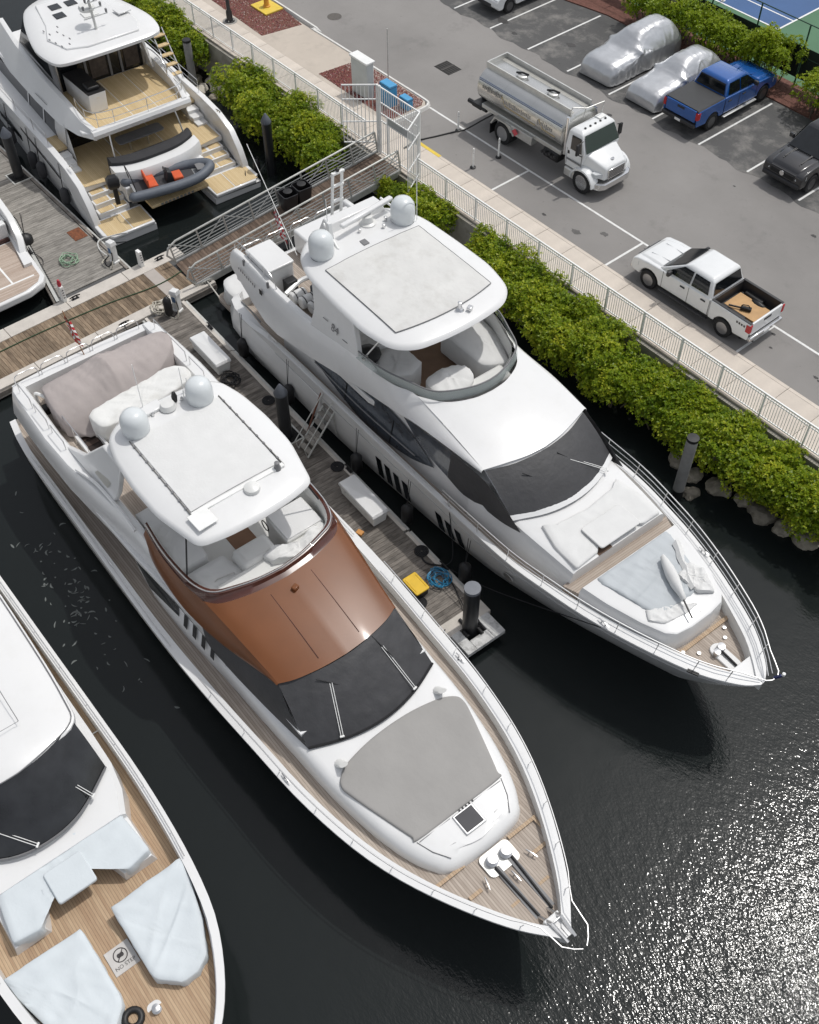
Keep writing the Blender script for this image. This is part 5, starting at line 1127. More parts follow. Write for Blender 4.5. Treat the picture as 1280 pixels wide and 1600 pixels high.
# flybridge deck aft, coaming wings
G().prism([(.2, -2.6), (8.5, -2.55), (11.2, -1.8), (11.5, 0), (11.2, 1.8), (8.5, 2.55), (.2, 2.6)], 3.3, 3.56).build('flybridge_deck', M_white, RY, bevel=.03)
G().prism([(.4, -2.3), (8.2, -2.3), (10.9, -1.6), (11.2, 0), (10.9, 1.6), (8.2, 2.3), (.4, 2.3)], 3.561, 3.575).build('flybridge_sole', M_teakg, RY, smooth=False)
G().prism([(7.6, -2.2), (9.8, -1.9), (11.0, -1.3), (11.2, 0), (11.0, 1.3), (9.8, 1.9), (7.6, 2.2)], 3.576, 3.585).build('helm_sole', mat('brown helm sole', (.20, .125, .08), .8, var=.1), RY, smooth=False)
cs2 = [(-.05, 2.55, 2.4, 2.66, 4.42, 4.05), (.15, 2.6, 2.36, 2.72, 4.62, 3.88), (.8, 2.6, 2.34, 2.76, 4.66, 3.6), (1.7, 2.58, 2.32, 2.8, 4.6, 3.12), (2.4, 2.58, 2.32, 2.82, 4.52, 2.82), (3.2, 2.58, 2.32, 2.82, 4.48, 2.78), (4.5, 2.56, 2.3, 2.76, 4.48, 2.98), (5.8, 2.56, 2.28, 2.72, 4.62, 3.26), (7.0, 2.54, 2.26, 2.68, 4.95, 3.55), (8.0, 2.52, 2.3, 2.6, 5.1, 3.8), (8.8, 2.5, 2.34, 2.56, 5.05, 3.95)]
for s in (-1, 1):
    rings = []
    for x, yo, yi, yb, zt, zb in cs2:
        rings.append([(x, s*(yb-.14), zb-.02), (x, s*yb, zb), (x, s*lerp(yb, yo, .5), lerp(zb, zt, .6)), (x, s*(yo+.01), zt-.06), (x, s*(yo-.05), zt), (x, s*(yi+.05), zt), (x, s*yi, zt-.06), (x, s*yi, max(zb+.02, 3.4))])
    w = G().loft(rings).build('coaming_wing', M_white, RY, angle=42)
    for x in (1.0, 2.6): G().box(x-.03, x+.03, s*2.60-.06, s*2.60+.02, 4.45, 4.70).build('panel_joint', M_grey, w, smooth=False)
    # name marks on the outer face
    for k in range(9): G().obox((.75+.13*k, s*2.735, 4.22-.02*k), (.05, .012, .10 if k % 3 else .06)).build('name_mark', M_grey, w, smooth=False)
    G().obox((2.2, s*2.74, 4.05), (.16, .014, .22)).build('emblem', M_black, w, smooth=False)
    # arch panel with model number
    a = G().loft([[(5.2, s*2.56, 4.5), (8.05, s*2.56, 5.05), (8.05, s*2.36, 5.05), (5.2, s*2.36, 4.5)], [(5.45, s*2.5, 5.4), (7.9, s*2.5, 5.7), (7.9, s*2.3, 5.7), (5.45, s*2.3, 5.4)], [(5.3, s*2.42, 6.4), (7.6, s*2.42, 6.5), (7.6, s*2.2, 6.5), (5.3, s*2.2, 6.4)]]).build('arch_panel', M_white, RY, bevel=.03, angle=40)
    if s < 0:
        text_mesh('84', .42, M_grey, a, Matrix.Translation((6.75, -2.56, 5.35)) @ Matrix.Rotation(rad(80), 4, 'X') @ Matrix.Rotation(rad(0), 4, 'Z'), 'number_84')
        G().obox((6.2, -2.545, 5.42), (.28, .012, .025), 0, -.1).build('number_dash', M_grey, a); G().obox((7.3, -2.545, 5.22), (.28, .012, .025), 0, -.1).build('number_dash', M_grey, a)
    G().tube([(8.3, s*2.45, 5.2), (8.9, s*1.9, 6.45)], .03, 6).build('strut', M_steel, RY); G().lathe([(.11, 0), (.11, .06), (0, .06)], (8.3, s*2.45, 5.14), 10).build('strut_foot', M_steel, RY)
# hardtop
hp2 = fillet([(3.62, 0), (3.66, -1.5), (4.2, -2.15), (5.1, -2.5), (6.8, -2.62), (8.5, -2.66), (9.7, -2.42), (10.25, -1.8), (10.42, -.8), (10.46, 0), (10.42, .8), (10.25, 1.8), (9.7, 2.42), (8.5, 2.66), (6.8, 2.62), (5.1, 2.5), (4.2, 2.15), (3.66, 1.5)], .4)
sc2 = lambda f: [(7.1+(x-7.1)*f, y*f) for x, y in hp2]
zh2 = lambda x, y: 6.78-.018*y*y-.016*max(0, x-8.2)**2
rings = [[(x, y, zh2(x, y)-.36) for x, y in sc2(.86)], [(x, y, zh2(x, y)-.30) for x, y in sc2(.95)], [(x, y, zh2(x, y)-.13) for x, y in sc2(1.)], [(x, y, zh2(x, y)-.05) for x, y in sc2(.985)], [(x, y, zh2(x, y)) for x, y in sc2(.95)], [(x, y, zh2(x, y)+.02) for x, y in sc2(.6)]]
ht2 = G().loft(rings).build('hardtop', M_white, RY, angle=50)
rows = []
for a in range(15):
    row = []
    for b in range(15):
        y = -1.95+3.9*b/14; x1 = 9.62-.28*(y/1.95)**2; x = lerp(5.5, x1, a/14)
        row.append((x, y, zh2(x, y)+.04+.012*mnoise.noise(Vector((x*3, y*3, 1)))))
    rows.append(row)
G().grid(rows).build('canvas_roof', mat('stained roof canvas', (.64, .635, .615), .9, var=.05, scale=1.2, bump=.3, bscale=5, dirt=.5, dscale=1.1, dcol=(.40, .385, .35)), ht2, angle=80)
rim = [rows[0][b] for b in range(15)]+[rows[a][14] for a in range(15)]+[rows[14][b] for b in range(14, -1, -1)]+[rows[a][0] for a in range(14, -1, -1)]
G().tube([(x, y, z-.005) for x, y, z in rim], .018, 4, True).build('canvas_edge', M_grey, ht2)
nl = G().lathe([(.16, 0), (.12, .06), (.07, .1), (.07, .32), (0, .34)], (9.75, .3, 6.72), 12).build('navigation_light', M_steel, ht2)
G().obox((9.95, .55, 6.82), (.16, .2, .1), .4).build('horn', M_steel, ht2, bevel=.02)
dome(RY, 4.75, -1.58, 6.72, .43, .92); dome(RY, 4.9, 1.72, 6.72, .43, .92)
mz = 6.75
ms = G()
for y in (.0, .38): ms.tube([(2.9, y, 5.2), (3.3, y, mz+1.7)], .055, 8)
ms = ms.build('mast', M_wpaint, RY)
ms['kind'] = 'stuff'; del ms['kind']
for z in (mz+.5, mz+1.15, mz+1.68): G().obox((3.1+.24*(z-mz)/1.7, .19, z), (.1, .5, .09)).build('mast_crosspiece', M_wpaint, ms, bevel=.02)
G().lathe([(.06, 0), (.07, .12), (0, .16)], (3.32, .19, mz+1.72), 10).build('masthead_light', M_black, ms)
rd = G().lathe([(.3, 0), (.3, .1), (.2, .14), (.17, .36), (0, .38)], (4.35, .62, mz-.02), 16).build('radar_pedestal', M_white2, RY)
G().obox((4.3, .62, mz+.46), (.2, 2.35, .15), .12).build('radar_bar', M_white, rd, bevel=.05)
G().loft([[(3.3, -.75, mz-.25), (4.1, -.75, mz-.05), (4.1, 1.6, mz-.05), (3.3, 1.6, mz-.25)], [(3.5, -.65, mz+.3), (3.95, -.65, mz+.32), (3.95, 1.5, mz+.32), (3.5, 1.5, mz+.3)]]).build('radar_arch', M_white, RY, bevel=.04)
for s in (-.75, 1.65): G().tube([(3.7, s, mz+.25), (4.9, s+.25*(1 if s > 0 else -1), mz+.02)], .045, 6).build('arch_brace', M_wpaint, RY)
G().loft([[(4.25, -1.05, mz-.1), (4.5, -1.05, mz-.1), (4.5, -.85, mz-.1), (4.25, -.85, mz-.1)], [(4.2, -1.02, mz+.75), (4.4, -1.02, mz+.75), (4.4, -.88, mz+.75), (4.2, -.88, mz+.75)]]).build('light_bracket', M_white, RY, bevel=.02)
for x, y, h in ((4.25, -.95, 1.6), (5.2, 2.1, 2.6)): G().tube([(x, y, mz), (x, y, mz+h)], .014, 5).build('whip_antenna', M_wpaint, RY)
G().tube([(4.0, -2.1, 6.5), (-.6, -1.0, 8.0)], .012, 5).build('aft_antenna', M_wpaint, RY)
for x, y in ((4.6, .1), (4.6, 1.2), (4.9, .9)): G().lathe([(.06, 0), (.06, .18), (0, .2)], (x, y, mz), 8).build('fitting', M_steel, RY)
G().obox((5.15, -.1, mz+.05), (.28, .22, .03)).build('roof_hatch', M_grey, ht2)
# boat deck clutter
bx = G().loft([[(x, y, z) for x, y in rrect(.75, 2.3, -2.35, -1.3, .08)] for z in (3.58, 4.75)]).build('crane_locker', M_white, RY, bevel=.03)
G().prism(rrect(.72, 2.33, -2.38, -1.27, .08), 4.752, 4.86).build('locker_lid', M_white, bx, bevel=.03)
G().box(2.4, 2.75, -1.9, -1.45, 3.58, 4.35).build('bbq_cabinet', M_black, RY, bevel=.03)
G().box(.4, 2.4, -.1, 2.4, 3.58, 4.55).build('aft_locker', M_white, RY, bevel=.08)
G().tube(curve([(2.9, -2.1, 4.1), (2.7, -1.2, 4.2), (3.1, -.5, 4.25), (3.8, -.3, 4.2)], 5), .09, 8).build('settee_back', M_white, RY)
lr = G()
for k in range(3):
    c = G().lathe([(0, 0), (.2, .0), (.24, .06), (.24, .54), (.2, .6), (0, .6)], (3.1+.42*k, -2.0+.12*k, 3.95), 12, 'Y').build('life_raft', M_fabricw, RY)
    for q in (.12, .46): G().lathe([(.25, q), (.25, q+.04)], (3.1+.42*k, -2.0+.12*k, 3.95), 12, 'Y').build('strap', M_black, c)
drape(RY, 'grey_grill_cover', [(3.3, -1.3), (4.4, -1.3), (4.4, -.5), (3.3, -.5)], 3.6, lambda x, y: 4.35, mat('slate canvas', (.07, .075, .085), .9, bump=.2, bscale=5), 21, .14, .04)
rail(RY, curve([(.1, -2.45, 4.6), (.3, -2.42, 5.0), (1.5, -2.45, 5.05), (2.6, -2.45, 4.95), (2.9, -2.45, 4.5)], 4), [((1.2, -2.45, 4.6), (1.2, -2.45, 5.03)), ((2.1, -2.45, 4.5), (2.1, -2.45, 5.0))], .016)
for y0 in (-2.3, -1.2, -.1, 1.0):
    rail(RY, curve([(.25, y0, 3.58), (.2, y0+.05, 4.5), (.15, y0+.5, 4.55), (.2, y0+.95, 4.5), (.25, y0+1.0, 3.58)], 4), [], .018, mids=([(.22, y0+.03, 4.1), (.22, y0+.97, 4.1)],))
G().loft([[(3.3, -.9, 3.6), (3.6, -.9, 3.6), (3.6, .2, 3.6), (3.3, .2, 3.6)], [(3.25, -.85, 4.6), (3.5, -.85, 4.6), (3.5, .15, 4.6), (3.25, .15, 4.6)]]).build('bar_back', M_white2, RY, bevel=.05)
# flybridge furniture under covers
drape(RY, 'covered_helm', [(8.3, -2.1), (9.0, -2.1), (9.35, -1.3), (9.1, -.7), (8.0, -.7), (7.7, -1.6)], 3.6, lambda x, y: 4.55, M_fabricw, 31, .14, .05)
drape(RY, 'covered_seat', [(6.4, -2.15), (7.5, -2.2), (7.8, -1.2), (7.4, -.5), (6.4, -.6)], 3.6, lambda x, y: 4.7, M_fabricw, 32, .15, .05)
G().lathe([(0, .0), (.38, .05), (.45, .25), (.25, .45), (0, .5)], (7.85, -2.0, 4.55), 8).build('black_seat_cover', M_black, RY)
G().box(10.75, 11.4, -1.3, 1.3, 3.58, 4.6).build('dash_moulding', M_white2, RY, bevel=.1)
drape(RY, 'covered_console', [tuple(v)[:2] for v in curve([(10.0, -1.25, 0), (10.7, -1.4, 0), (11.15, -.8, 0), (10.95, .0, 0), (10.35, .15, 0), (9.9, -.4, 0)], 3, True)], 3.7, lambda x, y: 4.85-.35*((x-10.5)**2), M_fabricw, 33, .11, .06, 2.6)
drape(RY, 'covered_sunbed', fillet([(8.2, .7), (10.5, .75), (10.95, 1.6), (9.6, 2.15), (8.2, 2.3)], .3), 3.7, lambda x, y: 4.6, M_fabricw, 34, .14, .03)
# foredeck: U seat under a tight cover, table, sunpad block
zt2 = lambda x, y: 3.52-.05*(x-16)
drape(RY, 'covered_settee', [(16.15, -1.55), (16.35, -1.3), (16.5, 0), (16.35, 1.3), (16.15, 1.6), (17.2, 1.8), (17.96, 1.76), (17.96, .98), (17.6, .9), (17.55, -.72), (17.9, -.85), (17.96, -1.78), (17.0, -1.78)], 3.2, zt2, M_fabricw, 41, .12, .02, 1.6)
tb = G().prism(rrect(17.0, 17.95, -.75, .9, .1), 3.5, 3.56).build('foredeck_table', M_fabricw, RY, bevel=.02)
for y in (-.45, .6): G().lathe([(.06, 2.2), (.05, 3.5)], (17.7, y, 0), 10).build('table_leg', M_steel, tb)
G().box(17.6, 17.98, -.85, -.3, 3.2, 3.325).build('foot_well', mat('brown foot well', (.12, .075, .05), .8), RY, smooth=False)
pb = [(18.43, 2.0), (19.3, 1.83), (20.4, 1.5), (21.1, 1.2), (21.33, .95), (21.42, .4), (21.42, 0)]
pbl = [(x, -y) for x, y in pb]+[(x, y) for x, y in pb[-2::-1]]
rings = [[(x+(.05 if x > 21 else 0), y*1.05, 2.1) for x, y in pbl], [(x, y*1.01, 3.0) for x, y in pbl], [(lerp(x, 20, .02), y*.98, 3.14) for x, y in pbl], [(lerp(x, 20, .06), y*.92, 3.17) for x, y in pbl]]
fb = G().loft(rings).build('sunpad_block', M_white, RY, angle=45)
pad2 = [(18.5, -1.42), (18.5, 1.5), (18.75, 1.5), (20.6, 1.0), (20.62, -.95), (18.75, -1.42)][::-1]
drape(RY, 'sunpad_cover', pad2, 3.17, lambda x, y: 3.225, mat('silver grey canvas', (.47, .50, .52), .7, var=.04, scale=1.5, bump=.1, bscale=14), 51, .08, .045, 1.5)
G().grid([[(19.0+.22*k, 1.35-.12*k+.12*(q-1)+.03*math.sin(k*2), 3.27+.10*math.sin(q*1.6)+.04*math.sin(k*3+q)) for q in range(4)] for k in range(8)]).build('folded_cover', M_fabricw, RY, angle=80)
drape(RY, 'loose_cover', [(20.2, -1.1), (20.6, -.25), (20.95, .3), (21.0, -.2), (20.85, -1.0), (20.5, -1.3)], 3.18, lambda x, y: 3.215, M_fabricw, 52, .07, .05, 3.4)
um = G().loft([[(19.2+1.5*f+.0, .55-.62*f+(.09+.14*math.sin(math.pi*min(1, f*1.1)))*math.cos(a)*.9, 3.42+(.09+.12*math.sin(math.pi*f))*math.sin(a)) for a in [q*.785 for q in range(8)]] for f in (0, .15, .35, .6, .85, 1.)]).build('furled_parasol', M_fabricw, RY, angle=70)
G().tube([(20.6, -.05, 3.42), (21.25, -.32, 3.36)], .03, 6).build('parasol_pole', M_black, um)
drape(RY, 'parasol_cover', [(19.9, .5), (20.7, .55), (21.0, .95), (20.2, 1.3), (19.8, 1.15)], 3.2, lambda x, y: 3.30, M_fabricw, 53, .07, .08, 3.2)
for y in (-.5, -.15, .2): G().lathe([(.04, 0), (.04, .03), (0, .03)], (21.2, y, 3.16), 8).build('cup_holder', M_steel, fb)
# bow fittings
wz2 = 2.4
wp = G().prism(rrect(21.95, 23.0, -.18, .28, .2), wz2-.05, wz2+.04).build('windlass_tray', M_white, RY, bevel=.02)
G().lathe([(.13, 0), (.13, .1), (.08, .14), (.12, .22), (0, .24)], (22.2, .12, wz2), 12).build('windlass', M_steel, wp); G().lathe([(.1, 0), (.1, .2), (0, .22)], (22.25, -.1, wz2), 12).build('windlass', M_steel, wp)
G().tube([(22.3, .06, wz2+.1), (22.95, .04, wz2+.08)], .04, 5).build('chain', M_black, wp)
cleat(RY, 22.4, .82, wz2-.02, -.35, 1.1); cleat(RY, 22.1, -.75, wz2-.02, .35, 1.1); cleat(RY, 22.75, .62, wz2-.02, -.4, 1.0); cleat(RY, 22.5, -.6, wz2-.02, .4, .8)
for x, y in ((21.75, .8), (21.9, -.45), (22.1, 1.05), (22.4, -.95), (21.6, -.8), (22.0, .55)): G().lathe([(.06, 0), (.06, .03), (0, .035)], (x, y, wz2-.01), 8).build('deck_plate', M_steel, RY)
G().prism([(22.95, -.62), (23.62, -.12), (23.62, .14), (22.95, .66)], 2.5, 2.72).build('stem_head', M_white, RY, bevel=.02)
G().box(21.5, 21.62, -1.3, 1.3, wz2-.03, wz2+.015).build('deck_margin', M_teakl, RY, smooth=False)
M_mast = mat('grey joint', (.3, .3, .3), .6)
for s in (-1, 1):
    def rp(x, h, o=.0): return (x+.05*h, s*(stab(BT2, x)-.06+o), stab(ZT2, x)+.03+h)
    xs = [12.9+.55*k for k in range(20)]
    top = [rp(x, .62, .05) for x in xs]+[(23.95, s*.25, 3.4), (24.05, s*.03, 3.4)]
    feet = [(rp(x, 0), rp(x+.05, .62, .05)) for x in (13.2, 14.6, 16.0, 17.4, 18.7, 20.0, 21.2, 22.3, 23.1)]
    rail(RY, [tuple(v) for v in curve(top, 2)], feet, .019, mids=([rp(x, .42, .035) for x in xs]+[(23.85, s*.2, 3.18)], [rp(x, .21, .02) for x in xs]+[(23.78, s*.18, 2.98)]))
    pts = [rp(x, .12) for x in [2.6+1.1*k for k in range(10)]]; rail(RY, pts, [((x, y, z-.12), (x, y, z)) for x, y, z in pts[::2]], .015)
    for x in (3.0, 13.2, 19.6): cleat(RY, x, s*(stab(BT2, x)-.08), stab(ZT2, x)+.03, 0, 1.3)
G().obox((22.35, -1.28, 2.76), (.34, .1, .05), .42).build('fairlead', M_black, RY)
bf = G().tube([(24.0, 0, 3.35), (24.2, .02, 3.75)], .015, 5).build('jackstaff', M_steel, RY); G().lathe([(.05, 0), (.05, .08), (0, .1)], (24.2, .02, 3.75), 8).build('staff_ball', M_wpaint, bf); G().loft([[(24.02+.14*f+.05*math.cos(a), .02+.05*math.sin(a), 3.37+.3*f) for a in (0, 1.5, 3, 4.5)] for f in (0, .5, 1)]).build('furled_burgee', M_blue, bf)
en = thing('ensign', 'red and white striped flag hanging over the white yacht aft deck', 'flag', (-7.2, -10.2, ZW+3.6), rad(-2.5))
G().tube([(0, 0, 0), (-.75, .0, 1.6)], .018, 6).build('staff', M_steel, en)
flag(en, Vector((-.15, 0, .35)), Vector((-.7, 0, 1.5)), .75)
# ------------------------------------------------------------------ power catamaran seen from the stern (local x points away from us)
CA = boat('power_catamaran', 'white power catamaran with beige teak decks, stern towards the walkway, upper left', 'catamaran', -16.6, -9.7, 176)
M_cream = mat('cream gelcoat', (.70, .66, .57), .4, var=.03)
hb_ = [(-.55, 0), (.2, .06), (2, .02), (2.8, .02), (5.2, .01), (5.4, .01), (8, 0), (12, -.25), (15, -.8), (16.5, -1.15)]
for s in (-1, 1):
    rings = []
    for x, d in hb_:
        zt = tab([(-.55, .3), (2.0, .3), (2.8, 1.42), (5.2, 1.42), (5.4, 2.0), (16, 2.6)], x); yo = 3.9+d*.8; yi = 1.5-d*.4
        rings.append([(x, s*yi, -.5), (x, s*yi, zt), (x, s*(yo-.12), zt), (x, s*yo, zt-.08), (x, s*(yo-.02), .9 if x > 1 else .3), (x, s*(yo-.12), -.5)])
    h = G().loft(rings).build('hull', M_white, CA, angle=35)
    # stern platform and steps with teak pads
    G().prism([(a, s*b) for a, b in ((-.62, 1.55), (-.62, 3.6), (-.25, 3.92), (.9, 3.92), (.9, 1.5))], .34, .5).build('stern_platform', M_white, CA, bevel=.04)
    for a, b, c, d in ((-.52, .75, 1.62, 2.55), (-.52, .75, 2.6, 3.75)): G().box(a, b, *sorted((s*c, s*d)), .501, .513).build('teak_pad', M_teakc, CA, smooth=False)
    for k in range(4):
        x0 = .9+.42*k; z = .72+.22*k; st = G().box(x0, x0+.46 if k < 3 else 3.2, *sorted((s*2.0, s*(3.45-.05*k))), .3, z).build('step', M_white, CA, bevel=.03)
        for c, d in ((2.08, 2.62), (2.68, 3.35)): G().box(x0+.05, x0+.4, *sorted((s*c, s*(d-.04*k))), z+.001, z+.012).build('tread', M_teakc, st, smooth=False)
    # quarter wing and gunwale
    G().loft([[(x, s*3.92-s*.0, z0), (x, s*(3.9), z1), (x, s*3.62, z1+.02), (x, s*3.55, z0)] for x, z0, z1 in ((.55, .3, .62), (.9, .5, 1.3), (1.5, .8, 1.95), (2.6, 1.2, 2.3), (4, 1.6, 2.42), (7, 1.8, 2.42), (11, 2.0, 2.45), (15, 2.2, 2.6))]).build('bulwark', M_white, CA, angle=45, bevel=.02)
    G().add([(3.6, s*3.925, 1.25), (7.6, s*3.925, 1.75), (7.6, s*3.925, 1.9), (3.6, s*3.925, 1.4)], [(0, 1, 2, 3)]).build('hull_stripe', M_black, CA, smooth=False)
    G().add([(8.0, s*3.9, .9), (10.5, s*3.9, 1.05), (10.5, s*3.9, 1.35), (8.0, s*3.9, 1.2)], [(0, 1, 2, 3)]).build('hull_window', M_glass, CA, smooth=False)
    G().box(4.6, 14, *sorted((s*2.95, s*3.56)), 1.9, 2.02).build('side_deck', M_teakc, CA, smooth=False)
    for k in range(3): G().box(3.3+.4*k, 3.75+.4*k, *sorted((s*2.95, s*3.5)), 1.4, 1.55+.16*k).build('deck_step', M_white, CA, bevel=.02)
    pts = [(x, s*3.78, 3.05) for x in (4.4, 6, 8, 10, 12)]; rail(CA, pts, [((x, y, 2.42), (x, y, z)) for x, y, z in pts], .016, mids=([(x, y, 2.75) for x, y, z in pts],))
    # superstructure: dark glass, white diagonal frames, sloping fly side
    G().loft([[(x, s*2.95, 1.9), (x, s*2.9, 3.15), (x, s*1.0, 3.15), (x, s*1.0, 1.9)] for x in (5.2, 9, 13)]).build('saloon_side', M_glass, CA, angle=30)
    G().add([(3.9, s*2.86, 1.55), (5.3, s*2.98, 1.55), (5.5, s*2.97, 2.5), (5.2, s*2.93, 3.2), (4.3, s*2.85, 3.2)], [(0, 1, 2, 3, 4)]).build('quarter_panel', M_white, CA, smooth=False)
    for x in (6.9, 8.6): G().add([(x, s*2.965, 2.05), (x+.14, s*2.965, 2.05), (x-.35, s*2.92, 3.16), (x-.49, s*2.92, 3.16)], [(0, 1, 2, 3)]).build('window_frame', M_white, CA, smooth=False)
    G().add([(4.55, s*2.95, 2.05), (4.75, s*2.95, 2.05), (4.35, s*2.92, 3.25), (4.15, s*2.92, 3.25)], [(0, 1, 2, 3)]).build('window_frame', M_white, CA, smooth=False)
    rows = []
    for x, yo, zo, yi, zi in ((2.5, 2.35, 3.2, 2.2, 3.62), (3.2, 2.75, 3.2, 2.35, 3.75), (4.6, 3.0, 3.15, 2.4, 4.0), (7, 3.05, 3.15, 2.45, 4.2), (10, 3.0, 3.2, 2.3, 4.3), (13, 2.7, 3.3, 1.9, 4.2)):
        rows.append([(x, s*(yo-.15), zo-.12), (x, s*yo, zo), (x, s*(yo-.08), zo+.18), (x, s*(yi+.1), zi-.02), (x, s*yi, zi), (x, s*(yi-.12), zi-.02), (x, s*(yi-.14), 3.42)])
    fs = G().loft(rows).build('flybridge_side', M_white, CA, angle=40)
    if s > 0:
        for k in range(7): G().obox((6.0+.17*k, 2.93, 3.42), (.1, .012, .16), 0, 0, -.5).build('name_mark', M_grey, fs, smooth=False)
G().box(2.1, 13, -3.5, 3.5, 1.2, 1.44).build('bridge_deck', M_white, CA, smooth=False); G().box(.95, 2.1, -1.98, 1.98, .7, 1.43).build('transom_block', M_white, CA, bevel=.05)
G().prism([(2.1, -3.4), (5.2, -3.4), (5.2, 3.4), (2.1, 3.4), (1.9, 2.0), (1.9, -2.0)], 1.441, 1.455).build('cockpit_sole', M_teakc, CA, smooth=False)
for y in (-1.1, 1.0): G().box(2.1, 5.2, y-.015, y+.015, 1.456, 1.462).build('sole_joint', M_wpaint, CA, smooth=False)
G().box(5.2, 5.3, -2.8, 2.8, 1.45, 3.3).build('saloon_door', M_glass, CA, smooth=False)
# fly deck
G().prism([(2.45, -2.2), (2.45, 2.2), (2.9, 2.65), (13, 2.9), (13, -2.9), (2.9, -2.65)][::-1], 3.2, 3.42).build('flybridge_deck', M_white, CA, bevel=.05)
G().prism([(2.75, -2.1), (2.75, 2.0), (3.2, 2.3), (6.4, 2.3), (6.4, -2.4), (3.2, -2.4)][::-1], 3.421, 3.435).build('flybridge_sole', M_teakc, CA, smooth=False)
for y in (-1.0, .2): G().box(2.8, 6.3, y-.012, y+.012, 3.436, 3.441).build('sole_joint', M_wpaint, CA, smooth=False)
G().loft([[(2.42+.0, y, 3.18), (2.3, y, 3.42), (2.36, y, 3.56), (2.62, y, 3.58), (2.66, y, 3.42)] for y in (-2.4, -1.2, 0, 1.2, 2.35)]).build('aft_lip', M_white, CA, angle=40)
pts = [(4.3, 2.15, 4.25), (3.3, 2.2, 4.22), (2.75, 1.9, 4.2), (2.55, 1.2, 4.2), (2.5, -.4, 4.2), (2.6, -1.9, 4.2), (3.0, -2.35, 4.2), (4.6, -2.45, 4.2)]
rail(CA, [tuple(v) for v in curve(pts, 4)], [((x, y, 3.45), (x, y, z)) for x, y, z in pts], .02, mids=([(x, y, 3.85) for x, y, z in pts],))
fw = G().box(6.45, 6.5, -2.2, 2.0, 3.42, 5.6).build('wheelhouse_glass', M_glass, CA, smooth=False)
for y in (-2.2, -1.1, -.55, .6, 1.95): G().box(6.38, 6.45, y-.05, y+.05, 3.42, 5.6).build('door_frame', M_grey if y not in (-2.2, 1.95) else M_steel, fw, smooth=False)
for y, w in ((-1.65, .35), (.0, .4)): G().box(6.40, 6.43, y-w, y+w, 3.6, 5.3).build('curtain', mat('taupe curtain', (.075, .06, .05), .9, var=.3, scale=6), fw, smooth=False)
G().box(6.5, 11, -2.2, 2.1, 3.42, 4.0).build('wheelhouse_base', M_white, CA, bevel=.05)
for s in (-1, 1):
    G().add([(6.5, s*2.12, 4.0), (10.8, s*1.95, 4.0), (9.6, s*1.8, 5.6), (6.5, s*2.0, 5.6)], [(0, 1, 2, 3)]).build('wheelhouse_side', M_glass, CA, smooth=False)
    G().loft([[(5.5, s*2.3, 3.7), (5.95, s*2.3, 3.75), (5.95, s*2.18, 3.75), (5.5, s*2.18, 3.7)], [(6.3, s*2.15, 5.65), (6.8, s*2.15, 5.65), (6.8, s*2.02, 5.65), (6.3, s*2.02, 5.65)]]).build('hardtop_leg', M_white if s < 0 else M_grey, CA, bevel=.02)
h3 = [(4.2, 0), (4.22, 1.2), (4.28, 1.95), (4.5, 2.45), (5.3, 2.68), (6.2, 2.7), (7.6, 2.42), (8.8, 2.06), (9.7, 1.6), (10.2, .8), (10.3, 0)]
hp3 = [tuple(v)[:2] for v in curve([(a, b, 0) for a, b in h3], 3)]; hp3 += [(x, -y) for x, y in hp3[-2:0:-1]]
sc3 = lambda f: [(7.0+(x-7.0)*f, y*f) for x, y in hp3]
ht3 = G().loft([[(x, y, 5.55) for x, y in sc3(.9)], [(x, y, 5.68) for x, y in sc3(1.)], [(x, y, 5.8) for x, y in sc3(1.)], [(x, y, 5.9) for x, y in sc3(.95)], [(x, y, 5.97) for x, y in sc3(.7)]]).build('hardtop', M_white, CA, angle=40)
G().prism([(4.7, -1.6), (5.4, -1.9), (6.4, -1.9), (7.4, -1.55), (9.4, -1.2), (9.4, 1.2), (7.4, 1.6), (6.2, 2.05), (5.0, 1.7), (4.7, .8)], 5.9, 6.02).build('roof_panel', M_white, ht3, bevel=.05)
for x, y in ((8.7, .55), (8.65, -.2), (7.85, .7)): G().obox((x, y, 6.03), (.52, .5, .04)).build('skylight', M_glass, ht3, bevel=.02)
for k in range(10): G().obox((5.3+.42*(k % 5), 1.75-.55*(k//5)+.1*k % .3, 6.03), (.14, .04, .02)).build('vent_slot', M_grey, ht3)
G().obox((6.5, -1.7, 6.12), (.55, .65, .06), .1).build('flat_antenna', M_white, ht3, bevel=.02); G().obox((7.2, -.45, 6.04), (.5, .7, .05)).build('roof_hatch', M_white2, ht3, bevel=.02)
mt_ = G().tube([(5.8, -.1, 6.0), (6.0, -.1, 7.2)], .06, 8).build('mast', M_alu, CA)
G().lathe([(.34, 0), (.36, .08), (.3, .2), (0, .24)], (6.3, -.05, 6.7), 16).build('radar_dome', M_white2, mt_)
for z, l_ in ((6.5, .7), (6.85, .5), (7.15, .35)): G().tube([(5.9, -.1-l_, z), (5.9, -.1+l_*.6, z)], .025, 6).build('crosstree', M_alu, mt_)
for y, z in ((-.75, 6.55), (-.55, 6.9), (.25, 6.9), (-.3, 7.2), (-.1, 7.25), (.1, 7.2)): G().lathe([(.05, 0), (.06, .14), (0, .18)], (5.9, y, z), 8).build('light', M_grey, mt_)
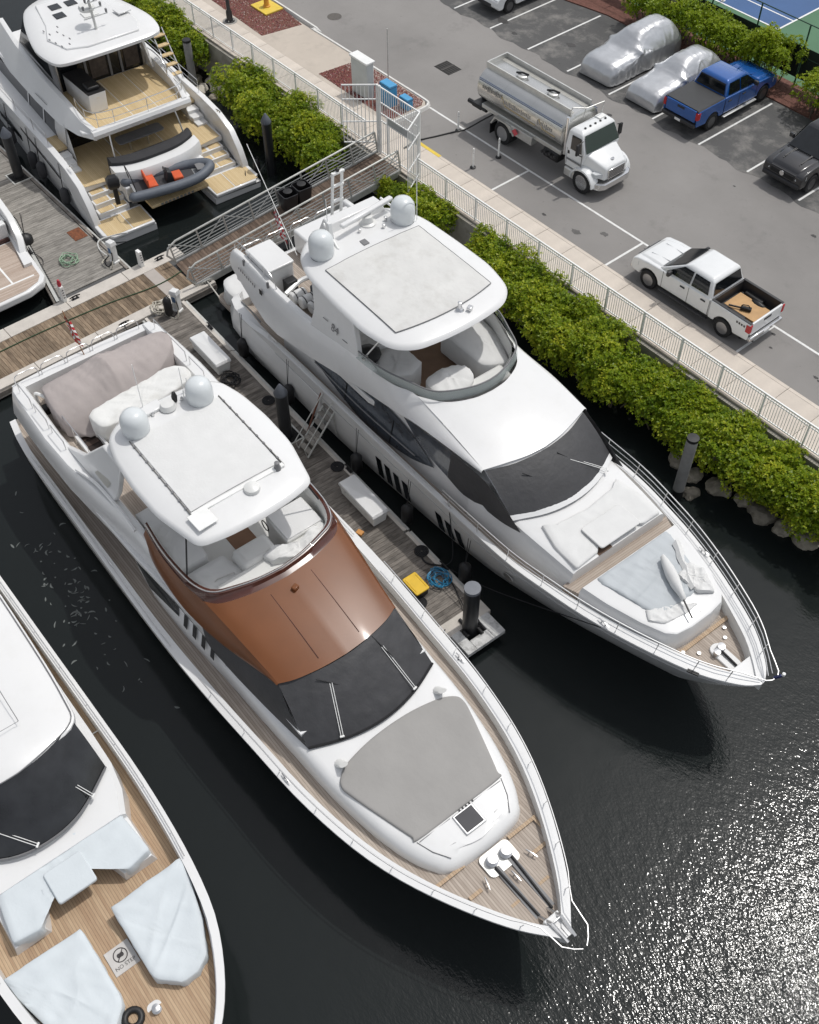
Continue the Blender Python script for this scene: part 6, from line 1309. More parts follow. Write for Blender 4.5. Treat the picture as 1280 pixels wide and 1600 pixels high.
# fly furniture
fc = G().loft([[(3.95, .85, 3.44), (3.95, 1.65, 3.44), (6.3, 1.75, 3.44), (6.3, .95, 3.44)], [(3.95, .8, 4.3), (3.95, 1.6, 4.3), (6.3, 1.75, 4.3), (6.3, .9, 4.3)]]).build('wet_bar', M_white, CA, bevel=.02)
G().loft([[(3.95, .78, 4.302), (3.95, 1.62, 4.302), (6.3, 1.77, 4.302), (6.3, .88, 4.302)], [(3.95, .78, 4.34), (3.95, 1.62, 4.34), (6.3, 1.77, 4.34), (6.3, .88, 4.34)]]).build('worktop', M_blackp, fc)
G().box(4.15, 4.75, .95, 1.5, 4.34, 4.52).build('grill', M_black, fc, bevel=.06); G().lathe([(.05, 0), (.05, .03), (0, .03)], (3.93, 1.2, 4.1), 10, 'X').build('knob', M_steel, fc)
for k in range(5): G().obox((4.3+.28*k, -2.75, 3.75+.33*k), (.25, .55, .05)).build('fly_stair_tread', M_teakc, CA)
for y in (-2.48, -3.02): G().tube([(4.1, y, 3.5), (5.6, y, 5.3)], .035, 6).build('fly_stair_rail', M_steel, CA)
G().tube(curve([(4.2, -2.3, 3.5), (4.3, -2.3, 4.3), (5.2, -2.3, 4.5), (6.0, -2.3, 4.4)], 4), .03, 6).build('grab_rail', M_steel, CA)
# cockpit furniture
tb3 = G().prism(rrect(3.15, 3.85, -1.25, 1.0, .15), 2.05, 2.1).build('cockpit_table', M_grey, CA, bevel=.01); G().tube([(3.5, -.5, 1.45), (3.5, -.5, 2.05)], .05, 8).build('leg', M_steel, tb3); G().tube([(3.5, .4, 1.45), (3.5, .4, 2.05)], .05, 8).build('leg', M_steel, tb3)
ss = G().loft([[(1.55+.5*abs(y/2)**3, y, 1.45), (1.45+.5*abs(y/2)**3, y, 2.2), (1.7+.5*abs(y/2)**3, y, 2.3), (2.0+.4*abs(y/2)**3, y, 2.25), (2.05+.4*abs(y/2)**3, y, 1.45)] for y in [-2+.25*k for k in range(17)]]).build('transom_settee', mat('charcoal upholstery', (.035, .035, .038), .85, bump=.15), CA, angle=50)
G().box(2.1, 2.7, -1.6, 1.6, 1.456, 1.85).build('seat_base', MATS['charcoal upholstery'], CA, bevel=.06)
G().loft([[(.9+.55*abs(y/2.1)**3, y, 1.1), (.85+.55*abs(y/2.1)**3, y, 1.75), (1.0+.5*abs(y/2.1)**3, y, 2.0), (1.5+.5*abs(y/2.1)**3, y, 2.05), (1.5+.5*abs(y/2.1)**3, y, 1.1)] for y in [-2.1+.3*k for k in range(15)]]).build('transom', M_white, CA, angle=45)
for s in (-1, 1): G().tube(curve([(2.5, s*1.6, 3.2), (2.35, s*1.65, 2.8), (2.0, s*1.75, 1.6)], 4), .035, 6).build('fly_support', M_steel, CA)
lp_ = G().prism([(-.2, -1.45), (1.2, -1.45), (1.2, 1.4), (-.2, 1.4)], .78, .92).build('tender_lift', M_teakc, CA, bevel=.03)
for k in range(9): G().obox((-.205, .9-.19*k, .86), (.012, .12, .1)).build('name_mark', M_grey, lp_, smooth=False)
for s in (-1.75, 1.75): cleat(CA, 2.4, s*2.1, 2.4, .2, 1.2)
# tender on the lift
TD = thing('inflatable_tender', 'grey inflatable tender with orange seats and black outboard on the catamaran stern', 'dinghy', (-16.95, -9.9, ZW+1.1), rad(90-14))
M_hyp = mat('slate hypalon', (.115, .13, .155), .55, var=.06); M_or = mat('orange cushion', (.62, .10, .03), .7)
pth = curve([(-1.95, .62, .42), (-1.0, .66, .42), (.4, .66, .44), (1.3, .55, .5), (1.85, .25, .58), (1.98, 0, .6), (1.85, -.25, .58), (1.3, -.55, .5), (.4, -.66, .44), (-1.0, -.66, .42), (-1.95, -.62, .42)], 5)
G().tube(pth, [.06]+[.22]*(len(pth)-2)+[.06], 12).build('tube', M_hyp, TD, angle=70)
G().loft([[(x, -w, .38), (x, 0, .12+k), (x, w, .38), (x, w*.9, .42), (x, -w*.9, .42)] for x, w, k in ((-1.6, .55, 0), (0, .58, 0), (1.2, .45, .1), (1.75, .1, .28))]).build('hull', mat('grey tender hull', (.30, .31, .32), .5), TD, angle=40)
G().box(-1.5, 1.2, -.46, .46, .40, .43).build('sole', mat('dark sole', (.05, .05, .055), .8), TD, smooth=False)
for x, w, h in ((-.75, .45, .62), (.45, .3, .6)): G().box(x-.22, x+.22, -w, w, .43, h).build('seat', M_or, TD, bevel=.05)
G().box(-1.0, -.92, -.45, .45, .6, .95).build('backrest', M_or, TD, bevel=.03)
G().loft([[(-.1, -.25, .43), (.25, -.25, .43), (.25, .25, .43), (-.1, .25, .43)], [(0, -.22, .95), (.2, -.22, .85), (.2, .22, .85), (0, .22, .95)]]).build('console', M_blackp, TD, bevel=.03)
G().tube([(-.08, .15*math.cos(q*.785), .95+.15*math.sin(q*.785)) for q in range(8)], .018, 6, True).build('wheel', M_black, TD)
ob = G().loft([[(-2.35+a*.0+dx, y, z) for dx, y in rrect(-.28*k, .25*k, -.2*k, .2*k, .08)] for z, k in ((.75, .8), (.85, 1.), (1.15, 1.05), (1.3, .7))]).build('outboard', M_blackp, TD, angle=50)
G().box(-2.45, -2.25, -.08, .08, -.1, .8).build('outboard_leg', M_black, ob, bevel=.03)
rail(TD, curve([(-1.55, -.55, .6), (-1.65, -.5, 1.35), (-1.65, .5, 1.35), (-1.55, .55, .6)], 3), [], .022, mt=M_blackp)
G().box(1.35, 1.75, -.25, .25, .62, .68).build('bow_step', M_grey, TD, bevel=.02)

# ------------------------------------------------------------------ yacht cut by the lower left corner
LY = boat('motor_yacht', 'white yacht with pale blue covered foredeck furniture, lower left corner', 'yacht', -6, -28.05, -2)
BT4 = [(-8, 2.3), (0, 2.5), (4.8, 2.6), (8, 2.66), (10.8, 2.72), (13.2, 2.75), (15.4, 2.66), (17, 2.48), (18, 2.24), (19.1, 1.75), (19.9, 1.2), (20.5, .55), (20.8, .1)]
ZT4 = [(-8, 1.9), (5, 2.3), (12, 2.48), (17, 2.62), (20.8, 2.75)]
make_hull(LY, 20.85, 19.0, BT4, ZT4, capw=.2, drop=.52, deckmat=M_teakb, x0=-8)
hs = [(-4, 2.1), (5, 2.22), (10, 2.25), (12.2, 2.3), (13.4, 2.2), (14.7, 1.98), (15.35, 1.72)]
def zh4(x): return tab([(-4, 3.9), (10.5, 3.9), (11.9, 3.9), (12.6, 2.95), (13.6, 2.78), (15.4, 2.6)], x)
G().loft([[(x, -w-.06, 1.7), (x, -w, zl-.12), (x, -w+.14, zl), (x, w-.14, zl), (x, w, zl-.12), (x, w+.06, 1.7)] for x, w, zl in ((-4, 2.1, 3.2), (5, 2.22, 3.2), (10, 2.25, 3.15), (11.5, 2.28, 3.05), (12.6, 2.28, 2.95), (13.4, 2.15, 2.85), (14.0, 1.9, 2.72))]).build('deckhouse', M_white, LY, angle=40)
rf = [(-4, 1.9), (4, 2.15), (9, 2.2), (11.0, 2.14), (11.7, 1.98), (12.05, 1.2), (12.25, .4), (12.28, 0)]
rp_ = [tuple(v)[:2] for v in curve([(a, b, 0) for a, b in rf], 4)]; rp_ = [(x, -y) for x, y in rp_]+[(x, y) for x, y in rp_[-2::-1]]
zr = lambda x, y: tab([(-4, 5.2), (4, 5.05), (8, 4.75), (11, 4.4), (12.3, 4.22)], x)-.05*y*y
roof = G().loft([[(x-.3, y*.97, 3.1) for x, y in rp_], [(x, y, zr(x, y)-.1) for x, y in rp_], [(x-.02, y*.995, zr(x, y)-.02) for x, y in rp_], [(x-.1, y*.93, zr(x, y)+.04) for x, y in rp_], [(x-.5, y*.4, zr(x, y)+.12) for x, y in rp_]]).build('roof', M_white, LY, angle=50)
G().tube([(x-.06, y*.97, zr(x, y)+.035) for x, y in rp_ if x > 5], .016, 5).build('roof_seam', M_grey, roof)
G().tube([(6.0+.5*k, .85, zr(6+.5*k, .85)+.10) for k in range(11)], .010, 4).build('panel_seam', M_grey, roof)
G().tube([(11.0, -.3, zr(11, -.3)+.10), (11.0, .85, zr(11, .85)+.09)], .008, 4).build('panel_seam', M_grey, roof)
G().lathe([(.35, 0), (.3, .3), (0, .4)], (5.0, 1.5, 4.9), 16, sx=1.6).build('fly_screen', M_glass, roof)
wt4 = curve([(11.62, -1.98, 4.1), (12.05, -1.1, 4.2), (12.22, 0, 4.24), (12.05, 1.1, 4.2), (11.62, 1.98, 4.1)], 5); wb4 = curve([(12.7, -2.1, 3.0), (13.42, -1.0, 2.98), (13.62, 0, 2.97), (13.42, 1.0, 2.98), (12.7, 2.1, 3.0)], 5)
band(wt4, wb4, LY, 'windscreen', mat('dark windscreen', (.018, .019, .021), .08, var=.5, scale=1.4, spec=.6), 6, .1)
G().tube([v+Vector((.03, 0, .02)) for v in wb4], .03, 5).build('screen_trim', M_grey, LY)
wiper(LY, (13.3, 1.45, 3.1), (12.5, .95, 3.72), (.25, .22, -.18)); wiper(LY, (13.62, -.28, 3.1), (12.75, -1.05, 3.66), (.25, .25, -.18))
# foredeck furniture under pale blue covers
zs4 = lambda x, y: 2.78 if x < 14.0 else 2.62
G().loft([[(12.9, -1.95, 1.95), (15.35, -1.98, 1.95), (15.35, -1.0, 1.95), (14.45, -.75, 1.95), (14.45, .8, 1.95), (15.35, 1.05, 1.95), (15.35, 2.0, 1.95), (12.9, 1.95, 1.95)], [(12.9, -1.9, 2.45), (15.3, -1.9, 2.4), (15.3, -1.1, 2.4), (14.4, -.75, 2.4), (14.4, .8, 2.4), (15.3, 1.1, 2.4), (15.3, 1.9, 2.4), (12.9, 1.9, 2.45)]]).build('settee_base', M_white, LY, bevel=.02)
drape(LY, 'covered_settee', [(13.55, -1.62), (13.45, -.8), (13.5, .8), (13.35, 1.5), (13.5, 1.75), (15.25, 1.92), (15.38, 1.2), (15.1, 1.05), (14.48, .82), (14.45, -.75), (15.1, -1.0), (15.38, -1.15), (15.28, -1.88), (14.2, -1.75)], 2.22, lambda x, y: 2.66+.1*max(0, min(1, (14.0-x)/.3)), M_fabricb, 61, .11, .03, 1.6)
G().prism(rrect(14.2, 15.15, -.55, .5, .08), 2.62, 2.74).build('covered_table', M_fabricb, LY, bevel=.03); G().tube([(14.7, 0, 1.95), (14.7, 0, 2.62)], .08, 8).build('table_leg', M_steel, LY)
for s in (-1, 1):
    ol = [(15.95, .42), (16.1, .4), (17.9, .40), (18.1, .45), (18.55, .92), (18.55, 1.35), (18.35, 1.7), (17.5, 2.08), (16.5, 2.34), (15.9, 2.42)]
    base = [(x, s*y) for x, y in ol]; base = base if s > 0 else base[::-1]
    G().prism(base[::1] if s < 0 else base, 1.96, 2.3, top=[(17.2+(x-17.2)*.98, s*1.35+(y-s*1.35)*.98) for x, y in base]).build('sunpad_base', M_white, LY, bevel=.03)
    drape(LY, 'covered_sunpad', [(x, y) for x, y in base], 2.12, lambda x, y: 2.5+.14*max(0, min(1, (16.35-x)/.35+.5)), M_fabricb, 65+s, .11, .05, 1.3)
ns = G().box(16.66, 17.34, -.29, .37, 2.10, 2.15).build('no_step_panel', mat('pale grey panel', (.52, .50, .48), .6), LY, bevel=.01)
M_dk = mat('dark print', (.05, .045, .045), .7)
Mt = Matrix.Translation((17.19, .04, 2.152)) @ Matrix.Rotation(rad(90), 4, 'Z') @ Matrix.Rotation(0, 4, 'X')
text_mesh('NO STEP', .135, M_dk, ns, Mt, 'lettering', .001)
G().tube([(16.92+.17*math.cos(q*.2618), .04+.17*math.sin(q*.2618), 2.152) for q in range(24)], .013, 4, True).build('ring_symbol', M_dk, ns)
G().tube([(16.80, .16, 2.153), (17.04, -.08, 2.153)], .012, 4).build('slash_symbol', M_dk, ns)
G().prism([(16.92+.05*math.cos(a)+.035*math.cos(a)*abs(math.sin(a)), .04+.09*math.sin(a)) for a in [q*.4488 for q in range(14)]], 2.150, 2.154).build('foot_symbol', M_dk, ns, smooth=False)
tr = G().tube([(18.42+.2*math.cos(q*.3927), -.42+.2*math.sin(q*.3927), 2.2) for q in range(16)], .085, 8, True).build('tyre_fender', M_black, LY, angle=70)
wt5 = G().prism(rrect(18.35, 19.2, -.1, .3, .15), 2.1, 2.17).build('windlass_tray', M_white, LY, bevel=.02); G().lathe([(.12, 0), (.12, .1), (.07, .14), (.1, .22), (0, .24)], (18.6, .12, 2.15), 12).build('windlass', M_steel, wt5)
for x, y in ((18.75, 1.1), (18.95, .7), (18.4, 2.0)): G().lathe([(.045, 0), (.045, .03), (0, .03)], (x, y, 2.12), 8).build('deck_plate', M_steel, LY)
G().box(11.0, 11.03, 2.3, 2.52, 1.98, 2.0).build('deck_joint', M_wpaint, LY, smooth=False)
for s in (-1, 1):
    pts = [(x, s*(stab(BT4, x)-.1), stab(ZT4, x)+.15) for x in [4+.8*k for k in range(16)]]; rail(LY, pts, [((x, y, z-.15), (x, y, z)) for x, y, z in pts[::2]], .015)

# ------------------------------------------------------------------ stern of a yacht at the left edge
SY = boat('motor_yacht', 'stern of a yacht with teak swim platform at the left edge', 'yacht', -16.5, -19.5, 178)
pf = [(-1.75, -.5), (-1.7, -1.6), (-1.45, -2.3), (-1.1, -2.55), (.2, -2.65), (1.9, -2.75), (1.9, 2.75), (.2, 2.65), (-1.1, 2.55), (-1.45, 2.3), (-1.7, 1.6), (-1.75, .5)]
G().prism(pf, .62, .95).build('swim_platform', M_white, SY, bevel=.06)
M_teakf = teak('silvered platform teak', (.40, .31, .25), (.54, .45, .38), axis='X')
G().prism([(lerp(x, .3, .07), y*.93) for x, y in pf], .951, .965).build('platform_teak', M_teakf, SY, smooth=False)
G().box(-.9, -.82, -2.2, 2.2, .966, .972).build('margin_strip', M_wpaint, SY, smooth=False); G().box(-.82, 1.2, -1.3, -1.22, .966, .972).build('margin_strip', M_wpaint, SY, smooth=False)
for s in (-1, 1):
    G().loft([[(x, s*yo, .5), (x, s*yo, z), (x, s*(yo-.28), z+.04), (x, s*(yo-.4), .5)] for x, yo, z in ((.55, 2.55, .98), (1.0, 2.75, 1.5), (2.0, 2.9, 1.95), (4.5, 3.05, 2.15), (9, 3.1, 2.3))]).build('gunwale_wing', M_white, SY, angle=45, bevel=.03)
    G().loft([[(x, s*yo, -.4), (x, s*(yo+.05), 1.1), (x, s*(yo-.3), 1.1), (x, s*(yo-.4), -.4)] for x, yo in ((-.2, 2.4), (2, 2.75), (9, 3.0))]).build('hull', M_white, SY, angle=45)
    G().obox((1.3, s*2.78, 1.25), (.2, .06, .1)).build('fairlead', M_black, SY)
G().box(2.0, 2.35, -2.5, 2.5, .9, 1.75).build('transom', M_white, SY, bevel=.06)
G().box(1.9, 2.02, -2.4, 2.4, .9, 1.1).build('transom_recess', mat('dark red brown', (.07, .03, .025), .7), SY, smooth=False)
G().box(2.35, 9, -2.75, 2.75, 1.2, 1.62).build('cockpit_deck', mat('silver teak', (.42, .40, .38), .8), SY, smooth=False)
for k in range(6): G().box(2.4, 9, -2.6+.9*k, -2.5+.9*k, 1.621, 1.632).build('deck_seam', M_wpaint, SY, smooth=False)
# ------------------------------------------------------------------ vehicles (local: x forward from the rear bumper, y left, z up)
def prof(g, pts, y0, y1):
    """side profile pts (x,z) extruded between two y values"""
    n = len(pts); a = [(x, y0, z) for x, z in pts]; b = [(x, y1, z) for x, z in pts]
    return g.add(a+b, [tuple(range(n)), tuple(range(2*n-1, n-1, -1))]+[(i, n+i, n+(i+1) % n, (i+1) % n) for i in range(n)])
def arch(cx, r, z0, n=9, rev=False):
    a0 = math.asin(min(.95, (z0-.40)/r)) if z0 > .4 else 0
    p = [(cx+r*math.cos(a), .40+r*math.sin(a)) for a in [a0+(math.pi-2*a0)*k/n for k in range(n+1)]]
    return p[::-1] if rev else p
def wheel(par, x, y, z, r, w, s, spokes=6, mt=None, steel=False):
    W = thing_part(par, 'wheel', (x, y, z))
    G().lathe([(r*.66, -w/2), (r*.93, -w/2), (r, -w*.36), (r, w*.36), (r*.93, w/2), (r*.66, w/2), (r*.6, 0)], n=26, axis='Y', cap=False).build('tyre', M_tyre, W, angle=35)
    rm = G().lathe([(0, s*w*.10), (r*.64, s*w*.10), (r*.67, s*w*.44), (r*.62, s*w*.46), (r*.58, s*w*.2)] , n=22, axis='Y').build('rim_well', M_blackp if not steel else (mt or M_rim), W, angle=35)
    g = G()
    for k in range(spokes):
        a = k*2*math.pi/spokes; c = Vector((math.cos(a), 0, math.sin(a))); t = Vector((-math.sin(a), 0, math.cos(a)))
        p0, p1 = c*r*.08, c*r*.62; y0 = s*w*.42
        w0, w1 = r*.09, r*.12
        g.add([(p0.x+t.x*w0, y0, p0.z+t.z*w0), (p1.x+t.x*w1, y0, p1.z+t.z*w1), (p1.x-t.x*w1, y0, p1.z-t.z*w1), (p0.x-t.x*w0, y0, p0.z-t.z*w0)], [(0, 1, 2, 3)])
    g.lathe([(0, s*w*.42), (r*.2, s*w*.42), (r*.2, s*w*.47), (0, s*w*.48)], n=12, axis='Y')
    g.lathe([(r*.58, s*w*.40), (r*.67, s*w*.40), (r*.67, s*w*.45), (r*.58, s*w*.45)], n=22, axis='Y')
    g.build('rim', mt or M_rim, W, angle=35)
    return W
def thing_part(par, name, loc):
    o = bpy.data.objects.new(name, None); COL.objects.link(o); o.parent = par; o.location = loc; o.empty_display_size = .2; return o
def quadpart(par, name, pts, mt, th=None): return G().add(pts, [tuple(range(len(pts)))]).build(name, mt, par, smooth=False)
M_lampw = mat('headlamp', (.55, .57, .58), .15, spec=.7); M_lampr = mat('tail lamp', (.45, .01, .015), .2, spec=.6); M_chrome = mat('chrome', (.7, .7, .7), .12, metal=1.)
M_dtrim = mat('dark trim', (.03, .03, .032), .5)
def pickup(label, loc, rz, paint, bed='open', L=5.89, rimm=None, grille=M_dtrim, bumper=None, stepmat=None):
    t = thing('pickup_truck', label, 'pickup truck', loc, rz)
    bumper = bumper or M_chrome; hw = 1.0; rx, fx = 1.18, 4.86
    # cab and nose, one shell with front arches
    P = [(1.92, .5), (1.92, 1.27), (3.0, 1.24), (4.28, 1.19), (5.0, 1.16), (5.55, 1.08), (5.74, .98), (5.80, .7), (5.74, .48), (5.4, .44)]+arch(fx, .47, .44)+[(4.3, .44)]
    body = prof(G(), P, -hw+.02, hw-.02).build('body', paint, t, bevel=.055, seg=3, angle=50)
    hood = G().loft([[(4.2, -.86, 1.15), (4.2, .86, 1.15), (4.2, .72, 1.22), (4.2, -.72, 1.22)], [(4.9, -.86, 1.13), (4.9, .86, 1.13), (4.9, .72, 1.24), (4.9, -.72, 1.24)], [(5.5, -.82, 1.02), (5.5, .82, 1.02), (5.5, .66, 1.14), (5.5, -.66, 1.14)], [(5.68, -.78, .98), (5.68, .78, .98), (5.66, .64, 1.03), (5.66, -.64, 1.03)]]).build('hood', paint, t, bevel=.04)
    for s in (-1, 1): G().tube([(4.3, s*.36, 1.262), (5.3, s*.42, 1.19)], .02, 5).build('hood_crease', paint, hood)
    # greenhouse
    bel = [(1.9, .95), (4.25, .93)]; top = [(2.2, .72), (3.42, .70)]
    zb, zr_ = 1.25, 1.90
    cab = G().loft([[(1.93, -.955, zb-.02), (4.5, -.90, zb-.07), (4.5, .90, zb-.07), (1.93, .955, zb-.02)], [(2.10, -.76, zr_-.05), (3.40, -.74, zr_-.03), (3.40, .74, zr_-.03), (2.10, .76, zr_-.05)], [(2.22, -.66, zr_+.03), (3.25, -.65, zr_+.045), (3.25, .65, zr_+.045), (2.22, .66, zr_+.03)]]).build('cab', paint, t, bevel=.05, seg=3, angle=60)
    def cp(x, s, z):    # a point on the cab side at height z
        f = (z-zb)/(zr_-zb); return (x, s*(lerp(.95, .75, f)+.012), z)
    quadpart(t, 'windshield', [(4.40, -.82, 1.25), (4.40, .82, 1.25), (3.48, .68, 1.845), (3.48, -.68, 1.845)], M_glass).location = (.02, 0, .016)
    quadpart(t, 'rear_window', [(1.97, .82, 1.34), (1.97, -.82, 1.34), (2.08, -.70, 1.80), (2.08, .70, 1.80)], M_glass).location = (-.03, 0, .0)
    for s in (-1, 1):
        quadpart(t, 'side_window', [cp(2.12, s, 1.33), cp(2.92, s, 1.31), cp(2.92, s, 1.80), cp(2.24, s, 1.80)], M_glass)
        quadpart(t, 'side_window', [cp(3.0, s, 1.31), cp(4.12, s, 1.28), cp(3.45, s, 1.79), cp(3.0, s, 1.80)], M_glass)
        for x in (1.95, 2.96, 4.22): G().box(x-.007, x+.007, *sorted((s*(hw-.025), s*(hw-.012))), .5, 1.2).build('door_seam', M_dtrim, t, smooth=False)
        for x in (2.25, 3.25): G().box(x-.11, x+.11, *sorted((s*(hw-.02), s*(hw+.012))), 1.02, 1.08).build('door_handle', M_dtrim, t, bevel=.01)
        G().obox((3.88, s*1.09, 1.36), (.14, .24, .2)).build('mirror', M_dtrim if bumper is not M_blackp else paint, t, bevel=.04); G().tube([(3.92, s*.93, 1.28), (3.9, s*1.05, 1.34)], .03, 6).build('mirror_arm', M_dtrim, t)
        G().box(1.9, 4.25, *sorted((s*(hw-.06), s*(hw+.10))), .36, .42).build('side_step', stepmat or M_dtrim, t, bevel=.02)
        G().loft([[(5.42, s*.99, .78), (5.42, s*.99, .98), (5.42, s*.8, 1.02), (5.42, s*.8, .78)], [(5.77, s*.9, .78), (5.72, s*.9, .94), (5.74, s*.66, .96), (5.79, s*.66, .78)]]).build('headlight', M_lampw, t, bevel=.015)
        G().box(.02, .22, *sorted((s*.86, s*1.005)), .88, 1.22).build('taillight', M_lampr, t, bevel=.02)
        for x in (rx, fx): G().box(x-.5, x+.5, *sorted((s*.35, s*.7)), .38, .92).build('wheel_well', M_black, t, smooth=False)
        for x in (rx, fx): wheel(t, x, s*.86, .40, .40, .27, s, 6, rimm)
        # bed sides with rear arches
        Pb = [(.06, .55), (.06, 1.27), (1.9, 1.28), (1.9, .5)]+[(1.72, .5)]+arch(rx, .47, .5)+[(.62, .5)]
        prof(G(), Pb, s*(hw-.10), s*(hw-.01)).build('bed_side', paint, t, bevel=.03, angle=50)
        G().box(.06, 1.9, *sorted((s*(hw-.14), s*(hw-.03))), 1.275, 1.30).build('bed_cap', M_dtrim, t, bevel=.01)
        if bed == 'open': G().box(.75, 1.6, *sorted((s*.62, s*.9)), .78, 1.0).build('wheel_housing', M_black, t, bevel=.05)
    tg = G().box(.03, .12, -.86, .86, .72, 1.28).build('tailgate', paint, t, bevel=.03); G().box(.015, .03, -.2, .2, 1.1, 1.2).build('tailgate_handle', M_dtrim, tg)
    G().box(.1, 1.95, -.92, .92, .55, .80).build('bed_floor', M_dtrim, t, smooth=False)
    G().box(1.84, 1.92, -.9, .9, .8, 1.27).build('bed_front', M_dtrim, t, smooth=False)
    for s in (-1, 1): G().box(.12, 1.84, *sorted((s*.86, s*.905)), .8, 1.27).build('bed_liner', M_dtrim, t, smooth=False)
    if bed == 'cover': G().box(.1, 1.9, -.92, .92, 1.275, 1.315).build('tonneau_cover', mat('tonneau vinyl', (.035, .036, .038), .6, bump=.1), t, bevel=.015)
    G().box(-.08, .08, -.95, .95, .5, .68).build('rear_bumper', bumper, t, bevel=.04); G().box(-.09, -.075, -.16, .16, .54, .65).build('licence_plate', M_wpaint, t, smooth=False)
    G().box(5.6, 5.86, -.93, .93, .46, .66).build('front_bumper', bumper, t, bevel=.05)
    G().loft([[(5.72, -.66, .68), (5.80, -.62, .70), (5.80, .62, .70), (5.72, .66, .68)], [(5.68, -.66, 1.0), (5.77, -.62, .98), (5.77, .62, .98), (5.68, .66, 1.0)]]).build('grille', grille, t, bevel=.02)
    for k in range(3): G().box(5.79, 5.815, -.58, .58, .75+.08*k, .78+.08*k).build('grille_bar', M_grey if bumper is not M_blackp else M_black, t, smooth=False)
    em = G().lathe([(.0, 0), (.11, 0), (.11, .02), (0, .02)], (5.81, 0, .86), 14, 'X').build('badge', M_chrome if grille is not M_dtrim or bumper is M_blackp else M_dtrim, t)
    G().box(.3, 5.4, -.7, .7, .3, .5).build('chassis', M_black, t, smooth=False)
    return t
M_pw = mat('white car paint', (.76, .77, .77), .25, var=.02, coat=.6)
M_pb = mat('blue car paint', (.010, .095, .36), .25, metal=.2, var=.05, coat=.9)
M_pk = mat('black car paint', (.010, .010, .012), .18, var=.1, coat=.9)
WP = pickup('white crew cab pickup with open bed parked along the sidewalk', (6.86, 1.27, 0), math.pi, M_pw, rimm=M_rim)
for k in range(4): G().obox((.34+.10*k, -1.0, 1.06), (.07, .006, .10 if k != 1 else .07)).build('side_decal', M_dtrim, WP, smooth=False) if False else G().obox((.30+.11*k, .993, 1.08), (.07, .006, .09)).build('side_decal', M_dtrim, WP, smooth=False)
BP = pickup('blue crew cab pickup with black bed cover parked nose to the hedge', (-4.63, 9.62, 0), rad(90), M_pb, 'cover', bumper=M_dtrim, rimm=mat('dark alloy', (.12, .12, .125), .35, metal=.6), stepmat=M_alu)
KP = pickup('black pickup with blacked-out grille, backed into a bay at the right edge', (1.25, 15.2, 0), rad(-90), M_pk, 'cover', bumper=M_blackp, rimm=mat('dark alloy', (.12, .12, .125), .35), grille=M_blackp)
for s in (-1, 1): G().tube([(4.45, s*.42, 1.27), (5.2, s*.42, 1.21)], .03, 5).build('hood_scoop', M_black, KP)
# load in the white pickup bed
cb = thing('wooden_board', 'tan wooden board lying in the bed of the white pickup', 'board', (5.95, 1.25, .81), math.pi)
G().box(-.75, .8, -.62, .35, 0, .12).build('board', mat('tan plywood', (.52, .32, .15), .7, var=.12, scale=3), cb, bevel=.01)
ck = thing('chain_saw', 'dark power tool resting on the tan board in the pickup bed', 'tool', (5.9, 1.15, .945), math.pi+.5)
G().box(-.25, .15, -.08, .08, 0, .14).build('tool_body', M_black, ck, bevel=.03); G().box(.15, .6, -.025, .025, .04, .10).build('tool_bar', M_dtrim, ck, bevel=.01); G().tube([(-.2, 0, .14), (-.1, 0, .24), (.1, 0, .22), (.14, 0, .14)], .02, 6).build('tool_handle', M_black, ck)
bg_ = thing('work_bag', 'black bundle in the far corner of the white pickup bed', 'bag', (6.0, 1.86, .81), 0)
G().lathe([(0, 0), (.2, 0), (.24, .08), (.15, .16), (0, .2)], n=10, sx=1.6, sy=.7).build('bundle', M_black, bg_, angle=70)

# white SUV cut by the top edge, front towards the road
SV = thing('suv', 'white car cut off by the top edge, parked nose out', 'car', (-18.45, 15.2, 0), rad(-90))
P = [(.1, .45), (.05, .95), (.4, 1.12), (2.0, 1.14), (3.5, 1.10), (4.5, 1.02), (4.78, .8), (4.80, .5), (4.6, .32), (4.35, .3)]+arch(3.85, .42, .3)+[(3.35, .3), (1.35, .3)]+arch(.95, .42, .3)+[(.45, .32)]
prof(G(), P, -.93, .93).build('body', M_pw, SV, bevel=.06, seg=3, angle=50)
G().loft([[(.25, -.88, 1.08), (3.55, -.86, 1.06), (3.55, .86, 1.06), (.25, .88, 1.08)], [(.7, -.68, 1.62), (2.6, -.68, 1.62), (2.6, .68, 1.62), (.7, .68, 1.62)]]).build('cab', M_pw, SV, bevel=.06, angle=60)
quadpart(SV, 'windshield', [(3.52, -.78, 1.12), (3.52, .78, 1.12), (2.68, .62, 1.6), (2.68, -.62, 1.6)], M_glass).location = (.03, 0, .01)
for s in (-1, 1):
    quadpart(SV, 'side_window', [(.6, s*.87, 1.14), (3.2, s*.87, 1.12), (2.5, s*.70, 1.56), (.85, s*.70, 1.56)], M_glass)
    G().box(4.5, 4.74, *sorted((s*.6, s*.9)), .72, .88).build('headlight', M_lampw, SV, bevel=.03); G().obox((3.1, s*1.0, 1.15), (.12, .2, .14)).build('mirror', M_pw, SV, bevel=.03)
    for x in (.95, 3.85): wheel(SV, x, s*.82, .36, .36, .24, s, 5, mat('dark alloy', (.12, .12, .125), .35)); G().box(x-.45, x+.45, *sorted((s*.3, s*.66)), .3, .82).build('wheel_well', M_black, SV, smooth=False)
G().box(4.78, 4.815, -.5, .5, .42, .62).build('grille', M_dtrim, SV, bevel=.02)

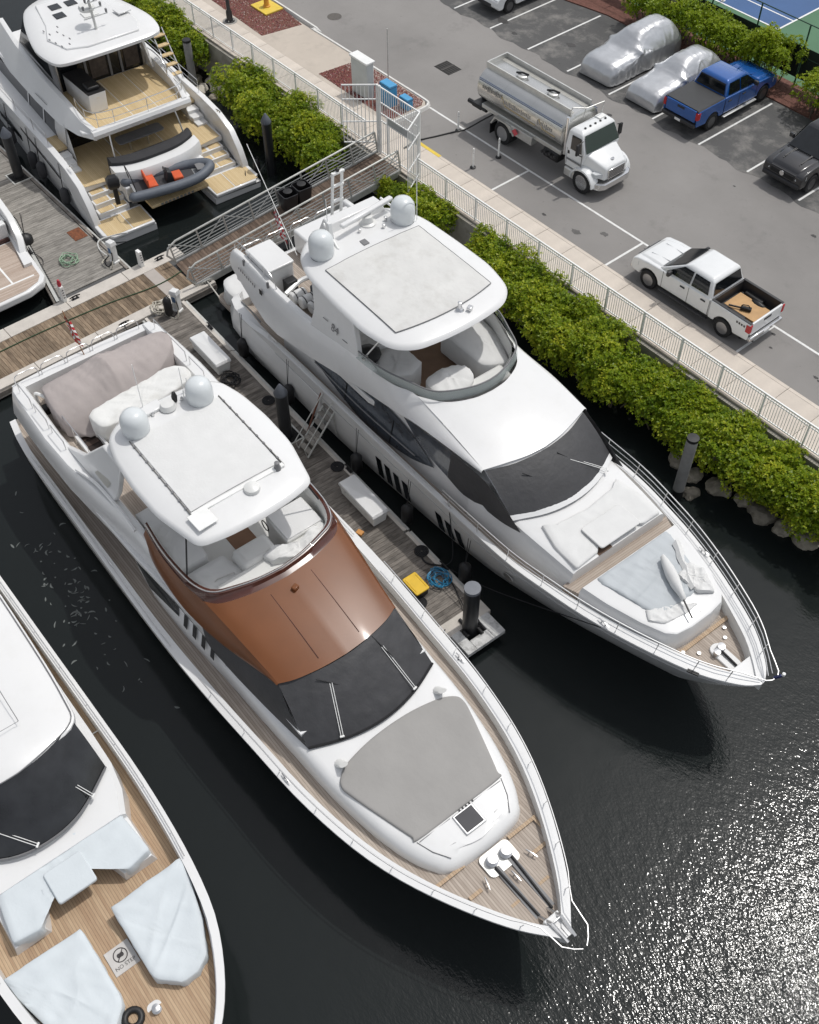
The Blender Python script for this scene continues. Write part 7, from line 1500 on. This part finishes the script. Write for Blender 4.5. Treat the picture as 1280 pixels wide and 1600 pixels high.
# cars under silver covers
M_silver = mat('silver cover', (.56, .57, .585), .3, metal=.65, var=.06, scale=3, bump=.12, bscale=4)
def covered_car(label, loc, rz, L, Wd, H, prof_, seed):
    t = thing('covered_car', label, 'covered car', loc, rz, 'cars under silver covers')
    NX, NA = 120, 72; rows = []; mir = (.60*L, .62*H)
    for i in range(NX+1):
        u = i/NX; x = L*u; hgt = stab(prof_, u)*H
        endw = min(1, (min(u, 1-u)/.09)**.5) if min(u, 1-u) < .09 else 1.
        w0 = Wd/2*(.80+.20*endw); ring = []
        for k in range(NA+1):
            a = math.pi*k/NA; c, s = math.cos(a), math.sin(a)
            y = w0*math.copysign(abs(c)**.42, c); z = hgt*abs(s)**.47
            if z > .5*H: y *= 1-.46*min(1, (z-.5*H)/(H*.5))**1.1
            skirt = max(0, 1-z/(.6*H)); side = abs(c)**.5
            # mirror bulge with folds radiating from it
            dm = math.hypot(x-mir[0], (z-mir[1])*1.2); ang_ = math.atan2(z-mir[1], x-mir[0])
            mb = .16*math.exp(-(dm/.16)**2) if abs(y) > .5*Wd/2 else 0
            radf = .035*max(0, math.sin(ang_*9+seed))**3*math.exp(-dm/.9)*side
            f1 = max(0, 1-abs(mnoise.noise(Vector((x*1.1+seed+z*1.9, z*.6-x*.9+seed, y*.7))))*5)
            f2 = max(0, 1-abs(mnoise.noise(Vector((x*2.6-z*1.2+seed*3, y*1.6+z*2.2, seed))))*5)
            ham = math.sin(x*3.6+seed)*.025*(1 if z > .85*hgt and abs(y) < .6*w0 else 0)
            pleat = skirt*(.035*math.sin(x*5.1+seed+1.6*math.sin(x*1.7))+.02*math.sin(x*11+seed*2))
            dy = mb+radf*.8+.018*f1*side+.008*f2*side+pleat*.8
            dz = .012*f1+.008*f2+ham*.3
            ring.append((x+skirt*.03*math.sin(y*9+seed)*(1 if u < .04 or u > .96 else 0), y+math.copysign(dy, y), .10+z+dz*(1-skirt)))
        rows.append(ring)
    g = G().grid(rows)
    m = NA+1
    g.f.append(tuple(range(m))); g.f.append(tuple(range(NX*m+m-1, NX*m-1, -1)))
    g.build('silver_cover', M_silver, t, angle=75)
    for x in (.18*L, .8*L):
        for s in (-1, 1): G().lathe([(0, -.1), (.32, -.1), (.34, 0), (.32, .1), (0, .1)], (x, s*(Wd/2-.22), .33), 16, 'Y').build('tyre', M_tyre, t)
    return t
covered_car('larger silver covered SUV beside the palm trunk', (-10.02, 15.0, 0), rad(-90), 5.2, 2.15, 1.72, [(0, .40), (.03, .62), (.10, .90), (.2, .99), (.4, 1.0), (.52, .95), (.64, .70), (.70, .60), (.85, .55), (.95, .48), (1, .30)], 3.)
covered_car('smaller silver covered car next to the blue pickup', (-7.05, 14.75, 0), rad(-90), 5.0, 2.0, 1.5, [(0, .38), (.04, .58), (.12, .84), (.22, .96), (.38, 1.0), (.5, .94), (.62, .70), (.70, .59), (.85, .54), (.95, .46), (1, .28)], 11.)

# fuel tanker
FT = thing('fuel_tanker', 'white cab fuel truck with polished aluminium tank', 'tanker truck', (-11.1, 3.95, 0), 0)
M_tank = mat('polished tank aluminium', (.66, .655, .63), .27, metal=.92, var=.05, scale=1.2)
tz0 = 2.0
def oval(x, ry, rz_, cz=tz0, n=36): return [(x, ry*math.copysign(abs(math.cos(a))**.82, math.cos(a)), cz+rz_*math.copysign(abs(math.sin(a))**.82, math.sin(a))) for a in [q*2*math.pi/n for q in range(n)]]
tank = G().loft([oval(.28, .55, .4), oval(.30, 1.0, .68), oval(.38, 1.12, .78), oval(5.55, 1.12, .78), oval(5.63, 1.0, .68), oval(5.66, .5, .4)]).build('tank', M_tank, FT, angle=50)
for k, z in enumerate((2.38, 2.46)): 
    for s in (-1, 1): G().tube([(.4, s*1.062, z), (5.5, s*1.062, z)], .022, 5).build('blue_stripe', mat('blue stripe', (.12, .15, .22), .4), tank)
for x in (.38, 1.9, 3.6, 5.5): G().loft([oval(x-.02, 1.126, .786), oval(x+.02, 1.126, .786)]).build('weld_band', M_tank, tank, angle=50)
r_ = random.Random(4)
for x0, n, z, h in ((.7, 12, 2.16, .26), (2.0, 17, 2.02, .22), (4.15, 9, 2.02, .26)):     # illegible lettering on the tank side
    for k in range(n):
        x = x0+.105*k; hh = h*r_.uniform(.5, 1.); G().obox((x, -1.128, z-hh*.0), (.05*r_.uniform(.7, 1.3), .01, hh)).build('letter_mark', mat('faded lettering', (.30, .29, .28), .5), tank, smooth=False)
for k in range(2): G().tube([(1.9+2.3*k, -1.125, 2.2), (2.15+2.3*k, -1.12, 1.83), (4.0+1.2*k, -1.12, 1.80)], .018, 4).build('gold_stripe', mat('gold stripe', (.55, .42, .22), .4), tank)
# walkway tray on top
wt_ = G().box(.35, 5.45, -.52, .62, 2.70, 2.765).build('top_tray', mat('tray aluminium', (.45, .44, .41), .5, metal=.5), FT, smooth=False)
for a, b, c, d in ((.3, 5.5, .60, .66), (.3, 5.5, -.58, -.52), (.3, .36, -.52, .6)): G().box(a, b, c, d, 2.62, 2.98).build('coaming', M_alu, wt_, smooth=False)
for x in (2.0, 3.9):
    hm = G().lathe([(.24, 0), (.24, .08), (.2, .1), (0, .1)], (x, 0, 2.765), 16).build('hatch', M_alu, wt_); G().tube([(x-.3, -.1, 2.88), (x, .0, 2.95), (x+.25, .12, 2.9)], .045, 6).build('hatch_lever', M_black, hm)
rail(FT, [(5.4, -.6, 2.7), (5.6, -.6, 3.15), (6.0, -.2, 3.15), (6.1, .75, 3.15)], [((5.9, -.2, 2.7), (5.95, -.2, 3.15)), ((6.0, .75, 2.4), (6.1, .75, 3.15))], .025, mt=M_alu)
G().tube([(5.72, -.95, 1.2), (5.72, -.95, 2.9)], .07, 10).build('exhaust_stack', M_chrome, FT)
G().box(.2, 7.0, -.42, .42, .62, .9).build('chassis', M_black, FT, smooth=False)
G().box(.5, 5.5, -.95, .95, 1.0, 1.2).build('tank_skirt', M_alu, FT, bevel=.02)
G().box(2.2, 3.9, -1.12, -.75, .75, 1.15).build('valve_cabinet', M_alu, FT, bevel=.02); G().box(4.5, 5.4, -1.0, -.5, .55, 1.0).build('pump', M_black, FT, bevel=.08)
for k in range(6): G().lathe([(.07, 0), (.07, .2), (0, .2)], (4.55+.15*k, -1.12, .8+.08*(k % 2)), 8, 'Y').build('valve', M_dtrim, FT)
G().box(-.1, .5, -1.0, 1.0, .85, 1.05).build('rear_deck', M_black, FT, bevel=.03); G().box(-.02, .4, -.5, .5, 1.05, 1.6).build('hose_reel_box', M_dtrim, FT, bevel=.05)
G().tube([(-.4, -.9, .95), (.8, -.9, .95)], .1, 8).build('hose_tube', M_black, FT)
for s in (-1, 1):
    for dy in (1.02, .70): 
        W_ = wheel(FT, 2.1, s*dy, .51, .51, .28, s, 8, M_rim, True)
    wheel(FT, 7.0, s*1.02, .51, .51, .29, s, 8, mat('polished wheel', (.6, .6, .6), .25, metal=.9), True)
    prof(G(), [(1.35, .75), (1.6, 1.14), (2.6, 1.14), (2.85, .75), (2.8, .72), (2.55, 1.08), (1.65, 1.08), (1.42, .72)], s*.62, s*1.2).build('rear_fender', M_alu, FT, smooth=False)
    G().box(1.33, 1.36, *sorted((s*.75, s*1.18)), .2, .8).build('mudflap', M_black, FT, smooth=False)
    # front fender
    rows = []
    for a in [math.pi*k/10 for k in range(11)]:
        c, s_ = math.cos(a), math.sin(a); rows.append([(7.0+.66*c, s*.78, .52+.62*s_), (7.0+.70*c, s*.95, .54+.68*s_), (7.0+.66*c, s*1.2, .52+.60*s_), (7.0+.60*c, s*1.2, .5+.54*s_)])
    G().grid(rows).build('front_fender', M_pw, FT, angle=60)
pk_ = G().obox((2.95, -1.21, 1.0), (.26, .02, .26), 0, .785).build('hazard_placard', mat('placard red', (.6, .08, .10), .5), FT)
# cab
cab = G().loft([[(5.9, -1.08, .85), (6.75, -1.08, .85), (6.75, 1.08, .85), (5.9, 1.08, .85)], [(5.85, -1.1, 1.75), (6.95, -1.06, 1.7), (6.95, 1.06, 1.7), (5.85, 1.1, 1.75)], [(5.88, -1.0, 2.42), (6.62, -.96, 2.46), (6.62, .96, 2.46), (5.88, 1.0, 2.42)], [(5.98, -.86, 2.55), (6.45, -.82, 2.56), (6.45, .82, 2.56), (5.98, .86, 2.55)]]).build('cab', M_pw, FT, bevel=.05, seg=3, angle=55)
quadpart(FT, 'windshield', [(6.94, -.98, 1.76), (6.94, .98, 1.76), (6.64, .88, 2.42), (6.64, -.88, 2.42)], mat('green tinted screen', (.01, .028, .022), .06, spec=.7)).location = (.035, 0, .012)
for s in (-1, 1):
    quadpart(FT, 'side_window', [(6.15, s*1.10, 1.72), (6.78, s*1.075, 1.70), (6.62, s*1.0, 2.32), (6.12, s*1.03, 2.32)], M_glass)
    G().obox((6.72, s*1.28, 1.98), (.1, .2, .5)).build('mirror', M_black, FT, bevel=.03); G().tube([(6.75, s*1.02, 2.3), (6.75, s*1.25, 2.25)], .02, 5).build('mirror_arm', M_black, FT); G().tube([(6.8, s*1.05, 1.6), (6.75, s*1.25, 1.75)], .02, 5).build('mirror_arm', M_black, FT)
    G().box(5.95, 6.55, *sorted((s*.85, s*1.16)), .42, .82).build('step_tank', M_alu, FT, bevel=.06)
    G().box(6.02, 6.12, *sorted((s*1.07, s*1.105)), 1.45, 1.6).build('door_handle', M_black, FT, bevel=.01)
    for x in (5.98, 6.82): G().box(x-.008, x+.008, *sorted((s*1.05, s*1.098)), .95, 1.7).build('door_seam', M_grey, FT, smooth=False)
    G().loft([[(7.42, s*.72, .95), (7.42, s*1.06, .95), (7.4, s*1.02, 1.14), (7.4, s*.72, 1.16)], [(7.78, s*.66, .92), (7.6, s*1.0, .92), (7.58, s*.96, 1.08), (7.74, s*.66, 1.1)]]).build('headlight', M_lampw, FT, bevel=.02)
hd = G().loft([[(6.8, -1.0, .9), (6.8, 1.0, .9), (6.8, .92, 1.7), (6.8, .6, 1.78), (6.8, -.6, 1.78), (6.8, -.92, 1.7)], [(7.5, -.84, .85), (7.5, .84, .85), (7.5, .72, 1.45), (7.5, .5, 1.52), (7.5, -.5, 1.52), (7.5, -.72, 1.45)], [(7.86, -.68, .82), (7.86, .68, .82), (7.82, .56, 1.3), (7.82, .4, 1.34), (7.82, -.4, 1.34), (7.82, -.56, 1.3)]]).build('hood', M_pw, FT, bevel=.05, seg=3, angle=50)
G().box(7.84, 7.89, -.5, .5, .82, 1.26).build('grille', M_chrome, FT, bevel=.02)
for k in range(5): G().box(7.885, 7.90, -.46, .46, .88+.075*k, .91+.075*k).build('grille_bar', M_dtrim, FT, smooth=False)
G().loft([[(7.35, -1.15, .42), (7.35, 1.15, .42), (7.35, 1.15, .72), (7.35, -1.15, .72)], [(7.85, -.95, .42), (7.85, .95, .42), (7.85, .95, .74), (7.85, -.95, .74)], [(8.0, -.7, .44), (8.0, .7, .44), (7.98, .7, .72), (7.98, -.7, .72)]]).build('front_bumper', M_chrome, FT, bevel=.04)
for k in range(5): G().lathe([(.05, 0), (.05, .04), (.02, .06), (0, .06)], (6.4, -.6+.3*k, 2.56), 8).build('marker_light', M_dtrim, FT)
G().obox((6.15, .55, 2.58), (.3, .4, .05)).build('roof_vent', M_wpaint, FT, bevel=.02); G().lathe([(.1, 0), (.1, .015), (0, .02)], (7.55, 0, 1.49), 12).build('emblem', M_chrome, FT)
G().box(6.0, 6.8, -1.115, -1.108, 1.18, 1.26).build('door_lettering', M_grey, FT, smooth=False)
# ------------------------------------------------------------------ things on the docks
def dock_box(x, y, rz, L, label):
    t = thing('dock_box', label, 'dock box', (x, y, ZD), rz, 'dock boxes')
    G().loft([[(a, b, z) for a, b in rrect(-L/2+.05*k, L/2-.05*k, -.3+.04*k, .3-.04*k, .03)] for z, k in ((.03, 1.), (.48, .0))]).build('body', M_wpaint, t, bevel=.01)
    G().loft([[(a*f, b*f, z) for a, b in rrect(-L/2-.03, L/2+.03, -.34, .34, .04)] for z, f in ((.485, 1.), (.54, 1.), (.62, .94), (.635, .86))]).build('lid', M_white, t, bevel=.01)
    for s in (-.3, .3): G().box(s*L-.04, s*L+.04, -.345, -.33, .44, .52).build('latch', M_steel, t)
dock_box(-7.02, -14.32, rad(-2.6), 2.0, 'long white fibreglass dock box near the walkway end of the right finger dock')
dock_box(2.58, -14.42, rad(-2.6), 2.0, 'long white fibreglass dock box in the middle of the right finger dock')
def pedestal(x, y, rz, label, hoses=True, col=None):
    t = thing('power_pedestal', label, 'power pedestal', (x, y, ZD), rz, 'power pedestals')
    G().loft([[(a, b, z) for a, b in rrect(-.16*k, .16*k, -.13*k, .13*k, .03)] for z, k in ((0, 1.15), (.08, 1.1), (.1, .9), (.85, 1.)) ]).build('body', M_wpaint, t, bevel=.01)
    G().loft([[(-.2, -.17, .86), (.2, -.17, .86), (.2, .17, .86), (-.2, .17, .86)], [(-.16, -.13, 1.02), (.16, -.13, 1.06), (.16, .13, 1.06), (-.16, .13, 1.02)]]).build('hood', M_white, t, bevel=.02)
    for s in (-1, 1): G().box(-.08, .08, *sorted((s*.13, s*.155)), .5, .75).build('socket', mat('socket blue', (.08, .16, .3), .5), t, bevel=.01)
    if hoses:
        for k in range(2): G().tube(curve([(.12, -.14, .6), (.3, -.3, .35), (.1+.2*k, -.45, .03), (-.3, -.3-.15*k, .03), (-.5, .1, .03)], 6), .028, 6).build('power_cord', M_rope if k else M_ropeb, t)
    return t
pedestal(-10.35, -13.75, rad(20), 'white power pedestal at the root of the right finger dock, black fender beside it')
pedestal(-14.75, -14.1, rad(10), 'white power pedestal with blue sockets at the root of the left finger dock')
def coil(name, x, y, z, r, turns, mt, label, w=.022, seed=0):
    r_ = random.Random(seed); pts = []
    for k in range(int(turns*22)):
        a = k*2*math.pi/22; rr = r*(.55+.45*((k*7919) % 100)/100*.6+.25*math.sin(k*.13+seed)); pts.append((x+rr*math.cos(a)*1.05, y+rr*math.sin(a)*.95, z+w+.004*k*.3+.012*math.sin(k*.9)))
    o = G().tube(pts, w, 5).build(name, mt); tag(o, label, 'hose' if 'hose' in name else 'rope'); return o
coil('coiled_hose', 6.62, -14.45, ZD, .42, 7, mat('blue hose', (.03, .20, .36), .45), 'coil of bright blue hose near the end of the right finger dock', .02, 1)
coil('coiled_hose', -16.05, -15.6, ZD, .46, 6, mat('pale green hose', (.28, .40, .28), .5), 'coil of pale green hose on the left finger dock', .02, 2)
coil('coiled_rope', -10.9, -14.25, ZD, .42, 5, M_rope, 'coil of pale rope on the walkway edge by the dock power pedestal', .025, 3)
for x, y, lab in ((-5.55, -14.45, 'flat black rope mat at the end of the first dock box'), ):
    coil('rope_mat', x, y, ZD, .4, 7, M_ropeb, lab, .022, 5)
for x, y, lab in ((-3.75, -13.95, 'small round black rope coil beside the piling, walkway side'), (.55, -14.0, 'small round black rope coil at the foot of the boarding stairs'), (5.35, -14.15, 'small round black rope coil left of the blue hose'), (6.9, -15.55, 'small round black rope coil half hidden behind the bronze yacht rail')):
    t = thing('rope_coil', lab, 'rope', (x, y, ZD+.005), group='flat black rope coils')
    for k in range(4): G().tube([((.06+.055*k)*math.cos(q*.42), (.06+.055*k)*math.sin(q*.42), .03) for q in range(15)], .028, 5, True).build('turn', M_ropeb, t)
# cleats on the dock edges
for x, y, rz, lab in ((-3.3, -13.72, -2.6, 'black dock cleat near the first small rope coil'), (.95, -13.78, -2.6, 'black dock cleat by the boarding stairs'), (6.35, -14.02, -2.6, 'black dock cleat with mooring lines by the blue hose'), (-8.6, -13.35, -2.6, 'black dock cleat opposite the white yacht stern'), (-13.6, -12.6, 90, 'black cleat on the walkway far edge by the gangway foot'), (-13.65, -16.6, 90, 'black cleat on the walkway far edge by the reflector post'), (-10.95, -15.9, 90, 'black cleat with ropes on the walkway near edge behind the bronze yacht'), (-11.0, -11.9, 90, 'grey cleat on the walkway near edge holding the white mooring line'), (-16.6, -13.98, 0, 'black cleat on the left finger dock by the catamaran'), (-17.6, -16.55, -12, 'black cleat with rope tail on the left finger dock near side')):
    t = thing('dock_cleat', lab, 'cleat', (x, y, ZD+.03), rad(rz), 'dock cleats'); cleat(t, 0, 0, 0, 0, 1.5, M_black if 'grey' not in lab else M_galv); G().box(-.16, .16, -.06, .06, -.01, .012).build('base_plate', M_dtrim, t)
# white marker posts on the walkway edge
for x, y, lab, red in ((-13.75, -13.4, 'white box post with grey lettering on the walkway edge below the catamaran', False), (-13.85, -17.0, 'white marker post with red top on the walkway edge', True)):
    t = thing('marker_post', lab, 'post', (x, y, ZD+.03), rad(5), 'walkway edge posts')
    G().loft([[(a*k, b*k, z) for a, b in rrect(-.13, .13, -.08, .08, .02)] for z, k in ((0, 1.), (.75, .95))]).build('post', M_wpaint, t, bevel=.01)
    if red: G().lathe([(.07, .75), (.09, .82), (.07, .95), (.05, 1.05), (0, 1.08)], n=10).build('red_top', mat('red cap', (.45, .04, .06), .5), t)
    for k in range(4): G().box(.131, .134, -.04, .04, .2+.12*k, .25+.12*k).build('letter_mark', M_grey, t, smooth=False)
# boarding stairs
BS = thing('boarding_stairs', 'small aluminium boarding stairs with six treads on the right finger dock', 'stairs', (-.75, -14.55, ZD), rad(-2.6))
dirv = Vector((-.33, 1.55, 1.25))
for s in (-.3, .3): G().tube([(s, 0, .05), (s+dirv.x, dirv.y, dirv.z+.05)], .035, 6).build('stringer', M_galv, BS)
for k in range(6):
    f = (k+.6)/6; G().obox((dirv.x*f, dirv.y*f, dirv.z*f+.05), (.6, .2, .035)).build('tread', M_wgrey, BS)
for s in (-.3, .3): G().tube([(s, 0, .05), (s, -.1, .5), (s+dirv.x*.9, dirv.y*.9, dirv.z+.5), (s+dirv.x, dirv.y, dirv.z+.05)], .02, 6).build('handrail', M_galv, BS)
for s in (-.3, .3): G().tube([(s+dirv.x*.9, dirv.y*.9, dirv.z*.9), (s+dirv.x*.9, dirv.y*.95, .02)], .03, 6).build('back_leg', M_galv, BS)
pp = thing('boat_hook', 'brown wooden pole leaning against the white yacht hull beside the piling', 'pole', (-1.35, -14.0, ZD)); G().tube([(0, 0, 0), (-.15, 1.05, 1.75)], .035, 8).build('shaft', mat('brown varnish', (.17, .06, .035), .5), pp); G().lathe([(.045, 0), (.05, .1), (0, .14)], (-.15, 1.05, 1.72), 8).build('tip', M_black, pp)
# yellow case
yc = thing('storage_case', 'black tote with yellow lid on the right finger dock', 'case', (6.42, -15.3, ZD), rad(-2.6))
G().box(-.36, .36, -.24, .24, 0, .3).build('body', M_blackp, yc, bevel=.03); G().prism(rrect(-.4, .4, -.27, .27, .06), .3, .37).build('lid', mat('yellow lid', (.75, .48, .03), .45), yc, bevel=.02)
for s in (-1, 1): G().tube([(-.3, s*.2, .375), (.3, s*.2, .375)], .012, 5).build('lid_rib', MATS['yellow lid'], yc)
ob_ = thing('orange_block', 'small orange block on the dock edge beside the bronze yacht', 'block', (3.42, -15.25, ZD), .3); G().box(-.12, .12, -.1, .1, 0, .1).build('block', mat('orange block', (.6, .28, .08), .6), ob_, bevel=.02)
# fenders hanging from the hulls
def fender(x, y, z, r, h, label, topz, mt=None, grp='black fenders'):
    t = thing('fender', label, 'fender', (x, y, z), group=grp)
    G().lathe([(.04, 0), (r*.55, .03), (r, .16), (r, h-.16), (r*.55, h-.03), (.05, h), (0, h+.02)], n=16).build('body', mt or M_black, t, angle=60)
    for dx in (-.025, .03): G().tube([(dx*.3, 0, h-.01), (dx*2, .12, topz-z)], .011, 5).build('lanyard', M_ropeb, t)
    return t
def on(ox, oy, head, x, y):
    c, s = math.cos(rad(head)), math.sin(rad(head)); return ox+x*c-y*s, oy+x*s+y*c
for x, lab in ((1.0, 'dark fender at the white yacht stern quarter'), (4.2, 'black covered fender behind the boarding pole'), (8.55, 'black fender just left of the first hull windows'), (11.5, 'black fender between the two groups of hull windows'), (14.6, 'black fender near the end of the finger dock')):
    X, Y = on(-7.4, -9.9, -2.5, x, -3.2); fender(X, Y, ZW+.25, .21, .95, lab, ZW+2.4)
for x, lab in ((10.2, 'dark grey fender behind the left dock piling'), (7.7, 'dark grey fender in a pair on the catamaran side, further one'), (6.7, 'dark grey fender in a pair on the catamaran side, nearer one'), (4.2, 'dark grey fender alone by the catamaran stern quarter')):
    X, Y = on(-16.6, -9.7, 176, x-1.2, 4.1); fender(X, Y, ZW+.35, .2, .85, lab, ZW+2.4, mat('charcoal fender sock', (.05, .05, .055), .85), 'catamaran fenders')
X, Y = on(-16.6, -9.7, 176, .2, -4.15); fender(X, Y, ZW+.1, .17, .8, 'black fender on the catamaran right stern platform corner', ZW+1.0, grp='catamaran fenders')
fender(-10.25, -14.2, ZD+.02, .17, .95, 'black fender standing on the dock by the power pedestal', ZD+1.0)
X, Y = on(-16.5, -19.5, 178, 2.0, -3.1); fender(X, Y, ZW+.1, .3, .8, 'dark round fender between the left edge yacht and the dock', ZW+1.9)
# mooring lines
def line(pts, label, mt=None, r=.018): tag(G().tube(curve(pts, 8), r, 5).build('mooring_line', mt or M_ropeb), label, 'rope')
X0, Y0 = on(-7.4, -9.9, -2.5, -.2, -2.4)
line([(-11.0, -11.9, ZD+.1), (-9.6, -12.0, ZD-.2), (-8.4, -12.2, ZD+.1), (X0, Y0, ZW+1.9)], 'white mooring line from the walkway to the white yacht stern', mat('white rope', (.62, .60, .55), .9), .028)
X1, Y1 = on(-7.4, -9.9, -2.5, 19.6, -2.2); line([(6.35, -14.02, ZD+.1), (8.2, -13.4, ZD+.1), (X1, Y1, ZW+2.6)], 'thin dark line from the dock end to the white yacht bow rail')
X2, Y2 = on(-7.4, -9.9, -2.5, 13.2, -2.8); line([(6.35, -14.02, ZD+.1), (6.3, -13.6, ZD+.3), (X2, Y2, ZW+2.55)], 'dark spring line from the dock cleat to the white yacht side')
line([(6.35, -14.02, ZD+.1), (7.2, -14.3, ZD+.03), (8.4, -14.7, ZD+.1), (9.3, -14.4, ZW+.05)], 'black line from the cleat round the end piling')
line([(5.3, -14.2, ZD+.03), (5.8, -14.35, ZD+.03), (6.3, -14.05, ZD+.1)], 'short black line tail beside the blue hose', None, .03)
X3, Y3 = on(-7.6, -19.22, -2, 17.7, 2.95); line([(8.2, -15.6, ZD+.05), (8.6, -16.0, ZD+.3), (X3, Y3, ZW+2.6)], 'dark line from the dock end to the bronze yacht bow')
line([(-16.3, -4.9, ZW+.9), (-15.8, -6.5, ZW+.35), (-16.5, -6.2, ZW+.6)], 'dark line from the pointed piling to the catamaran platform')
X4, Y4 = on(-7.6, -19.22, -2, .6, 2.6); line([(-10.95, -15.9, ZD+.1), (-9.2, -16.3, ZD+.1), (X4, Y4, ZW+1.9)], 'dark stern line from the walkway to the bronze yacht')
line([(-17.6, -16.55, ZD+.1), (-16.9, -16.4, ZD+.03), (-16.5, -16.55, ZD+.03)], 'rope tail lying beside the left finger dock cleat')
line([(-14.9, -14.3, ZD+.3), (-15.9, -14.2, ZD+.03), (-16.4, -13.9, ZD+.04), (-16.2, -13.2, ZD+.1), (-15.6, -12.9, ZW+.9)], 'white shore power cable from the pedestal to the catamaran', mat('white cable', (.62, .62, .6), .6), .03)
